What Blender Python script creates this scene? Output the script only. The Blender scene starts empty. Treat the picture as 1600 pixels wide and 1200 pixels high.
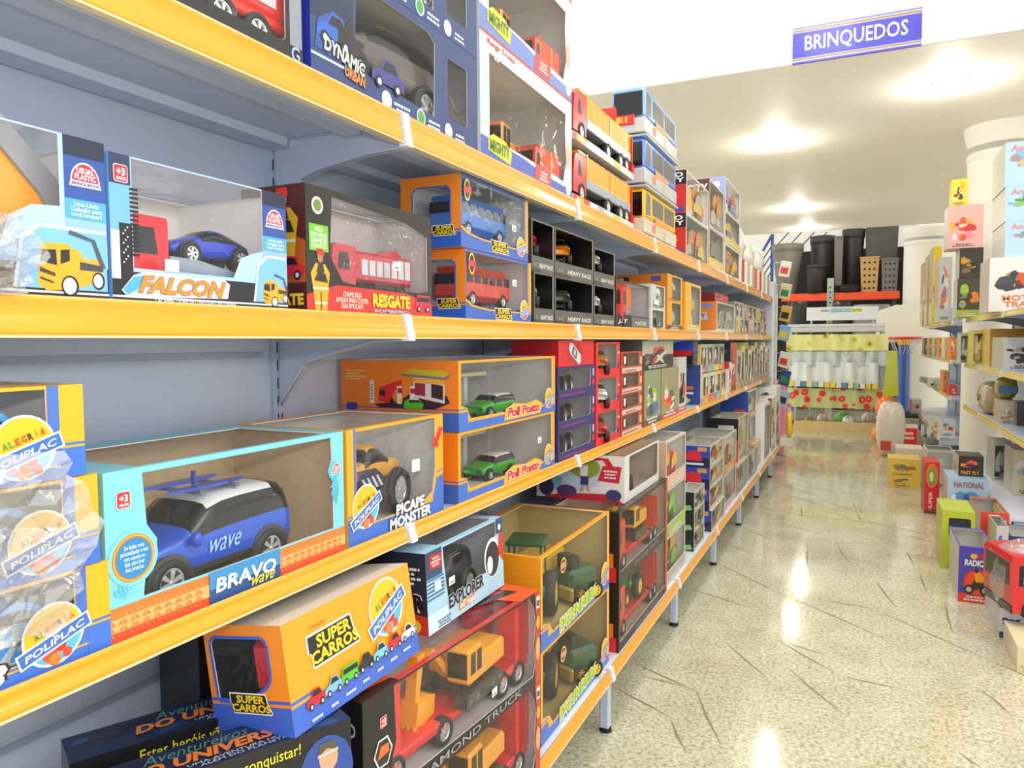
import bpy, math, random
from mathutils import Vector, Matrix, geometry
S = bpy.context.scene
COL = S.collection
PI = math.pi
rnd = random.Random(7)

# ---------------------------------------------------------------- camera, world, lights, exposure
CAM_F, CAM_YAW, CAM_PITCH, CAM_ROLL, CAM_H = 1158.93, .4366, .0571, -.005, 1.2822   # focal length in pixels of a 1600 px wide frame
fw = Vector((-math.sin(CAM_YAW)*math.cos(CAM_PITCH), math.cos(CAM_YAW)*math.cos(CAM_PITCH), -math.sin(CAM_PITCH)))
r0 = Vector((math.cos(CAM_YAW), math.sin(CAM_YAW), 0)); u0 = r0.cross(fw)
RT = math.cos(CAM_ROLL)*r0 + math.sin(CAM_ROLL)*u0
UP = math.cos(CAM_ROLL)*u0 - math.sin(CAM_ROLL)*r0
cd = bpy.data.cameras.new('camera'); cam = bpy.data.objects.new('camera', cd); COL.objects.link(cam)
cd.sensor_fit = 'HORIZONTAL'; cd.sensor_width = 36; cd.lens = 36*CAM_F/1600; cd.clip_end = 200; cd.clip_start = .02
M = Matrix.Identity(4)
for i in range(3):
    M[i][0] = RT[i]; M[i][1] = UP[i]; M[i][2] = -fw[i]
M[2][3] = CAM_H
cam.matrix_world = M
S.camera = cam
w = bpy.data.worlds.new('hall_light'); S.world = w; w.use_nodes = True
w.node_tree.nodes['Background'].inputs[0].default_value = (1, .985, .95, 1)
w.node_tree.nodes['Background'].inputs[1].default_value = 1.38
def area(name, loc, rot, sx, sy, power, colr=(1, .98, .94)):
    l = bpy.data.lights.new(name, 'AREA'); l.shape = 'RECTANGLE'; l.size = sx; l.size_y = sy; l.energy = power; l.color = colr
    o = bpy.data.objects.new(name, l); COL.objects.link(o); o.location = loc; o.rotation_euler = rot; return o
area('shelf_fill_light', (2.6, .6, 3.5), (0, math.radians(52), 0), 1.2, 4.5, 66)  # added fill light, tilted at the left shelves to brighten the boxes
area('left_fill_light', (-3.4, 10.5, 3.3), (0, 0, 0), .5, 7.0, 75, (1, .97, .9))  # unseen fill light added to brighten the back under the lower ceiling
area('right_fill_light', (3.6, 10.5, 3.3), (0, 0, 0), .5, 7.0, 75, (1, .97, .9))  # matching added fill on the right, outside the view
area('aisle_tube_lamps', (-.35, 3.6, 4.7), (0, 0, 0), .5, 3.0, 60)
fl = bpy.data.lights.new('camera_flash', 'POINT'); fl.energy = 17; fl.shadow_soft_size = .02; fl.color = (.96, .98, 1)
flo = bpy.data.objects.new('camera_flash', fl); COL.objects.link(flo); flo.location = (.01, .0, 1.40)
S.view_settings.view_transform = 'Standard'; S.view_settings.look = 'None'; S.view_settings.gamma = 1
S.view_settings.exposure = .04; S.view_settings.use_curve_mapping = False

# ---------------------------------------------------------------- measuring helpers (column u / row v of a 1600x1200 view -> place on a known plane)
def Yu(u, X, z):
    n = RT - (u-800)/CAM_F*fw; return -(n.x*X + n.z*(z-CAM_H))/n.y
def Xu(u, Y, z):
    n = RT - (u-800)/CAM_F*fw; return -(n.y*Y + n.z*(z-CAM_H))/n.x
def Zv(v, X, Y):
    n = UP - (600-v)/CAM_F*fw; return CAM_H - (n.x*X + n.y*Y)/n.z

# ---------------------------------------------------------------- materials
def lin(c):
    if isinstance(c, str):
        c = c.lstrip('#'); c = [int(c[i:i+2], 16)/255 for i in (0, 2, 4)]
    return tuple((x/12.92 if x <= .04045 else ((x+.055)/1.055)**2.4) for x in c[:3]) + (1,)
MATS = {}
def base_mat(key, col, rough=.5, metal=0, coat=0, spec=.5, var=.0, vscale=40, bump=0):
    if key in MATS: return MATS[key]
    m = bpy.data.materials.new(key); m.use_nodes = True; nt = m.node_tree; b = nt.nodes['Principled BSDF']
    c = lin(col); b.inputs['Base Color'].default_value = c
    b.inputs['Roughness'].default_value = rough; b.inputs['Metallic'].default_value = metal
    b.inputs['Coat Weight'].default_value = coat; b.inputs['Coat Roughness'].default_value = .12
    b.inputs['Specular IOR Level'].default_value = spec
    if var or bump:
        tc = nt.nodes.new('ShaderNodeTexCoord'); no = nt.nodes.new('ShaderNodeTexNoise'); no.inputs['Scale'].default_value = vscale
        nt.links.new(tc.outputs['Object'], no.inputs['Vector'])
        if var:
            mx = nt.nodes.new('ShaderNodeMix'); mx.data_type = 'RGBA'
            mx.inputs[6].default_value = tuple(x*(1-var) for x in c[:3]) + (1,); mx.inputs[7].default_value = tuple(min(1, x*(1+var)) for x in c[:3]) + (1,)
            nt.links.new(no.outputs['Fac'], mx.inputs[0]); nt.links.new(mx.outputs[2], b.inputs['Base Color'])
        if bump:
            bp = nt.nodes.new('ShaderNodeBump'); bp.inputs['Strength'].default_value = bump; bp.inputs['Distance'].default_value = .004
            nt.links.new(no.outputs['Fac'], bp.inputs['Height']); nt.links.new(bp.outputs[0], b.inputs['Normal'])
    MATS[key] = m; return m
def card(c): return base_mat('card_'+c.lstrip('#'), c, .42, 0, .25, .5, .04, 9)
def gloss(c): return base_mat('plastic_'+c.lstrip('#'), c, .25, 0, .3)
def matte(c): return base_mat('matte_'+c.lstrip('#'), c, .8)
def steel(c='a9b8d4'): return base_mat('steel_'+c, c, .38, 0, .2, .5, .03, 3)
CHROME = base_mat('chrome', 'eef0f2', .22, .55, .4)
TYRE = base_mat('tyre_rubber', '20211f', .55, var=.2)
GLASSK = base_mat('dark_toy_glass', '0c0d10', .15, 0, .2)
def clear(key, bump=.0, scale=6, gl=.10, white=.05, tint=.97):
    if key in MATS: return MATS[key]
    m = bpy.data.materials.new(key); m.use_nodes = True; nt = m.node_tree; N = nt.nodes; N.clear()
    out = N.new('ShaderNodeOutputMaterial'); tr = N.new('ShaderNodeBsdfTransparent'); tr.inputs[0].default_value = (tint, tint, tint, 1)
    g = N.new('ShaderNodeBsdfGlossy'); g.inputs['Roughness'].default_value = .06
    d = N.new('ShaderNodeBsdfDiffuse'); d.inputs[0].default_value = (.9, .9, .9, 1)
    lw = N.new('ShaderNodeLayerWeight'); lw.inputs[0].default_value = .1
    mp = N.new('ShaderNodeMath'); mp.operation = 'MULTIPLY_ADD'; mp.inputs[1].default_value = .4; mp.inputs[2].default_value = gl
    mp.use_clamp = True
    m1 = N.new('ShaderNodeMixShader'); m2 = N.new('ShaderNodeMixShader'); m2.inputs[0].default_value = white
    L = nt.links.new
    L(lw.outputs['Fresnel'], mp.inputs[0]); L(mp.outputs[0], m1.inputs[0]); L(tr.outputs[0], m1.inputs[1]); L(g.outputs[0], m1.inputs[2])
    L(m1.outputs[0], m2.inputs[1]); L(d.outputs[0], m2.inputs[2]); L(m2.outputs[0], out.inputs[0])
    if bump:
        tc = N.new('ShaderNodeTexCoord'); no = N.new('ShaderNodeTexNoise'); no.inputs['Scale'].default_value = scale; no.inputs['Distortion'].default_value = 1.2
        bp = N.new('ShaderNodeBump'); bp.inputs['Strength'].default_value = bump; bp.inputs['Distance'].default_value = .01
        L(tc.outputs['Object'], no.inputs['Vector']); L(no.outputs['Fac'], bp.inputs['Height'])
        L(bp.outputs[0], g.inputs['Normal'])
    MATS[key] = m; return m
WIN = clear('clear_window_film', .8, 9, .03, .015, .995)
WINR = clear('crumpled_window_film', 1.0, 12, .06, .02, .99)
BAG = clear('crumpled_clear_bag', 1.0, 16, .34, .14, .95)
def emis(key, col, s):
    m = bpy.data.materials.new(key); m.use_nodes = True; N = m.node_tree.nodes; N.clear()
    e = N.new('ShaderNodeEmission'); e.inputs[0].default_value = lin(col); e.inputs[1].default_value = s
    o = N.new('ShaderNodeOutputMaterial'); m.node_tree.links.new(e.outputs[0], o.inputs[0]); return m
def cm(c):
    return card(c) if isinstance(c, str) else c

# ---------------------------------------------------------------- mesh builder
TXT = {}
def text_mesh(s, off, shear=0):
    k = (s, off, shear)
    if k in TXT: return TXT[k]
    cu = bpy.data.curves.new('lettering', 'FONT'); cu.body = s; cu.size = 1; cu.offset = off; cu.shear = shear; cu.resolution_u = 2
    cu.space_line = .85; cu.align_x = 'CENTER'
    o = bpy.data.objects.new('lettering', cu)
    me = bpy.data.meshes.new_from_object(o)
    vs = [(v.co.x, v.co.y) for v in me.vertices]; fs = [tuple(p.vertices) for p in me.polygons]
    bpy.data.objects.remove(o); bpy.data.curves.remove(cu); bpy.data.meshes.remove(me)
    if not vs: vs = [(0, 0), (1, 0), (1, 1)]; fs = [(0, 1, 2)]
    k0 = (s, 0.0, shear)
    TXT[k] = (vs, fs); return TXT[k]
class MB:
    def __init__(s): s.v = []; s.f = []; s.fm = []; s.mats = []; s.sm = []; s.smooth = False
    def mi(s, m):
        m = cm(m)
        if m not in s.mats: s.mats.append(m)
        return s.mats.index(m)
    def add(s, vs, fs, m, sm=None):
        n = len(s.v); i = s.mi(m); s.v += [tuple(p) for p in vs]
        for f in fs:
            s.f.append([n+a for a in f]); s.fm.append(i); s.sm.append(s.smooth if sm is None else sm)
    def box(s, x0, y0, z0, x1, y1, z1, m, b=0):
        if b <= 0:
            V = [(x, y, z) for x in (x0, x1) for y in (y0, y1) for z in (z0, z1)]
            s.add(V, [(0, 1, 3, 2), (4, 6, 7, 5), (0, 4, 5, 1), (2, 3, 7, 6), (0, 2, 6, 4), (1, 5, 7, 3)], m); return
        b = min(b, abs(x1-x0)*.49, abs(y1-y0)*.49, abs(z1-z0)*.49)
        V = []; idx = {}
        for ix, x in enumerate((x0, x1)):
            for iy, y in enumerate((y0, y1)):
                for iz, z in enumerate((z0, z1)):
                    dx = b if ix == 0 else -b; dy = b if iy == 0 else -b; dz = b if iz == 0 else -b
                    idx[ix, iy, iz] = len(V); V += [(x, y+dy, z+dz), (x+dx, y, z+dz), (x+dx, y+dy, z)]
        F = []
        for ix in (0, 1): F.append([idx[ix, a, c] for a, c in ((0, 0), (1, 0), (1, 1), (0, 1))])
        for iy in (0, 1): F.append([idx[a, iy, c]+1 for a, c in ((0, 0), (1, 0), (1, 1), (0, 1))])
        for iz in (0, 1): F.append([idx[a, c, iz]+2 for a, c in ((0, 0), (1, 0), (1, 1), (0, 1))])
        for ix in (0, 1):
            for iy in (0, 1): F.append([idx[ix, iy, 0], idx[ix, iy, 1], idx[ix, iy, 1]+1, idx[ix, iy, 0]+1])
        for ix in (0, 1):
            for iz in (0, 1): F.append([idx[ix, 0, iz], idx[ix, 1, iz], idx[ix, 1, iz]+2, idx[ix, 0, iz]+2])
        for iy in (0, 1):
            for iz in (0, 1): F.append([idx[0, iy, iz]+1, idx[1, iy, iz]+1, idx[1, iy, iz]+2, idx[0, iy, iz]+2])
        for k in idx.values(): F.append([k, k+1, k+2])
        s.add(V, F, m)
    def prism(s, pts, plane, a, b, m, sm=False):
        """extrude a 2-D outline; plane 'xz' extrudes along y, 'yz' along x, 'xy' along z"""
        def P(p, t): return {'xz': (p[0], t, p[1]), 'yz': (t, p[0], p[1]), 'xy': (p[0], p[1], t)}[plane]
        n = len(pts); V = [P(p, a) for p in pts] + [P(p, b) for p in pts]
        s.add(V, [tuple(range(n)), tuple(range(2*n-1, n-1, -1))], m, False)
        s.add(V, [(i, (i+1) % n, n+(i+1) % n, n+i) for i in range(n)], m, sm)
    def cyl(s, c, ax, r, h, m, n=20, r2=None, cap=True):
        r2 = r if r2 is None else r2; A = {'x': (1, 2, 0), 'y': (2, 0, 1), 'z': (0, 1, 2)}[ax]; V = []
        for t, rr in ((0, r), (1, r2)):
            for i in range(n):
                p = [0, 0, 0]; p[A[0]] = c[A[0]]+rr*math.cos(2*PI*i/n); p[A[1]] = c[A[1]]+rr*math.sin(2*PI*i/n); p[A[2]] = c[A[2]]+h*t; V.append(p)
        s.add(V, [(i, (i+1) % n, n+(i+1) % n, n+i) for i in range(n)], m, True)
        if cap: s.add(V, [tuple(range(n)), tuple(range(n, 2*n))], m, False)
    def lathe(s, prof, c, ax, m, n=24):
        A = {'x': (1, 2, 0), 'y': (2, 0, 1), 'z': (0, 1, 2)}[ax]; V = []
        for r, h in prof:
            for i in range(n):
                p = [0, 0, 0]; p[A[0]] = c[A[0]]+r*math.cos(2*PI*i/n); p[A[1]] = c[A[1]]+r*math.sin(2*PI*i/n); p[A[2]] = c[A[2]]+h; V.append(p)
        F = [(j*n+i, j*n+(i+1) % n, (j+1)*n+(i+1) % n, (j+1)*n+i) for j in range(len(prof)-1) for i in range(n)]
        s.add(V, F, m, True)
    def tube(s, path, r, m, n=8):
        path = [Vector(p) for p in path]; V = []; k = len(path)
        for i, p in enumerate(path):
            d = (path[min(i+1, k-1)]-path[max(i-1, 0)]).normalized(); a = Vector((0, 0, 1)) if abs(d.z) < .9 else Vector((1, 0, 0))
            e1 = d.cross(a).normalized(); e2 = d.cross(e1)
            for j in range(n): V.append(p + r*(math.cos(2*PI*j/n)*e1 + math.sin(2*PI*j/n)*e2))
        F = [(i*n+j, i*n+(j+1) % n, (i+1)*n+(j+1) % n, (i+1)*n+j) for i in range(k-1) for j in range(n)]
        s.add(V, F + [tuple(range(n)), tuple(range((k-1)*n, k*n))], m, True)
    def sphere(s, c, r, m, n=16, sq=1):
        prof = [(max(r*math.sin(PI*i/n), 1e-5), -r*sq*math.cos(PI*i/n)) for i in range(n+1)]
        s.lathe(prof, c, 'z', m, n*2)
    def mesh(s, name):
        me = bpy.data.meshes.new(name); me.from_pydata(s.v, [], s.f)
        for m in s.mats: me.materials.append(m)
        me.polygons.foreach_set('material_index', s.fm); me.polygons.foreach_set('use_smooth', s.sm); me.update(); return me
    def build(s, name, parent=None, sub=0):
        o = bpy.data.objects.new(name, s.mesh(name)); COL.objects.link(o); o.parent = parent
        if sub: md = o.modifiers.new('smooth', 'SUBSURF'); md.levels = sub; md.render_levels = sub
        return o
def empty(name, loc=(0, 0, 0), rz=0):
    o = bpy.data.objects.new(name, None); COL.objects.link(o); o.location = loc; o.rotation_euler = (0, 0, rz); o.empty_display_size = .05; return o
LABELS = set()
def tag(o, label, cat, group=None):
    if len(label.split()) > 16 or label in LABELS: print('BADLABEL', len(label.split()), label)
    LABELS.add(label)
    o['label'] = label; o['category'] = cat
    if group: o['group'] = group
    return o
def struct(o, label=None):
    o['kind'] = 'structure'
    if label: o['label'] = label
    return o
def copy_tree(o, parent=None):
    c = o.copy(); COL.objects.link(c)
    if parent: c.parent = parent
    for ch in list(o.children): copy_tree(ch, c)
    return c
def rect(a, b, c, d, r=0, n=3):
    if r <= 0: return [(a, b), (c, b), (c, d), (a, d)]
    P = []
    for cx, cy, t0 in ((c-r, b+r, -PI/2), (c-r, d-r, 0), (a+r, d-r, PI/2), (a+r, b+r, PI)):
        for i in range(n+1): t = t0+PI/2*i/n; P.append((cx+r*math.cos(t), cy+r*math.sin(t)))
    return P
def circ(x, y, r, n=20, ry=None): ry = r if ry is None else ry; return [(x+r*math.cos(2*PI*i/n), y+ry*math.sin(2*PI*i/n)) for i in range(n)]
def turn(pts, cx, cy, a):
    c, s_ = math.cos(a), math.sin(a); return [(cx+(x-cx)*c-(y-cy)*s_, cy+(x-cx)*s_+(y-cy)*c) for x, y in pts]

# ---------------------------------------------------------------- cartons: front at y=0, width along x, depth along y
class Carton(MB):
    def __init__(s, w, d, h, col, inner='eeebe6', holes=None, cols=None, t=.0016, skip=''):
        super().__init__(); s.na = 0; s.w, s.d, s.h = w, d, h; s.holes = holes or {}; cols = cols or {}
        s.fr = {'F': (Vector((0, 0, 0)), Vector((1, 0, 0)), Vector((0, 0, 1)), Vector((0, -1, 0)), w, h),
                'L': (Vector((0, d, 0)), Vector((0, -1, 0)), Vector((0, 0, 1)), Vector((-1, 0, 0)), d, h),
                'R': (Vector((w, 0, 0)), Vector((0, 1, 0)), Vector((0, 0, 1)), Vector((1, 0, 0)), d, h),
                'T': (Vector((0, 0, h)), Vector((1, 0, 0)), Vector((0, 1, 0)), Vector((0, 0, 1)), w, d),
                'B': (Vector((0, d, 0)), Vector((1, 0, 0)), Vector((0, -1, 0)), Vector((0, 0, -1)), w, d),
                'K': (Vector((w, d, 0)), Vector((-1, 0, 0)), Vector((0, 0, 1)), Vector((0, 1, 0)), w, h),
                'I': (Vector((0, d-.004, 0)), Vector((1, 0, 0)), Vector((0, 0, 1)), Vector((0, -1, 0)), w, h)}
        s.win = MB()
        for k in 'FLRTBK':
            if k in skip: continue
            O, U, V, N, W, H = s.fr[k]; out = rect(0, 0, W, H); hs = s.holes.get(k, [])
            c = cols.get(k, col)
            s.sheet(k, out, hs, c, 0); s.sheet(k, out, hs, inner, -t)
            for hpoly in hs:
                n = len(hpoly); vv = [s.P(k, p, 0) for p in hpoly]+[s.P(k, p, -t) for p in hpoly]
                s.add(vv, [(i, (i+1) % n, n+(i+1) % n, n+i) for i in range(n)], 'e8e4dc')
    def P(s, k, p, off):
        O, U, V, N, W, H = s.fr[k]; return O + U*p[0] + V*p[1] + N*off
    def sheet(s, k, out, hs, m, off):
        if not hs: s.add([s.P(k, p, off) for p in out], [tuple(range(len(out)))], m); return
        polys = [[Vector((p[0], p[1], 0)) for p in out]] + [[Vector((p[0], p[1], 0)) for p in h] for h in hs]
        tris = geometry.tessellate_polygon(polys); flat = [p for pl in polys for p in pl]
        s.add([s.P(k, p, off) for p in flat], [tuple(t) for t in tris], m)
    def art(s, k, pts, m, lvl=1):
        s.na += 1; off = lvl*.0003+s.na*4e-6
        polys = [[Vector((p[0], p[1], 0)) for p in pts]]
        tris = geometry.tessellate_polygon(polys) if len(pts) > 4 else [tuple(range(len(pts)))]
        s.add([s.P(k, p, off) for p in pts], [tuple(t) for t in tris], m)
    def bar(s, k, a, b, c, d, m, lvl=1): s.art(k, rect(a, b, c, d), m, lvl)
    def txt(s, k, t, a, b, c, d, m, lvl=3, bold=.02, shear=0, rot=0, out=None, ow=.05):
        for off, mm, lv in (((ow+bold, out, lvl-1),) if out else ()) + ((bold, m, lvl),):
            vs, fs = text_mesh(t, off, shear); v0, _ = text_mesh(t, bold, shear)
            x0 = min(p[0] for p in v0); x1 = max(p[0] for p in v0); y0 = min(p[1] for p in v0); y1 = max(p[1] for p in v0)
            sx = (c-a)/max(x1-x0, 1e-4); sy = (d-b)/max(y1-y0, 1e-4)
            pp = [(a+(x-x0)*sx, b+(y-y0)*sy) for x, y in vs]
            if rot: pp = turn(pp, (a+c)/2, (b+d)/2, rot)
            s.na += 1; s.add([s.P(k, p, lv*.0003+s.na*4e-6) for p in pp], fs, mm)
    def lines(s, k, a, b, c, d, n, m, lvl=3, seed=1, centre=True):
        r = random.Random(seed); H = (d-b)/n
        for i in range(n):
            wv = (c-a)*r.uniform(.6, 1); x0 = (a+c-wv)/2 if centre else a; y = b+i*H
            x = x0
            while x < x0+wv-.001:
                l = (c-a)*r.uniform(.08, .2); s.bar(k, x, y, min(x+l, x0+wv), y+H*.55, m, lvl); x += l+(c-a)*.03
    def picar(s, k, x, z, L, H, c, lvl=2, flip=False, wheels='c8ccd0', dark='1a1c20', van=False):
        q = (lambda px: x+L-(px-x)) if flip else (lambda px: px)
        def A(pts, m, l): s.art(k, [(q(x+a*L), z+b*H) for a, b in pts], m, l)
        if van: A([(0, .18), (1, .18), (1, .9), (.94, 1), (.1, 1), (.02, .6)], c, lvl); A([(.08, .6), (.95, .6), (.95, .88), (.13, .88)], dark, lvl+1)
        else: A([(0, .18), (1, .18), (1, .55), (.86, .62), (.72, .97), (.4, 1), (.26, .62), (.02, .5)], c, lvl); A([(.31, .62), (.8, .62), (.69, .9), (.43, .92)], dark, lvl+1)
        for cx in (.22, .78):
            s.art(k, circ(q(x+cx*L), z+.18*H, .115*L, 14, .2*H), dark, lvl+2); s.art(k, circ(q(x+cx*L), z+.18*H, .06*L, 10, .11*H), wheels, lvl+3)
    def film(s, m=None, faces=None, op=True):
        m = m or WIN
        for k, hs in s.holes.items():
            if faces and k not in faces: continue
            for h in hs:
                x0 = min(p[0] for p in h); x1 = max(p[0] for p in h); y0 = min(p[1] for p in h); y1 = max(p[1] for p in h)
                s.win.add([s.P(k, p, -.0022) for p in rect(x0-.003, y0-.003, x1+.003, y1+.003)], [(0, 1, 2, 3)], m)
    def finish(s, name, label, cat='toy box', group=None, film=True, m=None):
        if film and s.holes and not s.win.v: s.film(m)
        if not s.win.v:
            o = s.build(name); tag(o, label, cat, group); o['wdh'] = [s.w, s.d, s.h]; return o
        r = empty(name); tag(r, label, cat, group); s.build('carton', r); s.win.build('clear_window', r); return r

def onL(o, Y, z, X=.84, yaw=0, tilt=0, roll=0):     # on the left shelving, front towards the aisle
    o.rotation_mode = 'XYZ'; o.location = (-X, Y, z); o.rotation_euler = (tilt, roll, PI/2+yaw); return o
def onC(o, x, y, z, yaw=0, tilt=0, roll=0):         # front towards the near end of the aisle
    o.location = (x, y, z); o.rotation_euler = (tilt, roll, yaw); return o
def inside(toy, boxo, lx, ly, lz, rz=0):            # stand a toy inside a package, in the package's own axes
    bm = Matrix.LocRotScale(boxo.location, boxo.rotation_euler, None)
    m = bm @ Matrix.Translation((lx, ly, lz)) @ Matrix.Rotation(rz, 4, 'Z')
    l, q, sc = m.decompose(); toy.location = l; toy.rotation_euler = q.to_euler(); return toy

# ---------------------------------------------------------------- the building
def floor_material():
    m = bpy.data.materials.new('polished_granite'); m.use_nodes = True; nt = m.node_tree; N = nt.nodes; b = N['Principled BSDF']; L = nt.links.new
    tc = N.new('ShaderNodeTexCoord')
    def noise(sc, det=4, dist=0):
        n = N.new('ShaderNodeTexNoise'); n.inputs['Scale'].default_value = sc; n.inputs['Detail'].default_value = det; n.inputs['Distortion'].default_value = dist; L(tc.outputs['Object'], n.inputs['Vector']); return n
    def ramp(src, stops):
        r = N.new('ShaderNodeValToRGB'); e = r.color_ramp.elements
        while len(e) < len(stops): e.new(.5)
        for i, (p, c) in enumerate(stops): e[i].position = p; e[i].color = lin(c)
        L(src, r.inputs[0]); return r
    a = ramp(noise(70, 5, .1).outputs['Fac'], ((.34, '7f7c66'), (.43, 'aea98a'), (.54, 'cbc5a4'), (.70, 'dfd9bd')))
    c = ramp(noise(5, 4, .3).outputs['Fac'], ((.35, 'bfb99c'), (.65, 'e4dfc9')))
    v = N.new('ShaderNodeTexVoronoi'); v.inputs['Scale'].default_value = 120; L(tc.outputs['Object'], v.inputs['Vector'])
    d = ramp(v.outputs['Distance'], ((.0, '8a8468'), (.22, 'd8d2b8'), (.5, 'ffffff')))
    m1 = N.new('ShaderNodeMix'); m1.data_type = 'RGBA'; m1.inputs[0].default_value = .35; L(a.outputs[0], m1.inputs[6]); L(c.outputs[0], m1.inputs[7])
    m2 = N.new('ShaderNodeMix'); m2.data_type = 'RGBA'; m2.blend_type = 'MULTIPLY'; m2.inputs[0].default_value = .55; L(m1.outputs[2], m2.inputs[6]); L(d.outputs[0], m2.inputs[7])
    L(m2.outputs[2], b.inputs['Base Color']); b.inputs['Roughness'].default_value = .08; b.inputs['Specular IOR Level'].default_value = .5
    return m
FLOORM = floor_material()
fm = MB(); fm.box(-7, -3, -.1, 7, 22, 0, FLOORM)
J = base_mat('floor_joint_filler', '868062', .5)
def joint(x0, y0, x1, y1, wd=.011):
    d = Vector((x1-x0, y1-y0, 0)); n = Vector((-d.y, d.x, 0)).normalized()*wd/2; a = Vector((x0, y0, .0004)); b_ = Vector((x1, y1, .0004)); mdl = (a+b_)/2 + n*rnd.uniform(-1.2, 1.2)
    fm.add([a-n*.2, a+n*.2, mdl+n, mdl-n], [(0, 1, 2, 3)], J); fm.add([mdl-n, mdl+n, b_+n*.2, b_-n*.2], [(0, 1, 2, 3)], J)
for a in ((-.48, 3.17, -.29, 2.9), (-.22, 3.02, -.02, 2.72), (-.53, 5.5, -.19, 5.24), (-.1, 5.05, -.02, 4.63), (.13, 3.83, .5, 3.43), (.5, 3.43, .74, 3.2), (-.55, 2.44, -.46, 2.26), (-.78, 2.58, -.56, 2.46),
          (-.51, 2.68, -.37, 2.35), (-.78, 2.82, -.51, 2.68), (.41, 4.12, .4, 3.7), (.11, 4.34, .19, 3.94), (-.72, 4.32, -.3, 3.89), (-.3, 3.89, .13, 3.5), (-.16, 3.91, .11, 3.88), (-.26, 4.91, -.24, 4.48), (-.02, 3.03, .17, 3.01),
          (.43, 3.13, .5, 2.94), (.29, 5.02, .31, 4.75), (.33, 4.57, .34, 4.24), (-.78, 3.81, -.45, 3.65), (-.76, 4.76, -.51, 4.6), (.28, 5.44, .48, 5.31), (.31, 2.61, .36, 2.54), (-.24, 3.28, -.1, 3.22), (-.29, 3.3, -.06, 3.06), (-.56, 2.7, -.72, 2.72)): joint(*a)
for i in range(70):
    x = rnd.uniform(-.8, .8); y = rnd.uniform(4.8, 12); a = math.radians(rnd.choice((-30, -50, -85, -8))); l = rnd.uniform(.2, .6); joint(x, y, x+l*math.cos(a), y+l*math.sin(a), .011)
struct(fm.build('floor'))
WALLM = base_mat('white_plaster', 'f4f1e6', .7, var=.03, vscale=2)
CEILM = base_mat('cream_ceiling_paint', 'f3ede2', .6, var=.02, vscale=1.5)
m = MB(); m.box(-7, 6.08, 3.35, 7, 15.32, 3.55, CEILM); struct(m.build('ceiling'))
m = MB(); m.box(-7, 6.06, 3.352, 7, 6.08, 6.2, base_mat('bright_white_fascia', 'fcfcf8', .6)); struct(m.build('trim_1'))
m = MB(); m.box(-7, 19.0, 0, 7, 19.2, 6, WALLM); struct(m.build('wall_back'))
m = MB(); m.box(.98, 16.6, 0, 7, 16.8, 5, WALLM); struct(m.build('wall_right'))
def pillar(x, y, r, label):
    m = MB(); m.cyl((x, y, 0), 'z', r, 3.35, WALLM, 48)
    m.lathe([(r, 3.02), (r+.008, 3.03), (r+.01, 3.06), (r+.008, 3.09), (r, 3.10), (r, 3.16), (r+.01, 3.2), (r+.03, 3.27), (r+.04, 3.35)], (x, y, 0), 'z', WALLM, 48)
    o = m.build('column'); tag(o, label, 'column'); return o
pillar(1.27, 8.72, .32, 'thick round white column rising between the two right hand shelving runs')
pillar(1.12, 15.9, .38, 'distant round white column at the back right beside the orange pallet rack')
m = MB(); m.box(-.012, -.008, -.1, .2, 0, .12, base_mat('grey_panel', 'b3b2a6', .6)); o = m.build('wall_plaque'); o.location = (1.62, 16.59, 3.02)
o.location = (Xu(1441, 16.59, 3.1), 16.59, 3.08); tag(o, 'small grey square plate on the far cream wall right of the back column', 'wall plate')

# downlights in the lower ceiling
LAMP = emis('lamp_glow', 'fffdf2', 30)
def downlight(x, y, label):
    r = empty('ceiling_downlight', (x, y, 3.35)); tag(r, label, 'ceiling light', 'recessed round downlights')
    m = MB(); m.lathe([(.13, 0), (.13, -.012), (.095, -.016), (.09, -.004)], (0, 0, 0), 'z', gloss('f6f5ee'), 28); m.build('trim_ring', r)
    m = MB(); m.lathe([(.0001, -.035), (.05, -.032), (.085, -.016), (.09, -.004)], (0, 0, 0), 'z', LAMP, 24); m.build('diffuser', r)
    l = bpy.data.lights.new('downlight_bulb', 'POINT'); l.energy = 17; l.shadow_soft_size = .07; l.color = (1, .97, .88)
    o = bpy.data.objects.new('downlight_bulb', l); COL.objects.link(o); o.parent = r; o.location = (0, 0, -.16)
downlight(.63, 7.02, 'round downlight in the cream ceiling nearest the white column')
downlight(-.82, 8.31, 'round downlight in the cream ceiling, nearest of the left hand line')
downlight(-.92, 12.55, 'round downlight in the cream ceiling, middle of the left hand line')
downlight(-.91, 14.9, 'round downlight at the far edge of the cream ceiling, above the pots')

# department sign
r = empty('department_sign', (-.49, 6.05, 3.345)); tag(r, 'blue and gold BRINQUEDOS department sign on the white ceiling fascia', 'sign')
c = Carton(.85, .02, .262, '4644c0', '4644c0')
for a, b, k in ((.0, .014, '5a50c8'), (.014, .02, 'e8e4dc'), (.02, .034, '9a8a6a'), (.034, .04, 'c8b0c8'), (.222, .228, 'c8b0c8'), (.228, .244, '9a8a6a'), (.244, .25, 'e0dcd0'), (.25, .262, '7a72c8')): c.bar('F', 0, a, .85, b, k, 1)
c.build('sign_board', r)
c2 = Carton(.85, .02, .262, 'ffffff', 'ffffff', skip='FLRTBK'); c2.txt('F', 'BRINQUEDOS', .085, .068, .765, .195, 'f4f4ff', 3, .012); o = c2.build('lettering', r); o['label'] = 'white BRINQUEDOS lettering'

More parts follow.
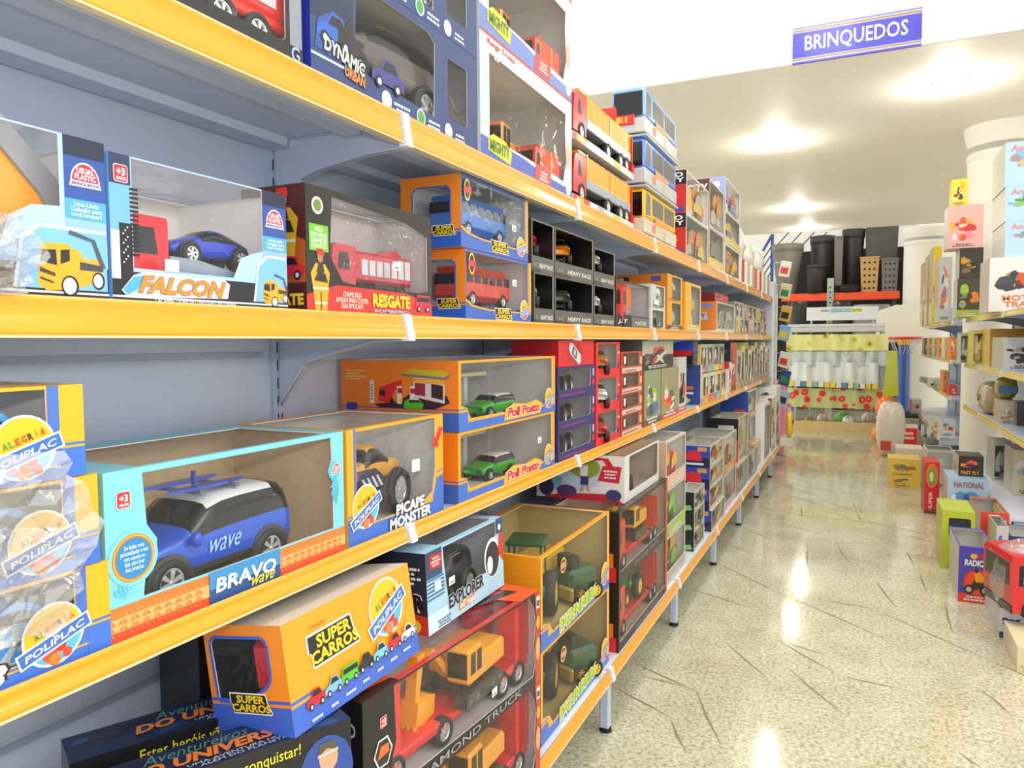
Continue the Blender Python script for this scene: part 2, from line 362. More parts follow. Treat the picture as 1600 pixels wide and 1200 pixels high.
# ---------------------------------------------------------------- shelving units
STEEL = steel('c2cde2'); STEELD = steel('a5b0c6'); DECK = steel('d9deea'); UPR = steel('b9c6dd')
RAILM = base_mat('amber_price_rail', 'f2a00a', .22, 0, .5, .5, .05, 6)
RAILP = base_mat('pale_amber_price_rail', 'efd65c', .25, 0, .4)
RAILE = base_mat('rail_lower_lip', 'f0d9a0', .3, 0, .3)
CLIP = base_mat('white_rail_clip', 'e6eefa', .3, 0, .3)
SLOT = matte('2a2d38'); FOOT = matte('17171a')
def shelf_unit(x, y0, sgn, label, levels, xr, xb, back, top, railm=RAILM, n=1.0, group='shelving units of the left run', grimy=False):
    """local frame: origin on the floor below the back uprights' aisle face, +x towards the aisle, +y away from the camera; sgn mirrors for the right run"""
    r = empty('shelving_unit', (x, y0, 0)); tag(r, label, 'shelving', group)
    D = abs(back)
    def X(a): return sgn*(D-a)                    # a = distance from the aisle centre line
    def q(a, b): return (min(X(a), X(b)), max(X(a), X(b)))
    m = MB(); xs = q(D+.03, D+.012); m.box(xs[0], 0, .0, xs[1], n, top, STEEL)
    z = .35
    while z < top-.05:
        xg = q(D+.012, D+.008); m.box(xg[0], .02, z, xg[1], n-.02, z+.012, STEELD); z += .30
    m.build('back_panel', r)
    for yy in ((0,) if grimy else (0, n)):
        if yy and label.find('far end') < 0: continue
        m = MB(); xs = q(D+.03, D); yy = .019 if yy == 0 else n-.019; m.box(xs[0], yy-.018, 0, xs[1], yy+.018, top+.01, UPR)
        k = .30
        while k < top:
            xx = q(D, D-.0006)
            for s_ in (-.006, .006): m.box(xx[0], yy+s_-.0016, k, xx[1], yy+s_+.0016, k+.024, SLOT)
            k += .04
        m.build('upright', r)
    for i, (T, zb) in enumerate(levels):
        a0 = xb if i == 0 else xr
        m = MB(); pts = [(X(D), T), (X(a0+.012), T), (X(a0+.012), zb+.004), (X(a0+.03), zb+.004), (X(a0+.03), T-.014), (X(a0+.10), T-.014), (X(a0+.105), T-.028), (X(a0+.145), T-.028), (X(a0+.15), T-.014), (X(D-.06), T-.014), (X(D-.055), T-.03), (X(D), T-.03)]
        m.prism([(p[0], p[1]) for p in pts], 'xz', .004, n-.004, DECK if i == 0 else STEEL)
        sh = m.build('shelf', r)
        m = MB(); b = a0+.012
        prof = [(b, T+.004), (b-.004, T+.004), (b-.006, T-.002), (b-.004, T-.006), (b-.0085, (T+zb)/2), (b-.012, zb+.008), (b-.012, zb+.003)]
        pr = [(X(a), zz) for a, zz in prof] + [(X(b), zb+.003)]
        m.prism(pr, 'xz', .006, n-.006, railm, True)
        m.prism([(X(b), zb+.003), (X(b-.0135), zb+.003), (X(b-.0135), zb), (X(b), zb)], 'xz', .006, n-.006, RAILE)
        m.build('price_rail', sh)
        m = MB(); pr = [(X(b+.002), T+.006), (X(b-.009), T+.005), (X(b-.0125), (T+zb)/2), (X(b-.017), zb+.005), (X(b-.017), zb-.004), (X(b+.002), zb-.004)]
        m.prism(pr, 'xz', .001, .022, CLIP); m.build('rail_clip', sh)
        if i: 
            m = MB(); br = [(D-.002, T-.012), (a0+.02, T-.012), (a0+.012, zb-.004), (a0+.1, zb-.008), (D-.12, T-.085), (D-.075, T-.10), (D-.035, T-.15), (D-.002, T-.19)]
            m.prism([(X(a), zz) for a, zz in br], 'xz', .0165, .0215, STEEL)
            for (a, za), (b2, z2) in zip(br[2:7], br[3:8]):
                p = Vector((X(a), 0, za)); p2 = Vector((X(b2), 0, z2)); m.prism([(p.x, p.z), (p2.x, p2.z), (p2.x, p2.z+.003), (p.x, p.z+.003)], 'xz', .010, .028, STEEL)
            m.build('bracket', r)
    zb = levels[0][1]
    m = MB(); a = xb+.013; xs = q(a, a+.032); m.box(xs[0], .002, .014, xs[1], .034, zb, UPR, .004)
    m.prism([(X(a+.03), zb+.02), (X(a+.03), zb-.05), (X(a+.05), zb-.06), (X(D), zb-.06), (X(D), zb+.02)], 'xz', .015, .021, UPR)
    lg = m.build('leg', r)
    m = MB(); m.cyl((sum(xs)/2, .021, 0), 'z', .021, .016, FOOT, 16, .017); m.build('rubber_foot', lg)
    return r
LT = [(.215, .181), (.905, .877), (1.333, 1.289), (1.732, 1.674)]
names = ['partly cropped by the left picture edge', 'holding the dark blue boxes on top', 'holding the tipper trucks on top', 'holding the toy buses on top', 'fourth of the left run counted back from the near end of the tipper trucks',
         'third from the far end of the left run', 'last but one at the far end of the left run', 'at the far end of the left run']
ords = ['with the light blue car packages', 'with the orange gas station boxes', 'with tipper trucks on top', 'with toy buses on top', 'just beyond the toy buses', 'third from its distant end', 'next to last before the distant end', 'last one, at its far end']
for i in range(8):
    shelf_unit(-1.171, .262+i, 1, 'light blue steel shelving unit of the left run, '+ords[i], LT, .82, .702, 1.171, 1.98)
RTL = [(.235, .20), (.675, .635), (1.065, 1.025), (1.475, 1.435)]
for i, y in enumerate((4.8, 5.8, 6.8)):
    shelf_unit(1.27, y+.3, -1, 'white steel shelving unit of the near right run, '+['cut by the right picture edge', 'middle one', 'last before the column, far end'][i], RTL, .90, .80, 1.27, 1.75, RAILP, group='shelving units of the right run')
for i, y in enumerate((9.1, 10.1, 11.1, 12.1)):
    shelf_unit(1.27, y+.1, -1, 'white steel shelving unit of the far right run, '+['next to the round column', 'second beyond the column', 'third beyond the column', 'at the far end of the run'][i], RTL, .90, .80, 1.27, 1.75, RAILP, group='shelving units of the right run')
# white end panel of the left run
m = MB(); m.box(-1.18, 8.27, .0, -.83, 8.29, 1.9, steel('dde3ee')); o = m.build('end_panel'); tag(o, 'pale steel end panel closing the far end of the left shelving run', 'shelf panel')

# ---------------------------------------------------------------- toy vehicles (nose towards -x, standing on z = 0, centred)
def wheel(parent, x, y, r, wd, out, rim=CHROME, sp=6, detail=True, z=None, tyre=None):
    z = r if z is None else z
    m = MB(); h = wd/2; prof = [(r*.60, -h*.7), (r*.64, -h), (r*.92, -h), (r, -h*.6), (r, h*.6), (r*.92, h), (r*.64, h), (r*.60, h*.7), (r*.60, -h*.7)]
    m.lathe(prof, (0, 0, 0), 'y', tyre or TYRE, 24)
    m.cyl((0, -h*.45 if out < 0 else h*.45-.001, 0), 'y', r*.61, .001, base_mat('wheel_well_grey', '3a3c40', .5), 20)
    q = m if not detail else MB()
    yo = out*h*.8
    q.lathe([(r*.63, yo), (r*.60, yo+out*.0008), (r*.54, yo), (r*.53, yo-out*h*.4)], (0, 0, 0), 'y', rim, 24)
    q.lathe([(.0001, yo+out*.0005), (r*.10, yo), (r*.15, yo-out*h*.3)], (0, 0, 0), 'y', rim, 16)
    for i in range(sp):
        a = 2*PI*i/sp+.3; c, s_ = math.cos(a), math.sin(a); V = []
        for rr, hw, yy in ((r*.10, r*.06, yo), (r*.56, r*.115, yo-out*.0005)):
            for k in (-1, 1):
                for dy in (0, -out*h*.35): V.append((rr*c-k*hw*s_, yy+dy, rr*s_+k*hw*c))
        q.add(V, [(0, 2, 6, 4), (1, 3, 7, 5), (0, 1, 5, 4), (2, 3, 7, 6), (4, 5, 7, 6)], rim, False)
    o = m.build('wheel', parent); o.location = (x, y, z)
    if detail: k = q.build('rim', o)
    return o
def loft_body(m, st, L, W, H, bodym, tags, glass=GLASSK, trim=None, roofm=None):
    rings = []
    for xf, zb, zm, zt, hb, hm, ht in st:
        x = (xf-.5)*L; W2 = W/2
        half = [(hb*.88, zb), (hb, zb+.07), (hm, zm), (ht, zt-.035 if zt-zm > .08 else (zm+zt)/2), (ht*.82, zt)]
        rings.append([(x, -a*W2, z*H) for a, z in half] + [(x, a*W2, z*H) for a, z in reversed(half)])
    V = [p for r_ in rings for p in r_]; n = 10; F = []
    for i, tg in enumerate(tags):
        for j in range(n):
            f = (i*n+j, i*n+(j+1) % n, (i+1)*n+(j+1) % n, (i+1)*n+j); k = min(j, 8-j) if j < 9 else 9
            mat = bodym
            if k == 0: mat = trim or bodym
            elif k == 2 and tg in 'cwr': mat = glass
            elif k in (3, 4) and tg in 'wr': mat = glass
            elif k in (3, 4) and tg == 'c': mat = roofm or bodym
            elif k == 9: mat = TYRE
            F.append((f, m.mi(mat)))
    F.append((tuple(range(10)), m.mi(bodym))); e = len(V)-10; F.append((tuple(range(e, e+10)), m.mi(bodym)))
    o = len(m.v); m.v += V
    for f, k in F: m.f.append([o+a for a in f]); m.fm.append(k); m.sm.append(True)
STY = {
 'suv': ([(0, .2, .40, .46, .80, .84, .72), (.03, .15, .50, .56, .93, .96, .86), (.22, .15, .575, .62, .97, 1, .88), (.29, .15, .60, .645, 1, 1, .88), (.39, .15, .62, .97, 1, 1, .80), (.62, .15, .64, 1, 1, 1, .80), (.90, .15, .66, .99, 1, 1, .80), (.965, .15, .66, .95, .97, .97, .76), (1, .2, .60, .68, .90, .92, .74)], 'hhhwccrr'),
 'sport': ([(0, .25, .38, .42, .6, .62, .5), (.05, .18, .48, .54, .85, .88, .75), (.2, .16, .60, .66, 1, 1, .8), (.32, .16, .64, .72, .96, .98, .72), (.46, .16, .64, .97, .95, .97, .62), (.60, .16, .64, 1, .96, .98, .6), (.80, .18, .64, .82, 1, 1, .62), (.93, .24, .6, .68, .9, .92, .7), (1, .3, .5, .56, .7, .72, .6)], 'hhhwccrh'),
 'pickup': ([(0, .2, .42, .46, .85, .88, .8), (.04, .15, .52, .56, .95, .98, .9), (.28, .15, .56, .60, 1, 1, .92), (.36, .15, .58, .97, 1, 1, .82), (.52, .15, .58, 1, 1, 1, .82), (.58, .15, .58, .97, 1, 1, .82), (.60, .15, .56, .60, 1, 1, .92), (.97, .15, .56, .60, 1, 1, .92), (1, .18, .5, .54, .95, .96, .9)], 'hhwccrhh')}
for k, (st, tg) in STY.items(): assert len(tg) == len(st)-1, k
STY = {k: (a, b) for k, (a, b) in STY.items()}
def car(name, label, L, W, H, colr, style='suv', rim=CHROME, group=None, wr=.19, detail=False, roof=None, trim=None, cat='toy car', wx=(.17, .80), lift=0, sp=6, sub=1, ww=None):
    r = empty(name); tag(r, label, cat, group)
    st, tg = STY[style]; body = gloss(colr) if isinstance(colr, str) else colr; R = wr*L/2.1*1.0
    m = MB(); loft_body(m, st, L, W, H, body, tg, trim=gloss(trim) if trim else None, roofm=gloss(roof) if roof else None)
    b = m.build('body', r, sub); b.location.z = lift+R*.25
    ww = ww or W*.2
    a = MB()
    for wxx in wx:
        x = (wxx-.5)*L; zc = R*.95+lift*.0
        for s_ in (-1, 1):
            y1 = s_*(W/2+.0012); y0 = s_*(W/2-ww*1.05)
            if not lift: a.cyl((x, min(y0, y1), R*1.02), 'y', R*1.17, abs(y1-y0), gloss(trim or '202226'), 24)
            wheel(r, x, s_*(W/2-ww*.45+(.004 if not lift else ww*.3)), R, ww, s_, rim, sp, detail)
    if a.v: a.build('wheel_arch', r)
    if lift:
        m = MB(); m.box(-L*.36, -W*.2, R*.7, L*.36, W*.2, lift+R*.5, TYRE)
        for wxx in wx: m.cyl(((wxx-.5)*L, -W/2, R), 'y', R*.16, W, TYRE, 10)
        m.build('chassis', r)
    return r, b
def truck(name, label, L, W, H, cab, bed='dump', bedc='f2a01c', chass='2a2c30', group=None, detail=False, rim=CHROME, wr=.12, cat='toy truck', cablen=.27, axles=(.16, .62, .82), skirt=None):
    r = empty(name); tag(r, label, cat, group); R = H*wr*1.25; cm_ = gloss(cab); c = MB(); x0 = -L/2; xc = x0+cablen*L; z0 = R*.8; h = W/2
    c.prism([(x0, z0), (x0, z0+(H-z0)*.45), (x0+.02*L, H*.93), (x0+.05*L, H), (xc-.01*L, H), (xc, H*.96), (xc, z0)], 'xz', -h, h, cm_)
    c.box(x0-.004, -h*.96, z0-.004, x0+.03*L, h*.96, z0+H*.12, gloss('202226'), .003)
    c.build('cab', r)
    g = MB(); gz0, gz1 = z0+(H-z0)*.48, z0+(H-z0)*.84
    for s_ in (-1, 1):
        y = s_*(h+.0006); g.add([(x0+.07*L, y, gz0), (xc-.07*L, y, gz0), (xc-.09*L, y, gz1), (x0+.085*L, y, gz1)], [(0, 1, 2, 3)], GLASSK)
    g.add([(x0-.0006, -h*.86, gz0*1.0), (x0-.0006, h*.86, gz0), (x0+.016*L, h*.82, H*.90), (x0+.016*L, -h*.82, H*.90)], [(0, 1, 2, 3)], GLASSK); g.build('windows', r)
    m = MB(); m.box(xc, -h*.5, R*.7, L/2, h*.5, R*1.6, gloss(chass))
    if skirt: 
        sk = gloss(skirt)
        m.box(xc, -h, R*1.5, L/2, h, R*2.1, sk, .004); m.box(xc+.04*L, -h, R*.7, x0+.46*L, h, R*1.6, sk, .003)
    m.build('chassis', r)
    bz = R*2.1; bm = gloss(bedc) if isinstance(bedc, str) else bedc; m = MB()
    if bed == 'dump':
        n = 9; m.box(xc+.015*L, -h, bz, L/2, h, bz+.012, bm); top = H*1.06
        for s_ in (-1, 1):
            P = []; 
            for i in range(n*2):
                xx = xc+.02*L+(L/2-xc-.03*L)*i/(n*2-1); P.append((xx, s_*(h-(.0025 if (i//1) % 2 else 0))))
            P2 = [(x, y-s_*.004) for x, y in reversed(P)]; m.prism(P+P2, 'xy', bz, top, bm)
        m.box(xc+.012*L, -h, bz, xc+.03*L, h, top*1.04, bm); m.box(xc-.1*L, -h*.95, top*.985, xc+.03*L, h*.95, top*1.04, bm); m.box(L/2-.012*L, -h, bz, L/2, h, top, bm)
        k = xc+(L/2-xc)*.5; m.box(k-.006, -h*1.02, bz, k+.006, h*1.02, top, gloss('f08a10'))
        g2 = MB(); g2.box(xc+.01*L, -h*1.03, R*1.7, L/2, h*1.03, bz+H*.14, gloss('9aa4b0'), .003); g2.build('side_panel', r)
    elif bed == 'ramp':
        m.prism([(xc+.01*L, R*2.1), (L/2, R*1.45), (L/2+.01*L, R*1.9), (xc+.2*L, R*2.95), (xc+.01*L, R*3.0)], 'xz', -h*1.0, h*1.0, bm)
        m.prism([(xc+.02*L, R*2.25), (L/2-.03*L, R*1.62), (L/2-.03*L, R*1.8), (xc+.02*L, R*2.6)], 'xz', -h*1.02, h*1.02, gloss('7d93a8'))
    elif bed == 'fire':
        m.box(xc+.02*L, -h, bz, L/2, h, H*.93, bm, .006); m.prism([(xc+.3*L, H*.93), (L/2-.1*L, H*1.12), (L/2, H*.93)], 'xz', -h*.5, h*.5, bm)
        g2 = MB(); sl = gloss('c9ccd2')
        for i in range(7):
            xx = xc+.06*L+i*.092*L
            for s_ in (-1, 1): g2.box(xx, min(s_*h, s_*(h+.002)), bz+.014, xx+.07*L, max(s_*h, s_*(h+.002)), H*.78 if i < 5 else H*.86, sl)
        g2.tube([(xc, 0, H*1.0), (L/2, 0, H*1.0)], .005, sl); g2.build('side_shutters', r)
    elif bed == 'low':
        m.box(xc, -h, R*1.2, L/2, h, R*1.9, bm, .003)
        for xx in (L/2-.10*L, L/2-.02*L):
            m.box(xx, -h, R*1.9, xx+.03*L, -h*.35, H*.95, bm); m.box(xx, h*.35, R*1.9, xx+.03*L, h, H*.95, bm)
    if m.v: m.build('bed', r)
    for ax in axles:
        for s_ in (-1, 1): wheel(r, x0+ax*L, s_*(h-W*.06), R, W*.16, s_, rim, 6, detail)
    return r
def excavator(name, label, L, H, group=None, colr='f2a81e'):
    r = empty(name); tag(r, label, 'toy excavator', group); Y = gloss(colr); D = gloss('33342c'); W = L*.34
    for s_ in (-1, 1):
        m = MB(); t = H*.22; cx0, cx1 = -L*.08, L*.36; P = [(cx0+t/2*math.cos(a), t/2+t/2*math.sin(a)) for a in [PI/2+PI*i/8 for i in range(9)]]+[(cx1+t/2*math.cos(a), t/2+t/2*math.sin(a)) for a in [-PI/2+PI*i/8 for i in range(9)]]
        m.prism(P, 'xz', s_*W*.5-W*.13, s_*W*.5+W*.13, D)
        for i in range(5): m.cyl((cx0+(cx1-cx0)*i/4, s_*W*.5+(W*.13 if s_ > 0 else -W*.135), t/2), 'y', t*.26, W*.012, gloss('55564c'), 10)
        m.build('crawler_track', r)
    m = MB(); m.box(L*.0, -W*.3, H*.16, L*.3, W*.3, H*.27, D); z = H*.27
    m.box(L*.06, -W*.55, z, L*.5, W*.55, H*.60, Y, .006); m.build('body', r)
    m = MB(); m.box(-L*.03, -W*.55, z, L*.16, -W*.02, H*.78, Y, .006); cab = m.build('cab', r)
    g = MB(); k = W*.55+.0006
    g.add([(-L*.015, -k, H*.42), (L*.055, -k, H*.42), (L*.055, -k, H*.72), (-L*.01, -k, H*.72)], [(0, 1, 2, 3)], GLASSK); g.add([(L*.075, -k, H*.42), (L*.14, -k, H*.42), (L*.14, -k, H*.72), (L*.075, -k, H*.72)], [(0, 1, 2, 3)], GLASSK)
    g.add([(-L*.031, -W*.5, H*.36), (-L*.031, -W*.07, H*.36), (-L*.031, -W*.07, H*.72), (-L*.031, -W*.5, H*.72)], [(0, 1, 2, 3)], GLASSK)
    g.build('cab_window', cab)
    m = MB(); b = W*.09; y0 = W*.0
    m.prism([(L*.06, H*.36), (-L*.16, H*.86), (-L*.33, H*.80), (-L*.33, H*.72), (-L*.17, H*.76), (L*.02, H*.28)], 'xz', y0, y0+2*b, Y); m.build('boom', r)
    m = MB(); m.prism([(-L*.28, H*.92), (-L*.36, H*.90), (-L*.40, H*.30), (-L*.36, H*.28)], 'xz', y0-.002, y0+2*b+.002, Y); m.build('stick', r)
    m = MB(); m.prism([(-L*.40, H*.34), (-L*.43, H*.04), (-L*.36, 0), (-L*.22, H*.04), (-L*.2, H*.28), (-L*.27, H*.34)], 'xz', y0-b, y0+3*b, Y)
    for i in range(4): m.box(-L*.45, y0-b+i*b*1.2, 0, -L*.41, y0-b*.4+i*b*1.2, H*.05, Y)
    m.build('bucket', r)
    return r
def tractor(name, label, L, group=None, c1='2f7a33', c2='f0c419', simple=False):
    r = empty(name); tag(r, label, 'toy tractor', group); G = gloss(c1); Yl = gloss(c2); m = MB(); H = L*.75; W = L*.5
    m.box(-L*.45, -W*.22, L*.2, L*.05, W*.22, L*.46, G, .01); m.box(-L*.02, -W*.4, L*.2, L*.4, W*.4, L*.36, G, .01); m.build('body', r)
    m = MB()
    for x in (-L*.0, L*.3):
        for s_ in (-1, 1): m.tube([(x, s_*W*.34, L*.34), (x+.01*L, s_*W*.32, H)], L*.012, G)
    m.box(-L*.04, -W*.4, H, L*.38, W*.4, H+L*.04, G, .005); m.build('canopy', r)
    m = MB(); m.box(L*.1, -W*.12, L*.36, L*.2, W*.12, L*.44, Yl, .005); m.build('seat', r)
    m = MB(); m.tube([(-L*.30, 0, L*.46), (-L*.30, 0, L*.62)], L*.014, TYRE); m.build('exhaust', r)
    for s_ in (-1, 1):
        wheel(r, -L*.33, s_*W*.34, L*.13, L*.09, s_, Yl, 8, False); wheel(r, L*.22, s_*W*.46, L*.22, L*.13, s_, Yl, 8, False)
    return r
def bus(name, label, L, W, H, colr, lower, group=None):
    r = empty(name); tag(r, label, 'toy bus', group); c = gloss(colr); lo = gloss(lower); m = MB()
    m.box(-L/2, -W/2, H*.34, L/2, W/2, H, c, H*.07); m.build('body', r)
    m = MB(); m.box(-L/2-.004, -W/2-.003, H*.05, L/2, W/2+.003, H*.36, lo, .004); m.build('skirt', r)
    m = MB(); n = 2; x0 = -L*.30; ww = L*.74/n
    for s_ in (-1, 1):
        y = s_*(W/2+.0008); m.add([(a, y, b) for a, b in ((-L*.47, H*.42), (-L*.34, H*.46), (-L*.34, H*.86), (-L*.45, H*.90))], [(0, 1, 2, 3)], base_mat('toy_glass_grey', '6d7578', .1, 0, .4))
        for i in range(n): a = x0+i*ww; m.add([(a+.03*L, y, H*.5), (a+ww-.02*L, y, H*.5), (a+ww-.02*L, y, H*.86), (a+.02*L, y, H*.86)], [(0, 1, 2, 3)], base_mat('toy_glass_green', '5c6058', .1, 0, .4))
    x = -L/2-.0008; m.add([(x, -W*.43, H*.40), (x, W*.43, H*.40), (x, W*.42, H*.90), (x, -W*.42, H*.90)], [(0, 1, 2, 3)], GLASSK); m.build('windows', r)
    m = MB(); m.box(-L/2-.012, -W*.2, H*.22, -L/2-.003, W*.5, H*.42, gloss('e02a20'), .002)
    for a in (-.5, 0, .5): m.box(-L/2-.0135, W*.15+a*.02-.003, H*.26, -L/2-.0118, W*.15+a*.05+.003, H*.38, gloss('f0c030'))
    m.build('front_badge', r)
    m = MB(); y = -W/2-.0035
    m.add([(-L*.22, y, H*.30), (L*.2, y, H*.36), (L*.2, y, H*.44), (-L*.22, y, H*.47)], [(0, 1, 2, 3)], card('e8923a')); m.add([(-L*.3, y, H*.12), (-L*.2, y, H*.12), (-L*.2, y, H*.30), (-L*.3, y, H*.30)], [(0, 1, 2, 3)], card('e8755a'))
    m.add([(L*.05, y, H*.1), (L*.13, y, H*.1), (L*.13, y, H*.3), (L*.05, y, H*.3)], [(0, 1, 2, 3)], card('c9b48c')); m.build('sticker', r)
    for x in (-L*.28, L*.28):
        for s_ in (-1, 1): wheel(r, x, s_*(W/2-.012), H*.11, .02, s_, CHROME, 5, False)
    return r
def logo_poli(c, k, x, z, s, rot=.0, lv=2):
    """round yellow ALEGRIA badge with a tilted blue POLIPLAC banner over fruit colours"""
    P = lambda pts: [(x+a*s, z+b*s) for a, b in pts]
    c.art(k, P(circ(0, .1, .5, 24)), 'f4f2ea', lv); c.art(k, P(circ(0, .1, .46, 24)), '58b8d8', lv+1)
    a = math.atan(.28); top = [(.46*math.cos(t), .1+.46*math.sin(t)) for t in [a+ (PI-2*a*0)*i/16 for i in range(17)]]
    c.art(k, P(top), 'f0bf1c', lv+2)
    for px, pz, rr, cc in ((-.08, -.2, .12, 'e8542a'), (.1, -.12, .09, 'c8321e'), (.0, -.3, .1, 'f08030'), (.2, -.25, .08, 'd84a3a')): c.art(k, P(circ(px, pz, rr, 10)), cc, lv+2)
    bn = lambda pts: P(turn(pts, 0, 0, .30+rot))
    c.art(k, bn(rect(-.60, -.13, .62, .13)), 'f4f2ea', lv+3); c.art(k, bn(rect(-.57, -.10, .59, .10)), '3f6fc4', lv+4)
    c.txt(k, 'POLIPLAC', x-.5*s, z-.055*s, x+.52*s, z+.055*s, 'f4f4ff', lv+5, .02, .2, .30+rot)
    let = ('A', '5a8a3a'), ('L', '4aa04a'), ('E', 'e04a20'), ('G', 'd83a20'), ('R', '2a2a2a'), ('I', 'f0902a'), ('A', 'd8301e')
    for i, (ch, cc) in enumerate(let):
        t = (i-3)*.098; px = t*math.cos(.30); pz = .23+t*math.sin(.3); wd = .075 if ch != 'I' else .025
        c.txt(k, ch, x+(px-wd/2)*s, z+(pz-.05)*s, x+(px+wd/2)*s, z+(pz+.06)*s, cc, lv+5, .03, 0, .3)
def super_carros(c, k, x0, z0, x1, z1, lv=3, rot=0):
    h = (z1-z0)/2; e = (z1-z0)*.14
    pts = [(x0-e, z1+e), (x1-e*2, z1+e), (x1-e, z0+h), (x1+e, z0-e*.2), (x1, z0-e), (x0+e*.6, z0-e), (x0, z0+h*.9), (x0-e, z0+h)]
    cx, cz = (x0+x1)/2, (z0+z1)/2; c.art(k, turn(pts, cx, cz, rot), 'f6f2e4', lv)
    pts = [(x0-e*.4, z1+e*.4), (x1-e*2.4, z1+e*.4), (x1-e*1.6, z0+h), (x1+e*.4, z0-e*.1), (x1, z0-e*.4), (x0+e*.9, z0-e*.4), (x0+e*.4, z0+h*.9), (x0-e*.4, z0+h)]
    c.art(k, turn(pts, cx, cz, rot), '1c1812', lv+1)
    c.txt(k, 'SUPER\nCARROS', x0, z0, x1, z1, 'f2cf22', lv+2, .035, 0, rot)
    n = 6
def yb_box(w, d, h, band, mats=None, holes=None, inner='dcdad6', lface=True):
    """orange carton with a blue base band edged by a thin orange and blue line on every side"""
    c = Carton(w, d, h, 'f5a01c', inner, holes)
    return c
def band_lr(c, k, W, b, skip=None, blue='3d6cc9'):
    c.bar(k, 0, 0, W, b, blue, 1); c.bar(k, 0, b+.004, W, b+.007, blue, 1)

# ================================================================ LEFT RUN, TOP SHELF (z 1.732)
T1, T2, T3, T4 = .2155, .9055, 1.3335, 1.7325
def frame_hole(w, h, l, b, r_, t, rad=0): return rect(l, b, w-r_, h-t, rad)

# red truck package cropped by the picture edge
w_, h_, d_ = .74, .30, .28
c = Carton(w_, d_, h_, '17181c', 'd9d2d0', {'F': [rect(.02, .030, .70, .29, .01)]})
c.txt('F', 'CE', .40, .003, .50, .026, 'e4e2de', 3, .035, .25); c.txt('F', 'AN', .29, .003, .39, .026, 'e4e2de', 3, .035, .25)
c.bar('F', .71, .03, .738, .29, '8a8f9c', 1); c.txt('F', 'G', .712, .006, .732, .03, '9fb4ff', 3); c.bar('R', 0, 0, d_, h_, '8d93a3', 1)
o = onL(c.finish('toy_box', 'black based window box with white letters, topmost at the upper left corner'), .25, T4)
t = truck('toy_truck', 'red toy truck in the black based box at the upper left corner', .52, .14, .25, 'e0281c', 'fire', 'e0281c', detail=True, axles=(.16, .74, .88), wr=.095, skirt='e0281c')
inside(t, o, .46, .085, .004)
# two dark blue car boxes
for i in range(2):
    w_, h_, d_ = .60, .224, .30
    c = Carton(w_, d_, h_, '2b4072', 'b8b6b0', {'F': [[(.12, .05), (.40, .035), (.405, .19), (.38, .205), (.13, .205)], rect(.46, .05, .55, .18, .008)]})
    c.bar('L', 0, 0, d_, h_, '2a36b0', 1); c.bar('F', 0, 0, w_, .028, '26407c', 1); c.bar('F', 0, .1, .118, h_, '1d2b48', 1); c.bar('F', 0, .035, .12, .04, 'b4c4e4', 2)
    c.art('F', [(.01, .05), (.10, .04), (.118, .06), (.10, .11), (.06, .125), (.02, .10)], '2a4f9c', 2); c.picar('F', .015, .062, .10, .06, '2f5fc4', 3)
    c.picar('F', .17, .036, .11, .06, '3c3f88', 7)
    c.art('F', [(.07, .06), (.13, .05), (.15, .10), (.12, .10), (.11, .13), (.09, .11), (.075, .12)], '2a2320', 3)
    c.txt('F', 'DYNAMIC', .035, .045, .15, .07, 'cfd0d2', 5, .04, 0, -.12, '15171c', .1); c.txt('F', 'URBAN', .09, .022, .15, .042, 'f08a3a', 5, .03, 0, -.1, '15171c', .08)
    for cx in (.22, .345, .46):
        c.art('F', circ(cx, .02, .017, 18), 'e6e8ea', 3); c.art('F', circ(cx, .02, .0135, 18), {.22: 'efece6', .345: '46a048', .46: 'c9ced6'}[cx], 4)
        c.lines('F', cx+.022, .008, cx+.085, .028, 2, 'dfe3ea', 3, int(cx*99))
    o = onL(c.finish('toy_box', ['lower dark blue off road car window box on the top shelf', 'upper dark blue off road car window box, cropped by the top edge'][i]), 1.01, T4+.2245*i)
    t, b = car('toy_car', ['grey and black toy car seen inside the lower dark blue box', 'grey toy car seen inside the upper dark blue box'][i], .40, .15, .15, '5f564e', 'suv', lift=.03, wr=.26)
    inside(t, o, .28, .10, .004)
    for q in (.34,):
        pass
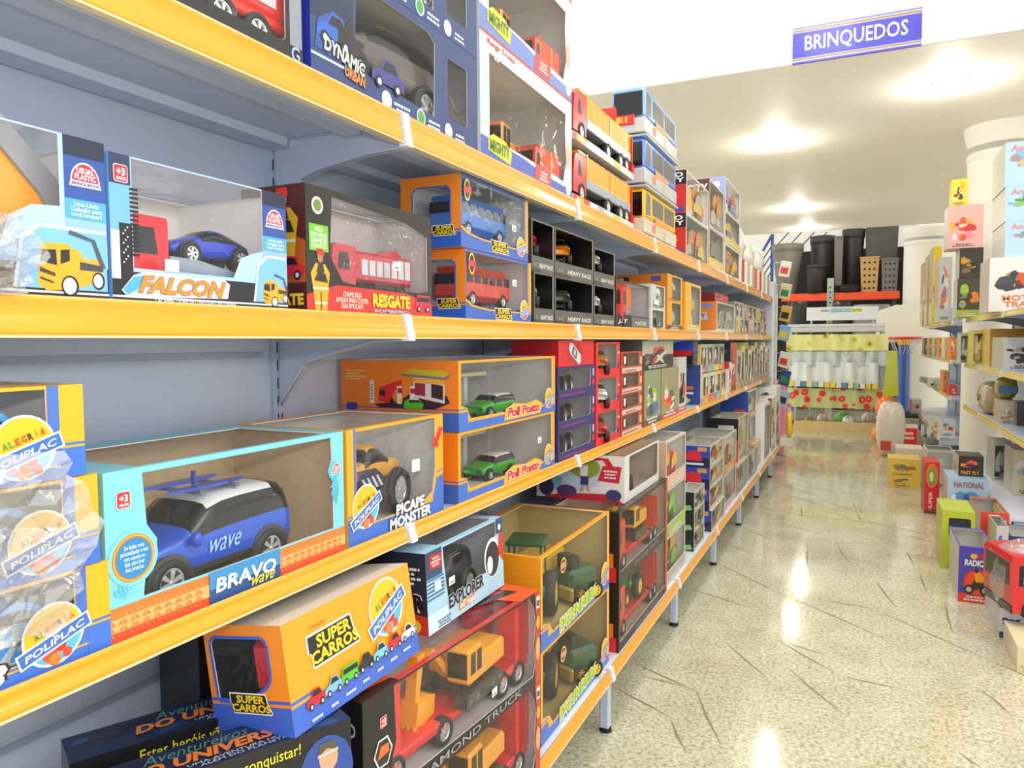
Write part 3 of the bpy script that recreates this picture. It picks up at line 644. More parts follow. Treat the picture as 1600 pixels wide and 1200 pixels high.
# two white construction play boxes
for i in range(2):
    w_, h_, d_ = .632, .309, .32
    c = Carton(w_, d_, h_, 'e9ece8', 'e6e6e0', {'F': [[(.05, .06), (.30, .055), (.56, .045), (.585, .11), (.575, .2), (.58, .255), (.05, .262)]]}, cols={'L': 'dfe6ea', 'R': 'e4e2dc'})
    c.art('F', [(0, 0), (w_, 0), (w_, .03), (.4, .035), (.25, .05), (0, .055)], '4a5fb8' if not i else '6d86c8', 1); c.bar('F', .0, .06, .045, .25, 'c3dfe6', 1)
    c.art('F', [(.04, .025), (.17, .012), (.18, .045), (.14, .066), (.07, .07), (.04, .055)], 'c9cc30', 3); c.txt('F', 'MIGHTY', .05, .026, .165, .056, '5a7a1c', 5, .04)
    c.art('F', [(.33, .004), (.45, .004), (.455, .05), (.34, .056)], 'd8443c', 3); c.lines('F', .36, .015, .44, .045, 3, 'f4e0d8', 4, 5)
    c.txt('F', 'Range Trucks', .04, .278, .20, .296, 'c0392b', 4, .02); c.bar('F', 0, .302, w_, .309, 'c23a44', 2)
    c.art('F', circ(.6, .03, .022, 16), 'f0f0ee', 3); c.art('F', circ(.6, .13, .018, 12, .04), 'e8b090', 3)
    o = onL(c.finish('toy_box', ['white construction toy window box standing on the top shelf next to the tipper trucks', 'upper white construction toy window box cropped by the top edge'][i], m=None), 1.626, T4+.3095*i)
    e = excavator('toy_excavator', ['orange toy excavator in the lower white construction box', 'orange toy excavator in the upper white construction box'][i], .36, .22, colr='f2962a'); inside(e, o, .30, .15, .004, .1)
    t = truck('toy_truck', ['small red toy tipper in the lower white construction box', 'small red toy tipper in the upper white construction box'][i], .20, .09, .11, 'e2532c', 'dump', 'e2532c', wr=.15); inside(t, o, .47, .06, .004)

# tipper trucks in open trays
for i in range(2):
    z = T4+.20*i; w_, d_ = .70, .24
    c = Carton(w_, d_, .026, 'c9cdd0', 'b0342c', skip='T')
    c.art('F', [(0, .0), (.16, 0), (.155, .026), (0, .026)], 'c83828', 1); c.bar('F', .03, .004, .10, .023, 'c7b42c', 2)
    c.bar('F', .17, .003, .70, .024, 'd5d6d2', 1); c.art('F', [(.2, .004), (.36, .004), (.34, .026), (.22, .026)], 'e8eaea', 2); c.bar('F', .44, .004, .52, .024, 'd3c832', 3); c.lines('F', .22, .008, .35, .026, 3, '8a8f94', 4, 3)
    c.v += []; k = MB()
    rr = empty('display_tray'); tag(rr, ['open cardboard tray with red end under the lower tipper truck', 'open cardboard tray under the upper tipper truck'][i], 'display tray')
    c.build('tray', rr); k.box(w_-.012, .002, .0, w_-.006, d_, .17, card('d8321e')); k.box(0, d_-.006, 0, w_, d_, .165, card('c8402a')); k.build('backing_card', rr)
    onL(rr, 2.275, z)
    t = truck('toy_truck', ['red cab toy tipper truck with orange double hopper, lower tray', 'red cab toy tipper truck with orange double hopper, upper tray'][i], .66, .15, .155, 'c4182a', 'dump', 'f5a516', wr=.17, cablen=.19, axles=(.12, .56, .80, .92), detail=False)
    inside(t, rr, .35, .083, .012)
# toy buses, stacked
bus_t = (('yellow toy bus at the bottom of the bus stack', 'f0b81c', 'd6c9b0'), ('blue toy bus in the middle of the bus stack', '5a86e0', 'c3c6c6'), ('pale blue toy bus on top of the bus stack', '78a6ea', 'c9ccca'))
for i, (lb, a, b) in enumerate(bus_t):
    t = bus('toy_bus', lb, .60, .15, .205, a, b); t.location = (-.92, 3.47, T4+.2135*i); t.rotation_euler = (0, 0, PI/2)
    c = Carton(.62, .165, .0075, 'b9c2c4', 'b9c2c4'); o = onL(c.finish('cardboard_tray', ['flat grey tray under the yellow toy bus', 'flat grey tray under the blue toy bus', 'flat grey tray under the topmost pale blue bus'][i], 'display tray', film=False), 3.16, T4+.2135*i, .836)
    t.location.z += .0078
m = MB(); m.prism([(0, 0), (.20, -.005), (.17, .16), (.10, .155), (.015, .15)], 'xz', -.004, .004, card('e23328'))
m.prism(circ(.09, .1, .036, 18), 'xz', -.0046, -.004, card('dce6ee')); m.prism([(.07, .08), (.11, .08), (.115, .11), (.09, .125), (.065, .11)], 'xz', -.0052, -.0046, card('3f6fc4'))
m.prism([(.06, -.20), (.12, -.20), (.12, .01), (.06, .01)], 'xz', .004, .008, card('c8281e'))
o = m.build('header_card'); o.location = (-1.14, 3.13, T4+.204+.23-.03); o.rotation_euler = (0, 0, .25); tag(o, 'red header card with round pale badge sticking up behind the orange truck hopper', 'header card')

# ---------------------------------------------------------------- plain builder for the many further packages
def pack(label, Y0, Y1, z0, h, d=.28, X=.84, col='c9ccc2', band=None, bh=.22, win=(.08, .1, .08, .1), pic=None, lcol=None, lpic=None, seed=0, blob=None, side='L', x=None, text=None, ltext=None, cat='toy box', group=None, yaw=0, tilt=0, filmm=None, inner='dad8ce', toy=None, name='toy_box', tcol=None, ttop=False, mid=False):
    w_ = Y1-Y0; r = random.Random(seed*31+7); holes = {}
    if win:
        l, b, rr, t = win; holes['F'] = [rect(l*w_, max(b, (bh if band else 0)+.02)*h, w_-rr*w_, h-t*h, min(w_, h)*.05, 2)]
    if ttop: holes['T'] = [rect(.06*w_, .05*d, .94*w_, .9*d)]
    cols = {}
    if lcol: cols['L' if side != 'C' else 'L'] = lcol
    if tcol: cols['T'] = tcol
    c = Carton(w_, d, h, col, inner, holes, cols)
    if band: c.bar('F', 0, 0, w_, bh*h, band, 1)
    if not win and pic:
        lo = .38 if text else .16
        for k in range(11):
            a, b = r.uniform(.04, .5)*w_, r.uniform(lo, .62)*h; s1 = r.uniform(.18, .48)*w_*(1-k*.04); s2 = r.uniform(.12, .34)*h*(1-k*.05); q = r.uniform(.15, .4)
            P = [(a, b+s2*q), (a+s1*.2, b), (a+s1*.8, b+s2*.05), (a+s1, b+s2*q), (a+s1*.85, b+s2*.8), (a+s1*.5, b+s2), (a+s1*.12, b+s2*.85)]
            P = [(min(max(x_, .02*w_), .98*w_), min(max(z_, .03*h), .97*h)) for x_, z_ in turn(P, a+s1/2, b+s2/2, r.uniform(-.3, .3))]
            c.art('F', P, pic[k % len(pic)], 2)
    if win and pic:
        s_ = c.fr['I']; c.fr['I'] = (Vector((0, d*.14, 0)),)+s_[1:]
        for k in range(11):
            a, b = r.uniform(.08, .6)*w_, r.uniform(.05, .55)*h; s1 = r.uniform(.2, .4)*w_; s2 = r.uniform(.2, .42)*h
            c.add([c.P('I', p, k*.002) for p in turn([(a, b), (a+s1, b), (a+s1, b+s2*.7), (a+s1*.6, b+s2), (a+s1*.1, b+s2*.7)], a, b, r.uniform(-.15, .15))], [(0, 1, 2, 3, 4)], pic[k % len(pic)])
    if blob: 
        for bx, bz, bs, bc in blob: c.art('F', circ(bx*w_, bz*h, bs*min(w_, h), 14), bc, 6)
    if text: c.txt('F', text[0], text[1]*w_, text[2]*h, text[3]*w_, text[4]*h, text[5], 7, .03)
    else: c.lines('F', .12*w_, .04*h, .8*w_, .04*h+min(.12*h, .03), 2, 'e8e6dc' if band else '55564f', 7, seed)
    k_ = 'L'
    if lpic:
        for q, (cc, pts) in enumerate(lpic): c.art(k_, [(a*d, b*h) for a, b in pts], cc, 2+q)
    if ltext: c.txt(k_, ltext[0], ltext[1]*d, ltext[2]*h, ltext[3]*d, ltext[4]*h, ltext[5], 8, .03)
    if c.holes: c.film(filmm or WIN)
    o = c.finish(name, label, cat, group)
    return onL(o, Y0, z0, X, yaw, tilt)

# ================================================================ LEFT RUN, EYE LEVEL SHELF (z 1.333)
def usual_logo(c, k, x, z, s, lv=3):
    c.art(k, [(x-s*.55, z-s*.36)]+[(x+s*.5*math.cos(t), z-s*.2+s*.62*math.sin(t)) for t in [PI*(1-i/12) for i in range(13)]]+[(x+s*.55, z-s*.36)], 'f3eef2', lv)
    c.art(k, [(x+s*.45*math.cos(t), z-s*.18+s*.54*math.sin(t)) for t in [PI*(1-i/12) for i in range(13)]], 'd8243c', lv+1)
    c.txt(k, 'USUAL\nPLASTIC', x-s*.36, z-s*.14, x+s*.36, z+s*.24, 'ffffff', lv+2, .03); c.txt(k, 'BRINQUEDOS', x-s*.46, z-s*.33, x+s*.46, z-s*.22, '3a4a9c', lv+2, .03)
def anos(c, k, x, z, s, lv=4):
    c.art(k, rect(x, z, x+s, z+s*1.1, s*.15), 'f4e8e8', lv); c.art(k, rect(x+s*.05, z+s*.05, x+s*.95, z+s*1.05, s*.12), 'd82a34', lv+1)
    c.txt(k, '+3', x+s*.2, z+s*.42, x+s*.8, z+s*.9, 'ffffff', lv+2, .04); c.txt(k, 'ANOS', x+s*.15, z+s*.14, x+s*.85, z+s*.34, 'ffffff', lv+2, .03)
def mini_crane_truck(c, k, x, z, s, lv=4):
    A = lambda pts, m, l=0: c.art(k, [(x+a*s, z+b*s) for a, b in pts], m, lv+l)
    A([(0, .12), (.05, .62), (.12, .68), (.42, .70), (.52, .64), (.62, .62), (.70, .50), (.95, .52), (.97, .2), (.5, .05), (.12, .02)], 'f3a71c')
    A([(.04, .42), (.28, .38), (.27, .60), (.07, .58)], '23211f', 1); A([(.33, .40), (.47, .46), (.47, .62), (.34, .60)], '23211f', 1); A([(.03, .28), (.25, .22), (.25, .27), (.04, .34)], '4a3512', 1); A([(.03, .18), (.22, .12), (.22, .15), (.04, .21)], '4a3512', 1)
    A([(.62, .34), (.98, .34), (.98, .42), (.62, .46)], '3a3f4a', 1); A([(.80, .80), (.86, .80), (1.02, .40), (.95, .38)], '4a4f5c', 2); A([(.46, .84), (.82, .76), (.83, .80), (.48, .90)], '4a4f5c', 3)
    A(circ(.46, .1, .13, 16, .15), '1b1b1d', 2); A(circ(.45, .1, .10, 16, .12), 'e8e8ea', 3); A(circ(.90, .2, .10, 16, .13), '1b1b1d', 2); A(circ(.89, .2, .075, 16, .10), 'e8e8ea', 3)
def falcon_panel(c, x0, x1, h):
    w_ = x1-x0
    c.bar('F', x0, h*.62, x1, h, '2d4f9e', 1); c.bar('F', x0, h*.88, x1, h, '1c2340', 2); c.bar('F', x0, h*.36, x1, h*.5, '8fb8ee', 1); c.bar('F', x0, h*.5, x1, h*.62, '4ba8e4', 2)
    c.txt('F', 'Uma Linda\nColeção para\nvocê brincar!', x0+w_*.12, h*.515, x1-w_*.12, h*.605, 'e8f4ff', 4, .02)
    usual_logo(c, 'F', (x0+x1)/2, h*.77, w_*.72)
    c.bar('F', x0, .035, x1, h*.36, 'a8cdf6', 1)
def falcon_box(label, Y0, w_, h_, cut):
    d_ = .24; L0, R0 = (.032 if not cut else .01), .052
    hole = [(L0, .045), (w_-R0-.06, .045), (w_-R0-.045, .075), (w_-R0-.02, .085), (w_-R0, .09), (w_-R0, h_-.002), (L0, h_-.002)] if not cut else [(L0, .045), (w_-.13, .045), (w_-.115, .09), (w_-.09, .105), (w_-R0-.005, .108), (w_-R0-.005, h_-.002), (L0, h_-.002)]
    c = Carton(w_, d_, h_, 'a8cdf6', 'f0eeea', {'F': [hole], 'T': [rect(.004, .004, w_-.004, d_-.03)]}, {'L': '6fa8e0', 'R': '6fa8e0'})
    c.bar('F', 0, 0, w_, .04, '14161e', 2)
    falcon_panel(c, w_-R0, w_, h_)
    x = w_-(.115 if cut else .075); c.art('F', [(x, .012), (x+.01, .07), (x+.03, .085), (w_-.002, .085), (w_-.002, .012)], 'e6f2ff', 3); c.art('F', [(x+.004, .012), (x+.013, .066), (x+.032, .081), (w_-.002, .081), (w_-.002, .012)], '7ab8ee', 4)
    mini_crane_truck(c, 'F', w_-(.088 if cut else .056), .008, .082 if cut else .055, 5)
    c.bar('F', 0, .007, w_, .0095, 'dfe6f0', 3)
    if not cut:
        c.bar('F', 0, .04, .03, h_, '6fb0ee', 1); c.bar('F', 0, h_*.8, .03, h_, '26365e', 2); anos(c, 'F', .006, h_-.035, .02); c.bar('F', .0, .03, .012, .09, 'e8ecf0', 3)
        for i in range(16): c.bar('F', .028, .06+i*.0055, .04, .063+i*.0055, '14161e', 3)
        c.bar('F', .012, .03, .03, .10, '16181f', 3)
        for i in range(12): c.bar('F', .016+.003*(i % 3), .05+.004*i, .018+.003*(i % 3), .052+.004*i, 'dfe6f0', 4)
        c.art('F', [(.012, .016), (.03, .036), (.05, .042), (.18, .040), (.19, .034), (.185, .013), (.02, .008)], 'dfeaf6', 4)
        c.art('F', [(.014, .017), (.03, .034), (.045, .036), (.035, .018), (.02, .010)], '4ba8e4', 5)
        c.txt('F', 'FALCON', .035, .0135, .182, .037, 'f08a1c', 7, .045, .35, 0, '23489c', .02)
        c.txt('F', 'CAÇAMBA / GUINCHO / ENTULHO / BETONEIRA', .06, .002, .20, .0075, 'dfe6f0', 6, .02, .1)
    c.film(WIN)
    return onL(c.finish('toy_box', label), Y0, T3)
ob = falcon_box('blue edged package with grey framed skip toy, cut by the left picture edge', .20, .424, .192, True)
r_ = truck('toy_truck', 'red skip truck toy under the grey ramp frame at the left picture edge', .36, .13, .12, 'd0202c', 'low', 'd0202c', wr=.16, skirt='d0202c'); inside(r_, ob, .25, .11, .004)
m = MB(); ar = [(-.16, .0), (-.155, .03), (-.08, .1), (.0, .135), (.06, .12), (.12, .07), (.17, .005), (.13, .005), (.10, .05)]
m.prism([(-.12, .0), (.115, .0), (.10, .05), (.04, .11), (.0, .12), (-.07, .09)], 'xz', -.052, .045, gloss('f2a01c'))
m.prism([(-.16, 0), (-.14, .06), (-.07, .115), (0, .145), (.05, .13), (.11, .07), (.135, 0), (.115, 0), (.09, .05), (.035, .108), (0, .118), (-.06, .09), (-.12, .04), (-.13, 0)], 'xz', -.058, .05, gloss('8e9196'))
m.prism([(-.16, -.012), (.14, -.012), (.135, .008), (-.16, .008)], 'xz', -.06, .052, gloss('84878c'))
c = Carton(.1, .01, .1, 'ffffff', skip='FLRTBK'); c.txt('F', 'Disk\nentulho', 0, 0, .085, .032, '3a2a10', 0, .03)
fr = empty('toy_skip'); tag(fr, 'grey framed orange toy skip with black lettering on the red truck at the left edge', 'toy part'); m.build('skip_body', fr); o = c.build('lettering', fr); o.location = (-.045, -.0525, .022)
o.data.name = 'lettering'; inside(fr, ob, .275, .09, .075)
ob = falcon_box('black based tow truck package with an open film window and blue side strips', .629, .312, .185, False)
t = truck('toy_truck', 'red toy tow truck with grey ramp inside the black based blue package', .25, .10, .115, 'd81c2a', 'ramp', '8b99a2', wr=.15, cablen=.30, axles=(.15, .80), skirt='d81c2a', detail=True); inside(t, ob, .152, .07, .004)
t, b = car('toy_car', 'small blue toy car riding on the ramp of the red tow truck', .15, .065, .055, '2a46c4', 'sport', wr=.23, detail=True, sub=1); inside(t, ob, .205, .07, .062); t.rotation_euler.y += .0
m = MB(); m.box(0, 0, 0, .022, .001, .016, card('ecece8')); o = m.build('price_tag'); tag(o, 'white paper price tag stuck on the tow truck package window', 'price tag'); inside(o, ob, .078, -.0016, .045)

# rescue fire truck box
w_, d_, h_ = .402, .14, .215
hh = [(.10, .055), (.385, .05), (.385, .17), (.30, .19), (.07, h_-.012), (.062, .10)]
c = Carton(w_, d_, h_, '1c1512', 'cfc8c6', {'F': [hh], 'T': [rect(.06, .01, w_-.01, d_-.02)]}, {'L': '2c1512'})
c.art('F', [(0, 0), (w_, 0), (w_, .03), (.3, .048), (.08, .05), (0, .03)], 'd8281c', 1); c.bar('F', 0, .052, .058, h_, '1a1612', 1); c.bar('F', .008, .105, .058, .15, '6cbf2c', 2)
c.txt('F', 'PARA\nENCARAR\nGRANDES\nDESAFIOS', .012, .11, .054, .146, 'eaf4d8', 3, .02)
c.art('F', circ(.03, .182, .015, 16), 'e8ead8', 3); c.art('F', circ(.03, .182, .0105, 16), '6f8c3a', 4)
def fireman(c, k, x, z, s, lv=3):
    A = lambda pts, m, l=0: c.art(k, [(x+a*s, z+b*s) for a, b in pts], m, lv+l)
    A([(-.14, 0), (.16, 0), (.2, .4), (.24, .62), (.12, .76), (-.12, .76), (-.24, .6), (-.18, .3)], 'd8a41c'); A(circ(0, .86, .075, 12, .09), 'a87a5a', 1); A([(-.1, .9), (.1, .9), (.08, 1.0), (-.08, 1.0)], 'd8281c', 2)
    A([(-.16, .48), (.18, .46), (.12, .6), (-.05, .64)], '2a221c', 2); A([(-.2, .34), (.2, .34), (.2, .38), (-.2, .38)], 'dcd8b0', 2); A([(-.16, .1), (.16, .1), (.16, .14), (-.16, .14)], 'dcd8b0', 2); A([(-.05, .76), (.06, .76), (.1, .62), (-.1, .62)], '3a2a22', 2); A([(-.01, 0), (.02, 0), (.02, .3), (-.01, .3)], '7a5a10', 2)
fireman(c, 'F', .035, .004, .105, 3)
c.txt('F', 'CHAME SEUS\nAMIGOS PARA CURTIR\nESSA EMOÇÃO!', .075, .008, .17, .040, 'f4e0d0', 4, .02); c.txt('F', 'RESGATE', .185, .016, .315, .042, 'f5c32a', 5, .06, 0, 0, 'a01c10', .02); c.txt('F', 'BOMBEIRO', .19, .006, .31, .012, '8fc4e8', 4, .03)
c.picar('F', .335, .012, .06, .035, 'd02030', 4, van=True); c.bar('F', .33, .056, .398, .2, '221c1a', 1) if False else None
c.art('F', [(.345, .05), (w_, .05), (w_, .17), (.388, .172), (.387, .056)], '2a2322', 1)
c.art('L', [(d_*.3, 0), (d_, 0), (d_, h_), (0, h_), (0, h_*.5)], '521c12', 1); c.art('L', [(d_*.5, .05), (d_, .05), (d_, .12), (d_*.6, .14)], 'b8541c', 2); fireman(c, 'L', .092, .07, .14, 3); c.picar('L', .07, .055, .068, .04, 'd8202c', 7)
c.txt('L', 'RESGATE', .03, .012, .135, .032, 'f5c32a', 6, .05)
c.film(WINR)
ob = onL(c.finish('toy_box', 'fire rescue package with firefighter pictures, film front and red base'), .988, T3)
t = truck('toy_truck', 'red toy fire truck inside the fire rescue package', .27, .09, .10, 'c81c30', 'fire', 'c81c30', wr=.13, axles=(.15, .56, .84)); inside(t, ob, .232, .07, .030)
m = MB(); m.box(.07, .01, .002, .395, .13, .029, card('2a1512')); o = m.build('inner_tray'); tag(o, 'dark card tray under the toy fire truck', 'inner tray'); inside(o, ob, 0, 0, 0)

# two orange bus packages
for i in range(2):
    w_, d_, h_ = .385, .165, .168
    hf = [(.02, .045), (.03, .038), (.115, .03), (.365, .028), (.365, h_-.006), (.004, h_-.006), (.004, .045)]
    hl = [(.03, .045), (.115, .045), (.115, .135), (.112, .14), (.04, .14), (.03, .13)]
    hl = [(d_-x, z) for x, z in reversed(hl)]; hl = [(.045, .07), (.075, .05), (.125, .045), (.135, .055), (.135, .132), (.128, .14), (.045, .14), (.035, .13), (.035, .08)]
    c = Carton(w_, d_, h_, 'f28a1c', 'dcdad6', {'F': [hf], 'L': [hl], 'T': [rect(.01, .02, w_-.02, d_-.03)]}, {'F': '3565c0', 'R': 'f29a1c'})
    ol = [(x+(.085-x)*-.06, z+(.095-z)*-.06) for x, z in hl]
    c.bar('L', 0, 0, d_, .035, '2f62c4', 1); c.bar('L', 0, .039, d_, .042, '2f62c4', 1); c.bar('F', .368, .03, w_, h_, 'f5a51c', 1)
    for (a, b), (a2, b2) in zip(hl, hl[1:]+hl[:1]):
        dx, dz = a2-a, b2-b; l = math.hypot(dx, dz); nx, nz = dz/l*.004, -dx/l*.004; c.art('L', [(a, b), (a2, b2), (a2+nx, b2+nz), (a+nx, b+nz)], '2f62c4', 2)
    c.art('F', [(.0, .05), (.02, .045), (.03, .038), (.115, .030), (w_, .028), (w_, .024), (.11, .026), (.028, .033), (.0, .045)], 'f5a51c', 2)
    super_carros(c, 'F', .155, .008, .255, .032, 3); logo_poli(c, 'F', .335, .03, .055, 0, 3); c.art('F', circ(.03, .135, .016, 14, .026), 'f2cf22', 3); c.art('F', circ(.03, .135, .012, 14, .021), '22262e', 4); c.bar('F', .012, .128, .05, .142, 'd8382c', 5)
    super_carros(c, 'L', .09, .03, .15, .05, 4)
    c.film(WIN)
    ob = onL(c.finish('toy_box', ['orange and blue bus package, lower of the pair on the eye level shelf', 'orange and blue bus package, upper of the pair on the eye level shelf'][i]), 1.545-.02*i, T3+.170*i)
    cc = ['d8442a', '3a78c8'][i]
    r_ = empty('toy_bus'); tag(r_, ['small red toy van in the lower orange bus package', 'small blue toy bus in the upper orange bus package'][i], 'toy bus')
    m = MB(); m.box(-.14, -.045, .014, .14, .045, .09, gloss(cc), .014); m.box(-.128, -.041, .088, .13, .041, .1, gloss(cc), .008); m.build('body', r_)
    m = MB()
    for s_ in (-1, 1):
        for q in range(6): m.add([(-.12+q*.042, s_*.0455, .06), (-.12+q*.042+.032, s_*.0455, .06), (-.12+q*.042+.032, s_*.0455, .083), (-.12+q*.042, s_*.0455, .083)], [(0, 1, 2, 3)], GLASSK)
    m.add([(-.1405, -.036, .055), (-.1405, .036, .055), (-.1405, .034, .082), (-.1405, -.034, .082)], [(0, 1, 2, 3)], GLASSK); m.build('windows', r_)
    for x in (-.09, .085):
        for s_ in (-1, 1): wheel(r_, x, s_*.038, .02, .018, s_, CHROME, 5, False)
    inside(r_, ob, .19, .08, .036)
    m = MB(); m.box(.01, .01, .002, w_-.02, d_-.01, .035, card('2f5cb4')); o = m.build('inner_tray'); tag(o, ['blue card tray under the small red toy van', 'blue card tray under the small blue toy bus'][i], 'inner tray'); inside(o, ob, 0, 0, 0)
# black display cases with model cars
bc = ((1.935, .172, 'e0281c', 'pickup', 'red'), (2.112, .362, 'e8841c', 'pickup', 'orange'), (2.48, .245, 'd8d4cc', 'suv', 'white and red'))
bc2 = ((1.95, .155, '7c7448', 'suv', 'grey and yellow'), (2.112, .362, '4a4f44', 'suv', 'dark green'), (2.48, .245, 'e2ddd6', 'suv', 'white'))
for lv, row in ((0, bc2), (1, bc)):
    for j, (y, w_, cc, st, cn) in enumerate(row):
        h_ = .148; d_ = .15
        z = T3+.1485*lv
        if lv == 1 and j == 2: h_ = .128
        c = Carton(w_, d_, h_, '55564f', '0c0c10', {'F': [rect(.008, .045, w_-.008, h_-.005)]}, {'L': '3a3b38', 'T': '17171a'})
        c.txt('F', 'HEAVY RACE', w_*.3, .012, w_*.92, .026, 'dcdcd4', 4, .03, .1); c.txt('F', 'RC', w_*.08, .014, w_*.2, .024, '9a9c90', 4, .02)
        c.art('F', [(.0, .0), (w_*.4, .0), (w_*.35, .008), (0, .012)], '2c2c2a', 2)
        ob = onL(c.finish('display_case', '%s black display case holding the %s model car' % (['lower', 'upper'][lv], cn), 'toy box', film=False), y, z)
        m = MB(); m.box(.004, .004, .0018, w_-.004, d_-.006, .044, card('6b6c62')); o = m.build('plinth'); tag(o, 'grey plinth in the %s black case under the %s model car' % (['lower', 'upper'][lv], cn), 'plinth'); inside(o, ob, 0, 0, 0)
        L_ = min(.155, w_*.8 if w_ > .2 else .15)
        t, b = car('toy_car', '%s model car in the %s row of black display cases' % (cn, ['lower', 'upper'][lv]), L_, .07, .075, cc, st, wr=.25, group=None, wx=(.18, .80), ww=.016, sub=1, lift=.012, rim=(gloss('c8201c') if cc in ('7c7448', 'e2ddd6', 'd8d4cc') else CHROME))
        inside(t, ob, w_*.52, .07, .0455, .55)
# red toy truck in a grey backed box
c = Carton(.50, .2, .185, '1d1c20', 'c4bfc6', {'F': [rect(.008, .05, .49, .178)], 'T': [rect(.01, .01, .49, .19)]}, {'R': 'b8b4ba'}); c.txt('F', 'JET', .03, .015, .16, .035, 'e4e2de', 4, .04, .2); c.bar('F', .22, 0, .5, .045, '6a6b66', 2); c.txt('F', 'MASTER', .27, .014, .45, .03, 'dcdcd4', 4, .02)
c.film(WIN); ob = onL(c.finish('toy_box', 'dark based box with red toy truck before a pale grey backing'), 2.735, T3)
t = truck('toy_truck', 'bright red toy truck in the box right of the black display cases', .33, .12, .16, 'e8301c', 'dump', 'f0781c', wr=.15, cablen=.42, axles=(.16, .8)); inside(t, ob, .22, .08, .004, .18)

# ================================================================ LEFT RUN, CHEST LEVEL SHELF (z .905)
for i in range(3):
    w_, d_, h_ = .50, .24, .109
    y0 = (.109, .0985, .084)[i]
    hf = [(.012, .022), (w_-.052, .020), (w_-.045, .03), (w_-.045, h_-.004), (.012, h_-.004)]
    c = Carton(w_, d_, h_, 'f2b21c', 'dcdad6', {'F': [hf], 'T': [rect(.01, .02, w_-.07, d_-.02)]}, {'R': 'f2b21c', 'L': 'f5a01c'})
    c.bar('F', 0, 0, w_, .014, '3d74d4', 1); c.bar('F', 0, .0165, w_, .019, '3d74d4', 2); c.bar('F', w_-.044, .019, w_-.030, h_, '4a72c4', 1)
    c.bar('R', 0, 0, d_, .014, '3d74d4', 1); c.bar('F', w_-.03, 0, w_, .035, '3d74d4', 2); c.bar('F', w_-.03, .038, w_, .041, '3d74d4', 2)
    logo_poli(c, 'F', w_-.072, .034, .074, 0, 3); c.txt('F', '3', .335, .002, .375, .03, 'f4e0e0', 6, .06, .2, 0, '2a1a2a', .05)
    c.film(WIN)
    ob = onL(c.finish('toy_box', ['bottom', 'middle', 'topmost'][i]+' light blue car package with round yellow badge at the left picture edge'), y0, T2+.110*i, .838)
    t, b = car('toy_car', 'light blue toy car in the %s package of the left edge stack' % ['bottom', 'middle', 'topmost'][i], .40, .13, .098, '4a9be0', 'suv', wr=.20, detail=True, sp=5, sub=1, wx=(.16, .82), trim='4a9be0'); inside(t, ob, .256, .078, .003, PI)

# the big beach themed car box
w_, d_, h_ = .470, .265, .217
WOOD = base_mat('printed_sand_card', 'cdb48c', .5, var=.14, vscale=60)
c = Carton(w_, d_, h_, '7fd0e2', WOOD, {'F': [[(.052, .047), (w_-.03, .047), (w_-.03, .13), (w_-.042, .15), (w_-.032, .17), (w_-.034, h_-.008), (.055, h_-.008), (.06, .14), (.075, .118), (.072, .085), (.055, .07)]], 'T': [rect(.055, .01, w_-.035, d_-.05)]}, {'L': '8fc9cc', 'R': '7fd0e2'})
c.bar('F', 0, 0, w_, .044, 'e8532a', 1); c.bar('F', 0, .026, w_, .044, 'f07a2c', 2); c.bar('F', 0, .012, w_, .030, 'f2b06a', 3)
for (xa, xb_) in ((.004, .155), (.305, w_-.004)):
    k = 0; x = xa
    while x < xb_-.008:
        for q in (0, 1):
            zz = .0125+.009*q; c.art('F', [(x, zz), (x+.007, zz), (x+(.007 if k % 2 else 0), zz+.0075)], 'f08030', 4)
        c.art('F', rect(x+.003, .0335, x+.0042, .0347), 'fbe8c8', 4); c.art('F', rect(x+.001, .0075, x+.0022, .0087), 'fbe8c8', 4); x += .0085; k += 1
c.bar('F', .158, 0, .302, .046, '27508c', 5); c.bar('F', .158, .022, .302, .046, '3d8cc8', 6); c.bar('F', .158, .0215, .302, .0225, '5aa8d8', 7)
c.txt('F', 'BRAVO', .168, .014, .292, .036, 'd5dae0', 9, .035, .1); c.txt('F', 'wave', .238, .004, .288, .017, 'f2dc2a', 10, .01, .5)
anos(c, 'F', .016, .168, .02, 3)
c.art('F', circ(.038, .102, .0365, 26), '7fd0e2', 2); c.art('F', circ(.038, .102, .031, 26), 'e8702a', 3); c.art('F', circ(.038, .102, .0295, 26), 'f3d23a', 4); c.art('F', circ(.038, .102, .028, 26), 'e8702a', 5); c.art('F', circ(.038, .102, .026, 26), '2e88c4', 6)
c.txt('F', 'Em lindas cores\npersonalizadas e vem\ncom suporte no\nteto, para levar\nduas pranchas.', .018, .084, .058, .120, 'e4f2fa', 8, .01)
for i in range(7): a = .4+i*.32; c.art('F', [(.026, .052), (.026+.024*math.cos(a), .052+.030*math.sin(a)-.006), (.026+.021*math.cos(a+.16), .052+.022*math.sin(a+.16)-.006)], '62bcd8', 2)
c.art('F', circ(w_-.028, .15, .016, 18), '4cc0d8', 2); usual_logo(c, 'F', w_-.022, .152, .026, 3)
for i in range(6): a = -1.9-i*.42; c.art('F', [(w_-.014, .12), (w_-.014+.026*math.cos(a), .12+.035*math.sin(a)), (w_-.014+.022*math.cos(a-.2), .12+.026*math.sin(a-.2))], '49b4d4', 2)
c.bar('L', 0, 0, d_, .08, 'c8a878', 1); c.art('L', circ(d_-.05, .125, .043, 20, .052), 'e0442a', 2); c.art('L', circ(d_-.05, .125, .038, 20, .047), '2e6ea4', 3); c.lines('L', d_-.082, .095, d_-.02, .155, 5, 'd8e8f0', 4, 3)
c.art('T', rect(.3, .01, .4, .012), 'd8742a', 1)
c.film(WIN)
ob = onL(c.finish('toy_box', 'wide turquoise car box with sand coloured interior and orange patterned base'), .607, T2)
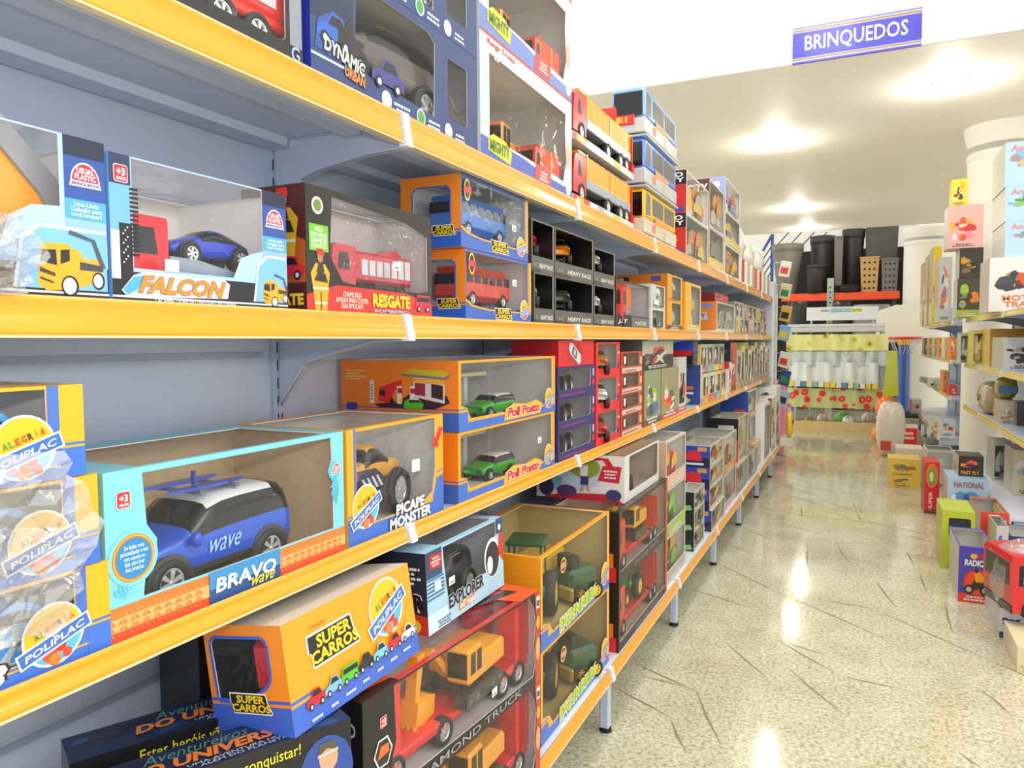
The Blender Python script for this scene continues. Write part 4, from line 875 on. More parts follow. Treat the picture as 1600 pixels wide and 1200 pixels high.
t, b = car('toy_car', 'large blue toy off road car with white roof inside the turquoise beach themed box', .305, .14, .135, '2456c8', 'suv', wr=.235, detail=True, roof='d9dedc', trim='3a3f44', sp=6, sub=1, wx=(.155, .80), ww=.028)
inside(t, ob, .228, .105, .004)
m = MB()
for s_ in (-1, 1): m.sphere((-.065, s_*.078, .088), .009, gloss('2450c4'), 8, 1.3)
k_ = m.build('mirror', t)
m = MB()
for s_ in (-.03, .028): m.prism([(-.075, s_-.001), (-.04, s_-.010), (.03, s_-.012), (.075, s_), (.03, s_+.012), (-.04, s_+.010)], 'xy', .150, .154, gloss('2a50c0'))
m.box(-.03, -.05, .144, -.022, .05, .149, gloss('6a7078')); m.box(.04, -.05, .144, .048, .05, .149, gloss('6a7078')); m.box(.0, -.004, .15, .004, .004, .172, gloss('2a50c0')); m.build('surfboards', t)
cc = Carton(.1, .01, .1, 'ffffff', skip='FLRTBK'); cc.txt('F', 'wave', 0, 0, .062, .02, 'a8d8f4', 0, -.005, .5, 0); o = cc.build('lettering', t); o.location = (-.035, -.0722, .058)
m = MB(); m.box(.055, .006, .0018, w_-.035, .02, .0035, card('e8dcc0')); 
# monster pickup box
w_, d_, h_ = .345, .27, .217
hf = [(.075, .045), (.09, .03), (.26, .032), (.30, .05), (.305, .075), (.312, .10), (.312, h_-.006), (.028, h_-.006), (.028, .06), (.06, .055)]
c = Carton(w_, d_, h_, 'f5a81c', 'dcdad6', {'F': [hf], 'T': [rect(.01, .01, w_-.03, d_-.03)]})
c.bar('F', 0, 0, w_, .028, '3f70cc', 1); c.bar('F', 0, 0, .03, .05, '3f70cc', 1); c.bar('F', 0, .053, .026, .056, '3f70cc', 1); c.art('F', [(.30, 0), (w_, 0), (w_, .082), (.316, .078), (.310, .06), (.30, .04)], '3f70cc', 1); c.bar('F', .02, .06, .027, h_, '4a72c4', 1)
c.art('F', [(.318, .088), (w_, .092), (w_, .095), (.318, .091)], '3f70cc', 1)
logo_poli(c, 'F', .055, .058, .085, .15, 3); c.txt('F', 'PICAPE\nMONSTER', .13, .002, .288, .05, 'e2e4e4', 7, .05, .05, .02, '1a1c20', .05)
c.art('F', turn([(.33, .19), (.345, .185), (.322, .155), (.326, .145), (.298, .148), (.305, .172), (.312, .166)], .32, .17, 0), 'e8281c', 4)
c.film(WINR); ob = onL(c.finish('toy_box', 'orange and blue monster pickup package right of the turquoise beach themed box'), 1.087, T2)
t, b = car('toy_car', 'yellow monster pickup toy with huge black wheels', .25, .11, .095, 'e0a01c', 'pickup', wr=.42, detail=True, lift=.055, wx=(.13, .86), ww=.04, sp=8, sub=1)
inside(t, ob, .172, .12, .003, PI+.12)
m = MB(); m.box(0, 0, 0, .03, .001, .026, card('e4eaee')); o = m.build('price_tag'); tag(o, 'white price tag on the monster pickup window', 'price tag'); inside(o, ob, .215, -.0018, .105)
m = MB(); m.add([(-.095, 0, 0), (-.0, 0, -.005), (.035, 0, -.028), (.02, 0, -.05), (-.06, 0, -.03), (-.1, 0, -.03)], [(0, 1, 2, 3, 4, 5)], card('2c3450')); m.add([(-.1, -.0004, -.0), (-.075, -.0004, 0), (-.075, -.0004, -.028), (-.1, -.0004, -.028)], [(0, 1, 2, 3)], card('e03a22'))
for q in range(4): m.add([(-.06+q*.02, -.0006, -.02), (-.052+q*.02, -.0006, -.02), (-.03+q*.02, -.0006, -.045), (-.04+q*.02, -.0006, -.045)], [(0, 1, 2, 3)], card('d8dce0'))
o = m.build('side_sticker', t); o.location = (0, .0565, .118); o.rotation_euler = (0, 0, PI)
# gas station boxes
for i in range(2):
    w_, d_, h_ = .60, .335, .166
    hf = [(.05, .04), (.06, .028), (.2, .027), (.56, .024), (.575, .04), (.575, h_-.006), (.012, h_-.006), (.012, .06), (.04, .055)]
    c = Carton(w_, d_, h_, 'f08018', 'dcdad6', {'F': [hf], 'T': [rect(.02, .02, w_-.02, d_-.03)]}, {'F': 'f5a81c', 'R': 'f5a81c'})
    c.bar('F', 0, 0, w_, .02, '3f70cc', 1); c.bar('F', 0, 0, .045, .045, '3f70cc', 1); c.bar('F', 0, .05, .04, .053, '3f70cc', 1); c.bar('L', 0, 0, d_, .045, '3565c0', 1); c.bar('L', 0, .05, d_, .053, '3565c0', 1)
    c.bar('F', .2, .0, .5, .0, '3f70cc')
    c.art('F', [(.24, .004), (.48, .004), (.5, .03), (.45, .045), (.38, .038), (.3, .046), (.25, .034)], 'f5b42c', 3); c.txt('F', 'Poli Posto', .26, .010, .475, .036, 'd82430', 6, .04, .15, 0, 'f6efe4', .05)
    logo_poli(c, 'F', .548, .035, .062, .1, 4)
    # printed gas station on the near side
    D = d_
    c.fr['L'] = (Vector((0, d_, 0)), Vector((0, -d_/.37, 0)), Vector((0, 0, 1)), Vector((-1, 0, 0)), d_, h_)
    if i:
        c.art('L', [(.19, .068), (.22, .085), (.335, .085), (.345, .068), (.30, .052), (.13, .052), (.11, .06)], '3a1c24', 2)
        c.art('L', [(.20, .135), (.225, .147), (.335, .143), (.345, .135), (.33, .127)], 'c8b418', 5); c.art('L', [(.20, .135), (.33, .127), (.345, .135), (.345, .130), (.33, .121), (.20, .130)], '7a7088', 6)
        c.art('L', [(.235, .08), (.235, .128), (.33, .122), (.33, .066)], 'd8d0dc', 3); c.art('L', [(.24, .085), (.272, .082), (.272, .112), (.24, .114)], '9c2438', 4); c.art('L', [(.29, .08), (.325, .074), (.325, .108), (.29, .112)], '3a2228', 4); c.art('L', [(.235, .116), (.33, .110), (.33, .12), (.235, .126)], 'f0a81c', 5)
        for x in (.185, .225): c.art('L', rect(x, .062, x+.015, .105), 'e4dfe6', 7); c.art('L', rect(x+.002, .088, x+.017, .1), 'a02840', 8); c.art('L', circ(x+.012, .07, .006, 8), 'e8d02c', 8)
        c.art('L', [(.125, .068), (.13, .10), (.17, .113), (.2, .12), (.2, .108), (.178, .095), (.16, .063)], 'd8202c', 5); c.art('L', [(.128, .083), (.148, .08), (.148, .092), (.13, .094)], '20181c', 6); c.art('L', circ(.168, .069, .007, 10), '20181c', 6)
        c.art('L', rect(.098, .062, .112, .118), 'e4e4d8', 6); c.lines('L', .1, .07, .11, .112, 6, '5a7a9a', 7, 2)
        c.art('L', [(.205, .054), (.21, .07), (.225, .076), (.255, .074), (.268, .062), (.262, .052), (.225, .049)], '52b82c', 9); c.art('L', [(.222, .066), (.226, .076), (.252, .075), (.258, .067)], '20242a', 10); c.art('L', [(.225, .073), (.228, .079), (.25, .078), (.256, .073)], 'dfe2dc', 11)
        c.art('L', rect(.02, .045, .055, .062, .005), '2a3a9c', 7); c.lines('L', .02, .118, .09, .145, 4, 'f8c070', 3, 4, False)
    c.film(WIN)
    ob = onL(c.finish('toy_box', ['lower orange gas station toy box on the chest level shelf', 'upper orange gas station toy box with a printed station on its side'][i]), 1.487+.005*i, T2+.167*i, .832)
    t, b = car('toy_car', ['green toy hatchback in the lower gas station box', 'green toy hatchback in the upper gas station box'][i], .16, .075, .062, '3fae2c', 'suv', wr=.2, roof='d8dcd6', sub=1); inside(t, ob, .34, .09, .003, -.15)
    r_ = empty('toy_petrol_station'); tag(r_, ['grey plastic petrol station toy in the lower gas station box', 'grey plastic petrol station toy in the upper gas station box'][i], 'toy building')
    m = MB(); m.box(.1, .12, .002, .45, .33, .006, gloss('bfc4c8')); m.box(.12, .15, .006, .14, .3, .11, gloss('d8d2c8')); m.box(.30, .15, .006, .32, .3, .11, gloss('c8ccd0')); m.build('base', r_)
    m = MB(); m.box(.10, .14, .11, .42, .31, .122, gloss('d4cfa4'), .003); m.build('canopy', r_)
    m = MB(); m.box(.075, .06, .002, .14, .11, .012, gloss('e8e4e4')); m.box(.1, .07, .012, .125, .09, .07, gloss('e0dcdc'), .002); m.box(.098, .068, .05, .127, .092, .062, gloss('8a1c30')); m.build('petrol_pump', r_)
    inside(r_, ob, 0, 0, .003)
    r_ = empty('toy_traffic_cone'); tag(r_, ['tiny red and white traffic cone in the lower gas station box', 'tiny red and white traffic cone in the upper gas station box'][i], 'toy traffic cone')
    m = MB(); z = 0
    for q in range(6): m.cyl((0, 0, z), 'z', .013-q*.0018, .011, gloss('c8362c' if q % 2 == 0 else 'e8e4e0'), 14, .013-(q+1)*.0018); z += .011
    m.box(-.016, -.016, -.002, .016, .016, .001, gloss('c8362c')); m.build('cone', r_); inside(r_, ob, .06, .035, .006)

# ================================================================ LEFT RUN, BASE SHELF (z .2155), near part
def univ(label, x, y, z, yaw, w_=.42, d_=.085, h_=.195, end=False):
    c = Carton(w_, d_, h_, '1a1a1e', cols={'T': '1e2c4e', 'L': '15161b', 'R': '15161b'})
    r = random.Random(3)
    for k in range(14):
        a, b = r.uniform(0, w_*.95), r.uniform(0, d_*.7); c.art('T', turn([(a, b), (a+.05, b+.005), (a+.04, b+.022), (a+.01, b+.02)], a, b, r.uniform(-.3, .3)), ('26406e', '1c2038', '31507e', '3a2a3a')[k % 4], 1)
    c.txt('T', 'Aventureiros', w_*.30, d_*.62, w_*.66, d_*.92, '5a9088', 4, .0, .4); c.txt('T', 'DO UNIVERSO', w_*.22, d_*.28, w_*.80, d_*.60, 'e0823c', 5, .04, .2, 0, '6a2a14', .03)
    c.txt('T', 'UMA AVENTURA MUITO\nALÉM DO PLANETA', w_*.42, d_*.06, w_*.8, d_*.24, 'b8bcc8', 4, .01)
    c.txt('F', 'Estes heróis vão te conquistar!', w_*.22, h_-.035, w_*.80, h_-.012, 'e6dc2a', 4, .005)
    c.art('F', circ(w_*.62, h_-.062, .038, 20, .02), '1c5a8c', 2); c.bar('F', .01, .02, w_*.45, h_-.06, '26324e', 2)
    c.art('F', circ(w_*.9, h_*.62, .045, 16, .06), '31509e', 2)
    A = lambda pts, m, l: c.art('F', [(w_*.9+a, h_*.42+b) for a, b in pts], m, l)
    A([(-.05, -.08), (-.055, .0), (-.03, .03), (-.008, .038), (.014, .038), (.036, .028), (.055, -.005), (.05, -.08)], 'd8a080', 3); A(circ(.003, .062, .016, 12, .022), 'd8a484', 4); A([(-.015, .068), (-.012, .088), (.012, .09), (.02, .072), (.0, .078)], '5a5446', 5); A([(-.015, .066), (.019, .07), (.019, .075), (-.015, .071)], 'c8c4b4', 6)
    A([(-.02, .0), (.0, -.005), (.02, .002), (.0, -.012)], 'b87a5a', 4)
    c.lines('F', .02, .0, .3, .02, 2, '8a8c94', 3, 2)
    o = c.finish('toy_box', label); o.location = (x, y, z); o.rotation_euler = (0, 0, PI/2+yaw); return o
yw = math.radians(-27)
univ('dark space adventure box lying behind the tilted orange box at the lower left', -1.015, .665, .485, yw)
univ('dark space adventure box with headband wrestler, under the tilted orange box', -.918, .565, .485, yw)
univ('plain dark box hidden below the rear space adventure box', -1.015, .665, .2155, yw, h_=.268); univ('plain dark box hidden below the front space adventure box', -.918, .565, .2155, yw, h_=.268)
c = Carton(.24, .10, .30, '22242c'); c.txt('F', 'DIAMOND', .01, .262, .12, .28, 'a8acb4', 4, .02); onL(c.finish('toy_box', 'dark box showing half a word behind the tilted orange box'), .93, T1+.345, 1.05)
c = Carton(.30, .11, .34, '1c1d24'); onL(c.finish('toy_box', 'plain dark box under the one showing half a word'), .92, T1, 1.05)
# tilted orange box of small cars
w_, d_, h_ = .352, .165, .172
hl = [(d_-x, z) for x, z in reversed([(.035, .068), (.06, .055), (.115, .055), (.15, .07), (.152, .152), (.145, .158), (.04, .158), (.033, .15)])]
hl = [(.018, .052), (.075, .052), (.125, .08), (.130, .092), (.130, .142), (.122, .150), (.022, .150), (.014, .142)]
c = Carton(w_, d_, h_, 'f5a01c', '2a2c30', {'L': [hl]}, {'L': 'f08a1c', 'T': 'e8d8c4'})
c.bar('F', 0, 0, w_, .042, '3f68cc', 1); c.bar('F', 0, .047, .05, .052, '3f68cc', 1); c.bar('F', w_-.03, .047, w_, .052, '3f68cc', 1); c.bar('L', 0, 0, d_, .045, '3a60c8', 1); c.bar('L', 0, .050, d_, .055, '3a60c8', 1)
for (a, b), (a2, b2) in zip(hl, hl[1:]+hl[:1]):
    dx, dz = a2-a, b2-b; l = math.hypot(dx, dz); nx, nz = dz/l*.005, -dx/l*.005; c.art('L', [(a, b), (a2, b2), (a2+nx, b2+nz), (a+nx, b+nz)], '3a5ed0', 2)
super_carros(c, 'F', .055, .088, .175, .132, 3, .02); c.txt('F', 'COLEÇÃO', .06, .143, .10, .15, '6a4a14', 4, 0)
logo_poli(c, 'F', .265, .105, .105, .1, 4); super_carros(c, 'L', .045, .036, .125, .062, 4)
for i, (cc, v) in enumerate((('d8202c', 0), ('7ab8e6', 0), ('52c41c', 1), ('22242a', 0), ('7cc4e8', 0), ('d82436', 0), ('e8e8ea', 0))):
    x = .03+i*.043; c.picar('F', x, .024+i*.0022, .046, .03, cc, 8+i*3, van=bool(v)); c.lines('F', x+.008, .006+i*.002, x+.035, .014+i*.002, 1, 'dfe6f6', 5, i)
c.film(WIN); ob = c.finish('toy_box', 'tilted orange collection box with seven printed cars, resting on the dark boxes')
onL(ob, .85, .683, .762, 0, -.15)
m = MB(); m.box(0, 0, 0, .05, .09, .085, gloss('d8242c'), .01); o = m.build('toy_car'); tag(o, 'red toy car end seen through the side window of the tilted orange box', 'toy car'); inside(o, ob, .03, .012, .05)
# two big red transporter boxes
for i in range(2):
    w_, d_, h_ = .655, .20, .2265
    hf = [(.10, .03), (.62, .022), (.632, .05), (.625, .10), (.635, .15), (.625, .19), (.60, h_-.004), (.085, h_-.004), (.09, .12), (.075, .08)]
    c = Carton(w_, d_, h_, '17161a', 'dcd4d8', {'F': [hf], 'T': [rect(.1, .015, .56, d_-.05)]}, {'L': '1b1a1e', 'T': 'c8382c', 'R': 'a83028'})
    c.txt('F', 'DIAMOND TRUCK', .14, .003, .56, .020, '9a9ca4', 4, .01); anos(c, 'F', .045, .16, .018)
    for z in (.115, .055):
        c.art('F', circ(.052, z, .026, 6, .03), 'd8dce0', 4); c.art('F', circ(.052, z, .022, 6, .026), '2a2422', 5); c.art('F', [(.036, z-.008), (.068, z-.004), (.066, z+.012), (.045, z+.014)], 'e8702c', 6)
    c.art('F', [(.63, .0), (w_, 0), (w_, h_), (.628, h_), (.636, .15), (.628, .10)], 'b8402c', 2); c.art('F', circ(.643, .085, .012, 10, .03), 'e8a45c', 4); c.bar('F', .636, .185, .653, .215, 'e4e8ee', 4); c.bar('F', .638, .19, .651, .205, '3a3f6c', 5); c.art('F', circ(.644, .15, .01, 6, .018), 'e8a03c', 4)
    c.txt('L', 'DIAMOND\nTRUCK', .08, .13, .185, .185, 'cfd2d6', 4, .02)
    c.art('T', [(.0, .0), (.1, 0), (.1, d_), (0, d_)], '2a1c1a', 1); c.art('T', [(.02, .03), (.1, .02), (.1, .10), (.03, .12)], 'e8702c', 2); c.lines('T', .02, .13, .09, .19, 4, 'c8b8ac', 4, 6)
    c.art('T', [(.56, .0), (w_, 0), (w_, d_), (.5, d_)], 'e85a2c', 2); c.art('T', [(.45, d_*.4), (.62, d_*.2), (.6, d_*.6), (.48, d_*.9)], '3a1c1c', 3); c.art('T', [(.5, d_*.5), (.6, d_*.35), (.58, d_*.55), (.51, d_*.7)], 'c8242c', 4)
    c.film(WINR); ob = c.finish('toy_box', ['lower red transporter truck box on the base shelf, seen at the bottom edge', 'upper red transporter truck box carrying a yellow toy digger'][i])
    onL(ob, 1.003, T1+.228*i, .752, math.radians(-4.5))
    t = truck('toy_truck', ['red toy transporter truck in the lower base shelf box', 'red toy transporter truck under the yellow toy digger'][i], .60, .15, .20, 'e02a2c', 'low', 'e02a2c', wr=.12, cablen=.16, axles=(.13, .40, .80, .92)); inside(t, ob, .345, .105, .004)
    e = excavator('toy_excavator', ['yellow toy digger in the lower transporter box', 'yellow toy digger with black crawler tracks on the red transporter'][i], .33, .155, colr='f0a41c'); inside(e, ob, .36, .075, .060, .08)
# explorer off road box
w_, d_, h_ = .36, .20, .172
hf = [(.085, .055), (.10, .05), (.27, .058), (.29, .085), (.30, .12), (.325, .135), (.325, h_-.004), (.07, h_-.004), (.075, .12), (.08, .09)]
c = Carton(w_, d_, h_, 'a8d2e8', 'c8c8ca', {'F': [hf], 'T': [rect(.07, .015, .33, d_-.05)]}, {'L': '1c2c40', 'R': '1c3450'})
c.bar('F', 0, .115, .065, h_, '2a4c6c', 1)
for q in range(6): c.bar('F', .0, .07+q*.008, .07, .0735+q*.008, '2f6a94', 2)
c.bar('F', 0, 0, .085, .04, 'cfe6f2', 1); c.art('F', [(.012, .135), (.06, .13), (.065, .16), (.016, .165)], 'c8242c', 3); c.lines('F', .018, .138, .058, .16, 3, 'f4e4dc', 4, 8); c.bar('F', .03, .085, .055, .105, 'f0f2f2', 5)
c.txt('F', 'EXPLORER', .085, .030, .25, .060, '14161c', 6, .04, 0, .02, 'dff0f8', .03); c.txt('F', 'off road', .13, .014, .205, .030, 'f2f0e4', 8, .03, .2, 0, 'f07a1c', .12)
c.art('F', circ(.30, .085, .042, 22, .048), 'dfeef6', 2); c.art('F', circ(.30, .082, .036, 20, .042), '2a2c34', 3); c.art('F', circ(.285, .07, .015, 14, .022), 'e4e6ea', 5); c.art('F', [(.33, .09), (w_, .06), (w_, .165), (.345, .15)], 'd8342c', 2); c.bar('F', .325, .135, w_, h_, '24507c', 3); c.art('F', circ(.342, .15, .008, 10), 'e8f0f4', 5)
c.lines('F', .03, .004, .10, .022, 3, '4a6a84', 4, 7)
c.txt('L', 'ER', .145, .05, .195, .085, '14161c', 6, .05, 0, 0, 'e4eef4', .05); c.lines('L', .09, .105, .19, .145, 4, 'e4e8ee', 5, 4); c.art('L', [(.05, .0), (.2, .0), (.2, .04), (.15, .045), (.08, .03)], 'c8382c', 2); c.art('L', circ(.17, .018, .014, 12), 'f0c82c', 5)
c.film(WIN); ob = onL(c.finish('toy_box', 'pale blue off road car box standing on the red transporter box'), 1.285, .675, .792, 0, -.04)
t, b = car('toy_car', 'dark toy off road car inside the pale blue off road car box', .20, .09, .075, '2c3138', 'suv', wr=.36, lift=.035, ww=.03); inside(t, ob, .19, .09, .003)
# farm tractor boxes
for i in range(2):
    w_, d_, h_ = .585, .33, .252
    hf = [(.075, .04), (.09, .028), (.12, .03), (.3, .04), (.53, .03), (.565, .05), (.565, h_-.006), (.012, h_-.006), (.012, .07), (.06, .06)]
    c = Carton(w_, d_, h_, 'f5a01c', 'c8b070', {'F': [hf], 'T': [rect(.012, .012, w_-.02, d_-.03)], 'L': [rect(.05, .1, .20, .21, .02)]}, {'F': 'f7ae24', 'R': 'f5a81c'})
    c.bar('F', 0, 0, w_, .026, '3f70cc', 1); c.bar('F', 0, 0, .05, .05, '3f70cc', 1); c.bar('F', 0, .056, .05, .06, '3f70cc', 1); c.bar('L', 0, 0, d_, .05, '3565c0', 1); c.bar('L', 0, .056, d_, .062, '3565c0', 1)
    c.txt('F', 'FAZENDEIRO', .13, .012, .46, .05, 'a8cc2c', 7, .05, .1, .03, 'f4eed0', .07); logo_poli(c, 'F', .535, .05, .075, .1, 4)
    c.art('F', circ(.16, .19, .022, 16), 'f2cf22', 4); c.art('F', circ(.16, .19, .017, 16), '22261e', 5); c.bar('F', .138, .182, .182, .198, 'e88a7a', 6)
    c.film(WINR); ob = onL(c.finish('toy_box', ['lower orange farm tractor box at the front of the base shelf', 'upper orange farm tractor box on the base shelf, clear top'][i]), 1.745, T1+.2535*i, .735)
    t = tractor('toy_tractor', ['green toy tractor with yellow wheels in the lower farm box', 'green toy tractor with yellow wheels in the upper farm box'][i], .29, c1='23602c'); inside(t, ob, .19, .13, .004, .25)
    r_ = empty('toy_trailer'); tag(r_, ['yellow and green toy trailer in the lower farm box', 'yellow and green toy trailer in the upper farm box'][i], 'toy trailer')
    m = MB(); m.box(-.11, -.06, .05, .11, .06, .07, gloss('2f7a33'), .004); m.box(-.1, -.055, .07, .1, .055, .13, gloss('e0b02a'), .006); m.build('body', r_)
    for x in (-.06, .07):
        for s_ in (-1, 1): wheel(r_, x, s_*.06, .035, .02, s_, gloss('f0c419'), 6, False)
    inside(r_, ob, .43, .19, .004)
    r_ = empty('toy_harvester'); tag(r_, ['dark green toy harvester in the lower farm box', 'dark green toy harvester in the upper farm box'][i], 'toy harvester')
    m = MB(); m.box(-.05, -.045, .03, .07, .045, .10, gloss('2a5a30'), .012); m.box(-.06, -.06, .01, -.045, .06, .05, gloss('c8a028'), .004); m.box(-.04, -.035, .10, .0, .035, .14, GLASSK, .004); m.build('body', r_)
    for x in (-.015, .05):
        for s_ in (-1, 1): wheel(r_, x, s_*.05, .026, .018, s_, gloss('f0c419'), 6, False)
    inside(r_, ob, .43, .07, .004, -.5)

# ================================================================ LEFT RUN, everything further along
GREY = 'c6c8bc'
def yb(u, z, X=.84): return Yu(u, -X, z)
# --- top shelf
for i in range(2):
    pack(['lower', 'upper'][i]+' clear box with black and red lettered end, beside the buses', 3.99, 4.63, T4+.226*i, .225, .20, .84, 'cfd0c6', None, .1, (.03, .05, .03, .04), ('d8863a', 'b0b4a4', 'e8c060', 'a05a3a'), 'c8281c', (('1a1216', [(0, .68), (1, .68), (1, 1), (0, 1)]), ('e8761c', [(.2, .3), (.8, .35), (.7, .55), (.5, .45), (.3, .62)]), ('f2c84a', [(.3, .5), (.45, .62), (.5, .5)]), ('3a4ab0', [(.62, .04), (.92, .04), (.92, .16), (.62, .16)])), 2+i, ltext=('NEO\nCITY', .3, .72, .95, .96, 'f0ece4'), ttop=True)
pack('grey toned window box with yellow base, right of the lower black and red ended box', 4.66, 5.20, T4, .25, .3, .84, 'b8b8a8', 'e8c83c', .25, (.05, .2, .05, .05), ('8a8c80', 'd8a84a'), 'd8a23a', None, 4)
pack('clear box with brown and red end, right of the upper black and red ended box', 4.66, 5.20, T4+.251, .285, .2, .84, 'd4d2c8', None, .1, (.03, .05, .03, .04), ('d8963a', 'c8c4b4'), 'c8321c', (('5a241c', [(0, .6), (1, .6), (1, 1), (0, 1)]), ('f08a2c', [(.3, .1), (.9, .2), (.6, .5)])), 5, ltext=('CITY', .3, .7, .95, .9, 'f0ece4'))
for i, (cc, lc, lb) in enumerate((('e6e0d4', 'd8c8a8', 'white window box with orange and yellow picture, lowest of three before the white bags'), ('d8d4c6', 'c8b8c0', 'clear window box with blue and yellow picture, middle of three before the white bags'), ('cfd0d6', '9aa0d0', 'clear window box with lavender end, topmost of three before the white bags'))):
    pack(lb, 5.24, 5.95, T4+.222*i, .22, .25, .84, cc, [None, 'e0c84a', None][i], .2, (.05, .08, .05, .06), (('e8883a', 'f0d03a', '5a9ad0'), ('4a8ac8', 'e8d040', 'd84a3a'), ('d85a5a', '9a9ac0', 'e0e0e0'))[i], lc, (('e8ecf4', [(.15, .7), (.85, .7), (.85, .85), (.15, .85)]), ('6aa8d8', [(.3, .45), (.8, .4), (.7, .6)])), 8+i, ttop=i == 2)
def plush_bag(name, label, x, y, z, sx, sy, sz, colr, seed, tilt=.0, mat=None, cat='bag', group=None):
    r = random.Random(seed); m = MB(); n, k = 10, 16; V = []
    for i in range(n+1):
        a = -PI/2+PI*i/n
        for j in range(k):
            t = 2*PI*j/k; q = 1+r.uniform(-.07, .07); ca = abs(math.cos(a))**.6*(1 if math.cos(a) > 0 else 0)
            V.append((sx*ca*math.copysign(abs(math.cos(t))**.7, math.cos(t))*q, sy*ca*math.copysign(abs(math.sin(t))**.7, math.sin(t))*q, sz*(1+math.copysign(abs(math.sin(a))**.8, math.sin(a)))*q**.3))
    m.add(V, [(i*k+j, i*k+(j+1) % k, (i+1)*k+(j+1) % k, (i+1)*k+j) for i in range(n) for j in range(k)], mat or gloss(colr), True)
    o = m.build(name); o.location = (x, y, z); o.rotation_euler = (0, tilt, 0); return tag(o, label, cat, group)
for i, (y, lb) in enumerate(((6.3, 'white plastic bag of plush leaning on the top shelf, nearest of three'), (6.95, 'white plastic bag of plush leaning on the top shelf, middle of three'), (7.6, 'white plastic bag of plush with red edge, furthest of three'))):
    plush_bag('wrapped_bag', lb, -1.0, y, T4+.16, .14, .30, .17-.012*i, 'eceae0', i+3)
m = MB()
for i in range(13):
    y = 6.04+i*.168; cc = ('e4dcc0', 'c83a2c', 'dfe6d4', 'b8b48c', 'e8e4da', 'a89a6a', 'd85a3a')[i % 7]
    m = MB(); m.box(0, 0, 0, .02, .26, .21, card(cc)); m.box(-.001, .02, .03, 0, .24, .12, card(('3a9a8a', 'f0ece0', 'd8b83a')[i % 3])); o = m.build('flat_packet'); o.location = (-.84-.26, y+.02, T4); o.rotation_euler = (0, 0, PI/2*0-1.2+.0)
    o.location = (-1.105, y+.055, T4)
    tag(o, '%s slanted flat packet under the white bags, number %d of thirteen' % ({'e4dcc0': 'cream', 'c83a2c': 'red', 'dfe6d4': 'pale green', 'b8b48c': 'olive', 'e8e4da': 'white', 'a89a6a': 'khaki', 'd85a3a': 'orange'}[cc], i+1), 'packet', 'slanted flat packets on the top shelf')
# --- eye level shelf
pack('small white and grey package, lower of two right of the red truck box', 3.27, 3.53, T3, .098, .12, .84, 'd4d6cc', None, .1, (.1, .12, .1, .1), ('5a5e58', '8a8c80'), 'e4e4de', None, 21)
pack('small white and grey package, upper of two right of the red truck box', 3.27, 3.53, T3+.099, .105, .12, .84, 'c8cac6', None, .1, (.35, .05, .05, .05), ('e4e6e4', '9aa0a0'), 'd8d8d4', None, 22)
for i in range(2):
    pack(['lower', 'upper'][i]+' orange window box with a dark strap, behind the small white packages', 3.62, 3.96, T3+.148*i, [.147, .13][i], .27, .85, 'e8a21c', '4a4a40' if not i else None, .18, (.3, .08, .1, .06), ('d8dcd4', '8a7c4a', 'c8c8b8'), 'e8861c', (('3a2c1c', [(.08, .68), (.28, .68), (.28, .92), (.08, .92)]), ('f0e0a0', [(.1, .72), (.18, .72), (.18, .88), (.1, .88)]), ('5a5a9a', [(.7, .72), (.88, .72), (.88, .92), (.7, .92)]), ('8a4a1c', [(.3, .1), (.6, .08), (.62, .35), (.4, .42)])), 23+i)
pack('tall yellow window box right of the orange strapped boxes', 3.99, 4.42, T3, .265, .26, .84, 'f0b42c', 'e8b84a', .12, (.35, .08, .06, .06), ('dcd8d0', 'c8b8a8', 'e0c060'), 'f0a81c', None, 26)
pack('orange box with blue plate lettering on its end and a clear front', 4.95, 5.72, T3, .205, .16, .84, 'd8dace', 'e4e2d6', .12, (.03, .1, .03, .04), ('b8bab0', 'a8a48c', 'd8d8d0'), 'f08a2c', (('8a94c8', [(0, .78), (.78, .78), (.85, .84), (.78, .92), (0, .92)]), ('c8cce0', [(.02, .42), (.66, .42), (.6, .66), (0, .66)]), ('f4e8d8', [(0, 0), (1, 0), (1, .08), (0, .08)])), 27, ltext=('CITY', .05, .46, .55, .62, '6a5a4a'))
pack('red cylinder shaped package on top of the orange plate lettered box', 5.0, 5.55, T3+.206, .06, .14, .86, 'c82a24', None, .1, None, ('8a1c1c', 'e85a4a', '3a1c1c'), '8a2420', None, 28)
cs = ('e4c83c', 'c8a89a', '8a8c84', 'c8ccb4', 'd8d4c8', '9aa89a', 'd89a5a', 'b8c0a8'); nm_ = ('yellow', 'dusty pink', 'dark grey', 'pale green', 'ivory', 'grey green', 'tan', 'sage')
y = 5.80
for i in range(8):
    wd = (.22, .2, .3, .28, .26, .25, .25, .22)[i]
    for q in range(2):
        pack('%s small package, %s row, eye level shelf, %s' % (nm_[i], ['lower', 'upper'][q], ['after the orange plate lettered box', 'second after the orange lettered box', 'third after the orange lettered box', 'fourth after the orange lettered box', 'fourth before the far end', 'third before the far end', 'second before the far end', 'at the far end'][i]), y, y+wd, T3+.123*q, .122, .16, .84+.01*q, cs[(i+q*3) % 8] if q else cs[i], None, .1, (.12, .15, .12, .1) if (i+q) % 3 else None, (cs[(i+3) % 8], '5a5c54', 'e8e4da', 'd8843a'), cs[(i+5) % 8], None, 40+i*2+q)
    y += wd+.01
plush_bag('toy_bag', 'round red toy bag at the far end of the eye level shelf', -.93, 7.98, T3, .07, .09, .11, 'c8242c', 31, cat='bag')
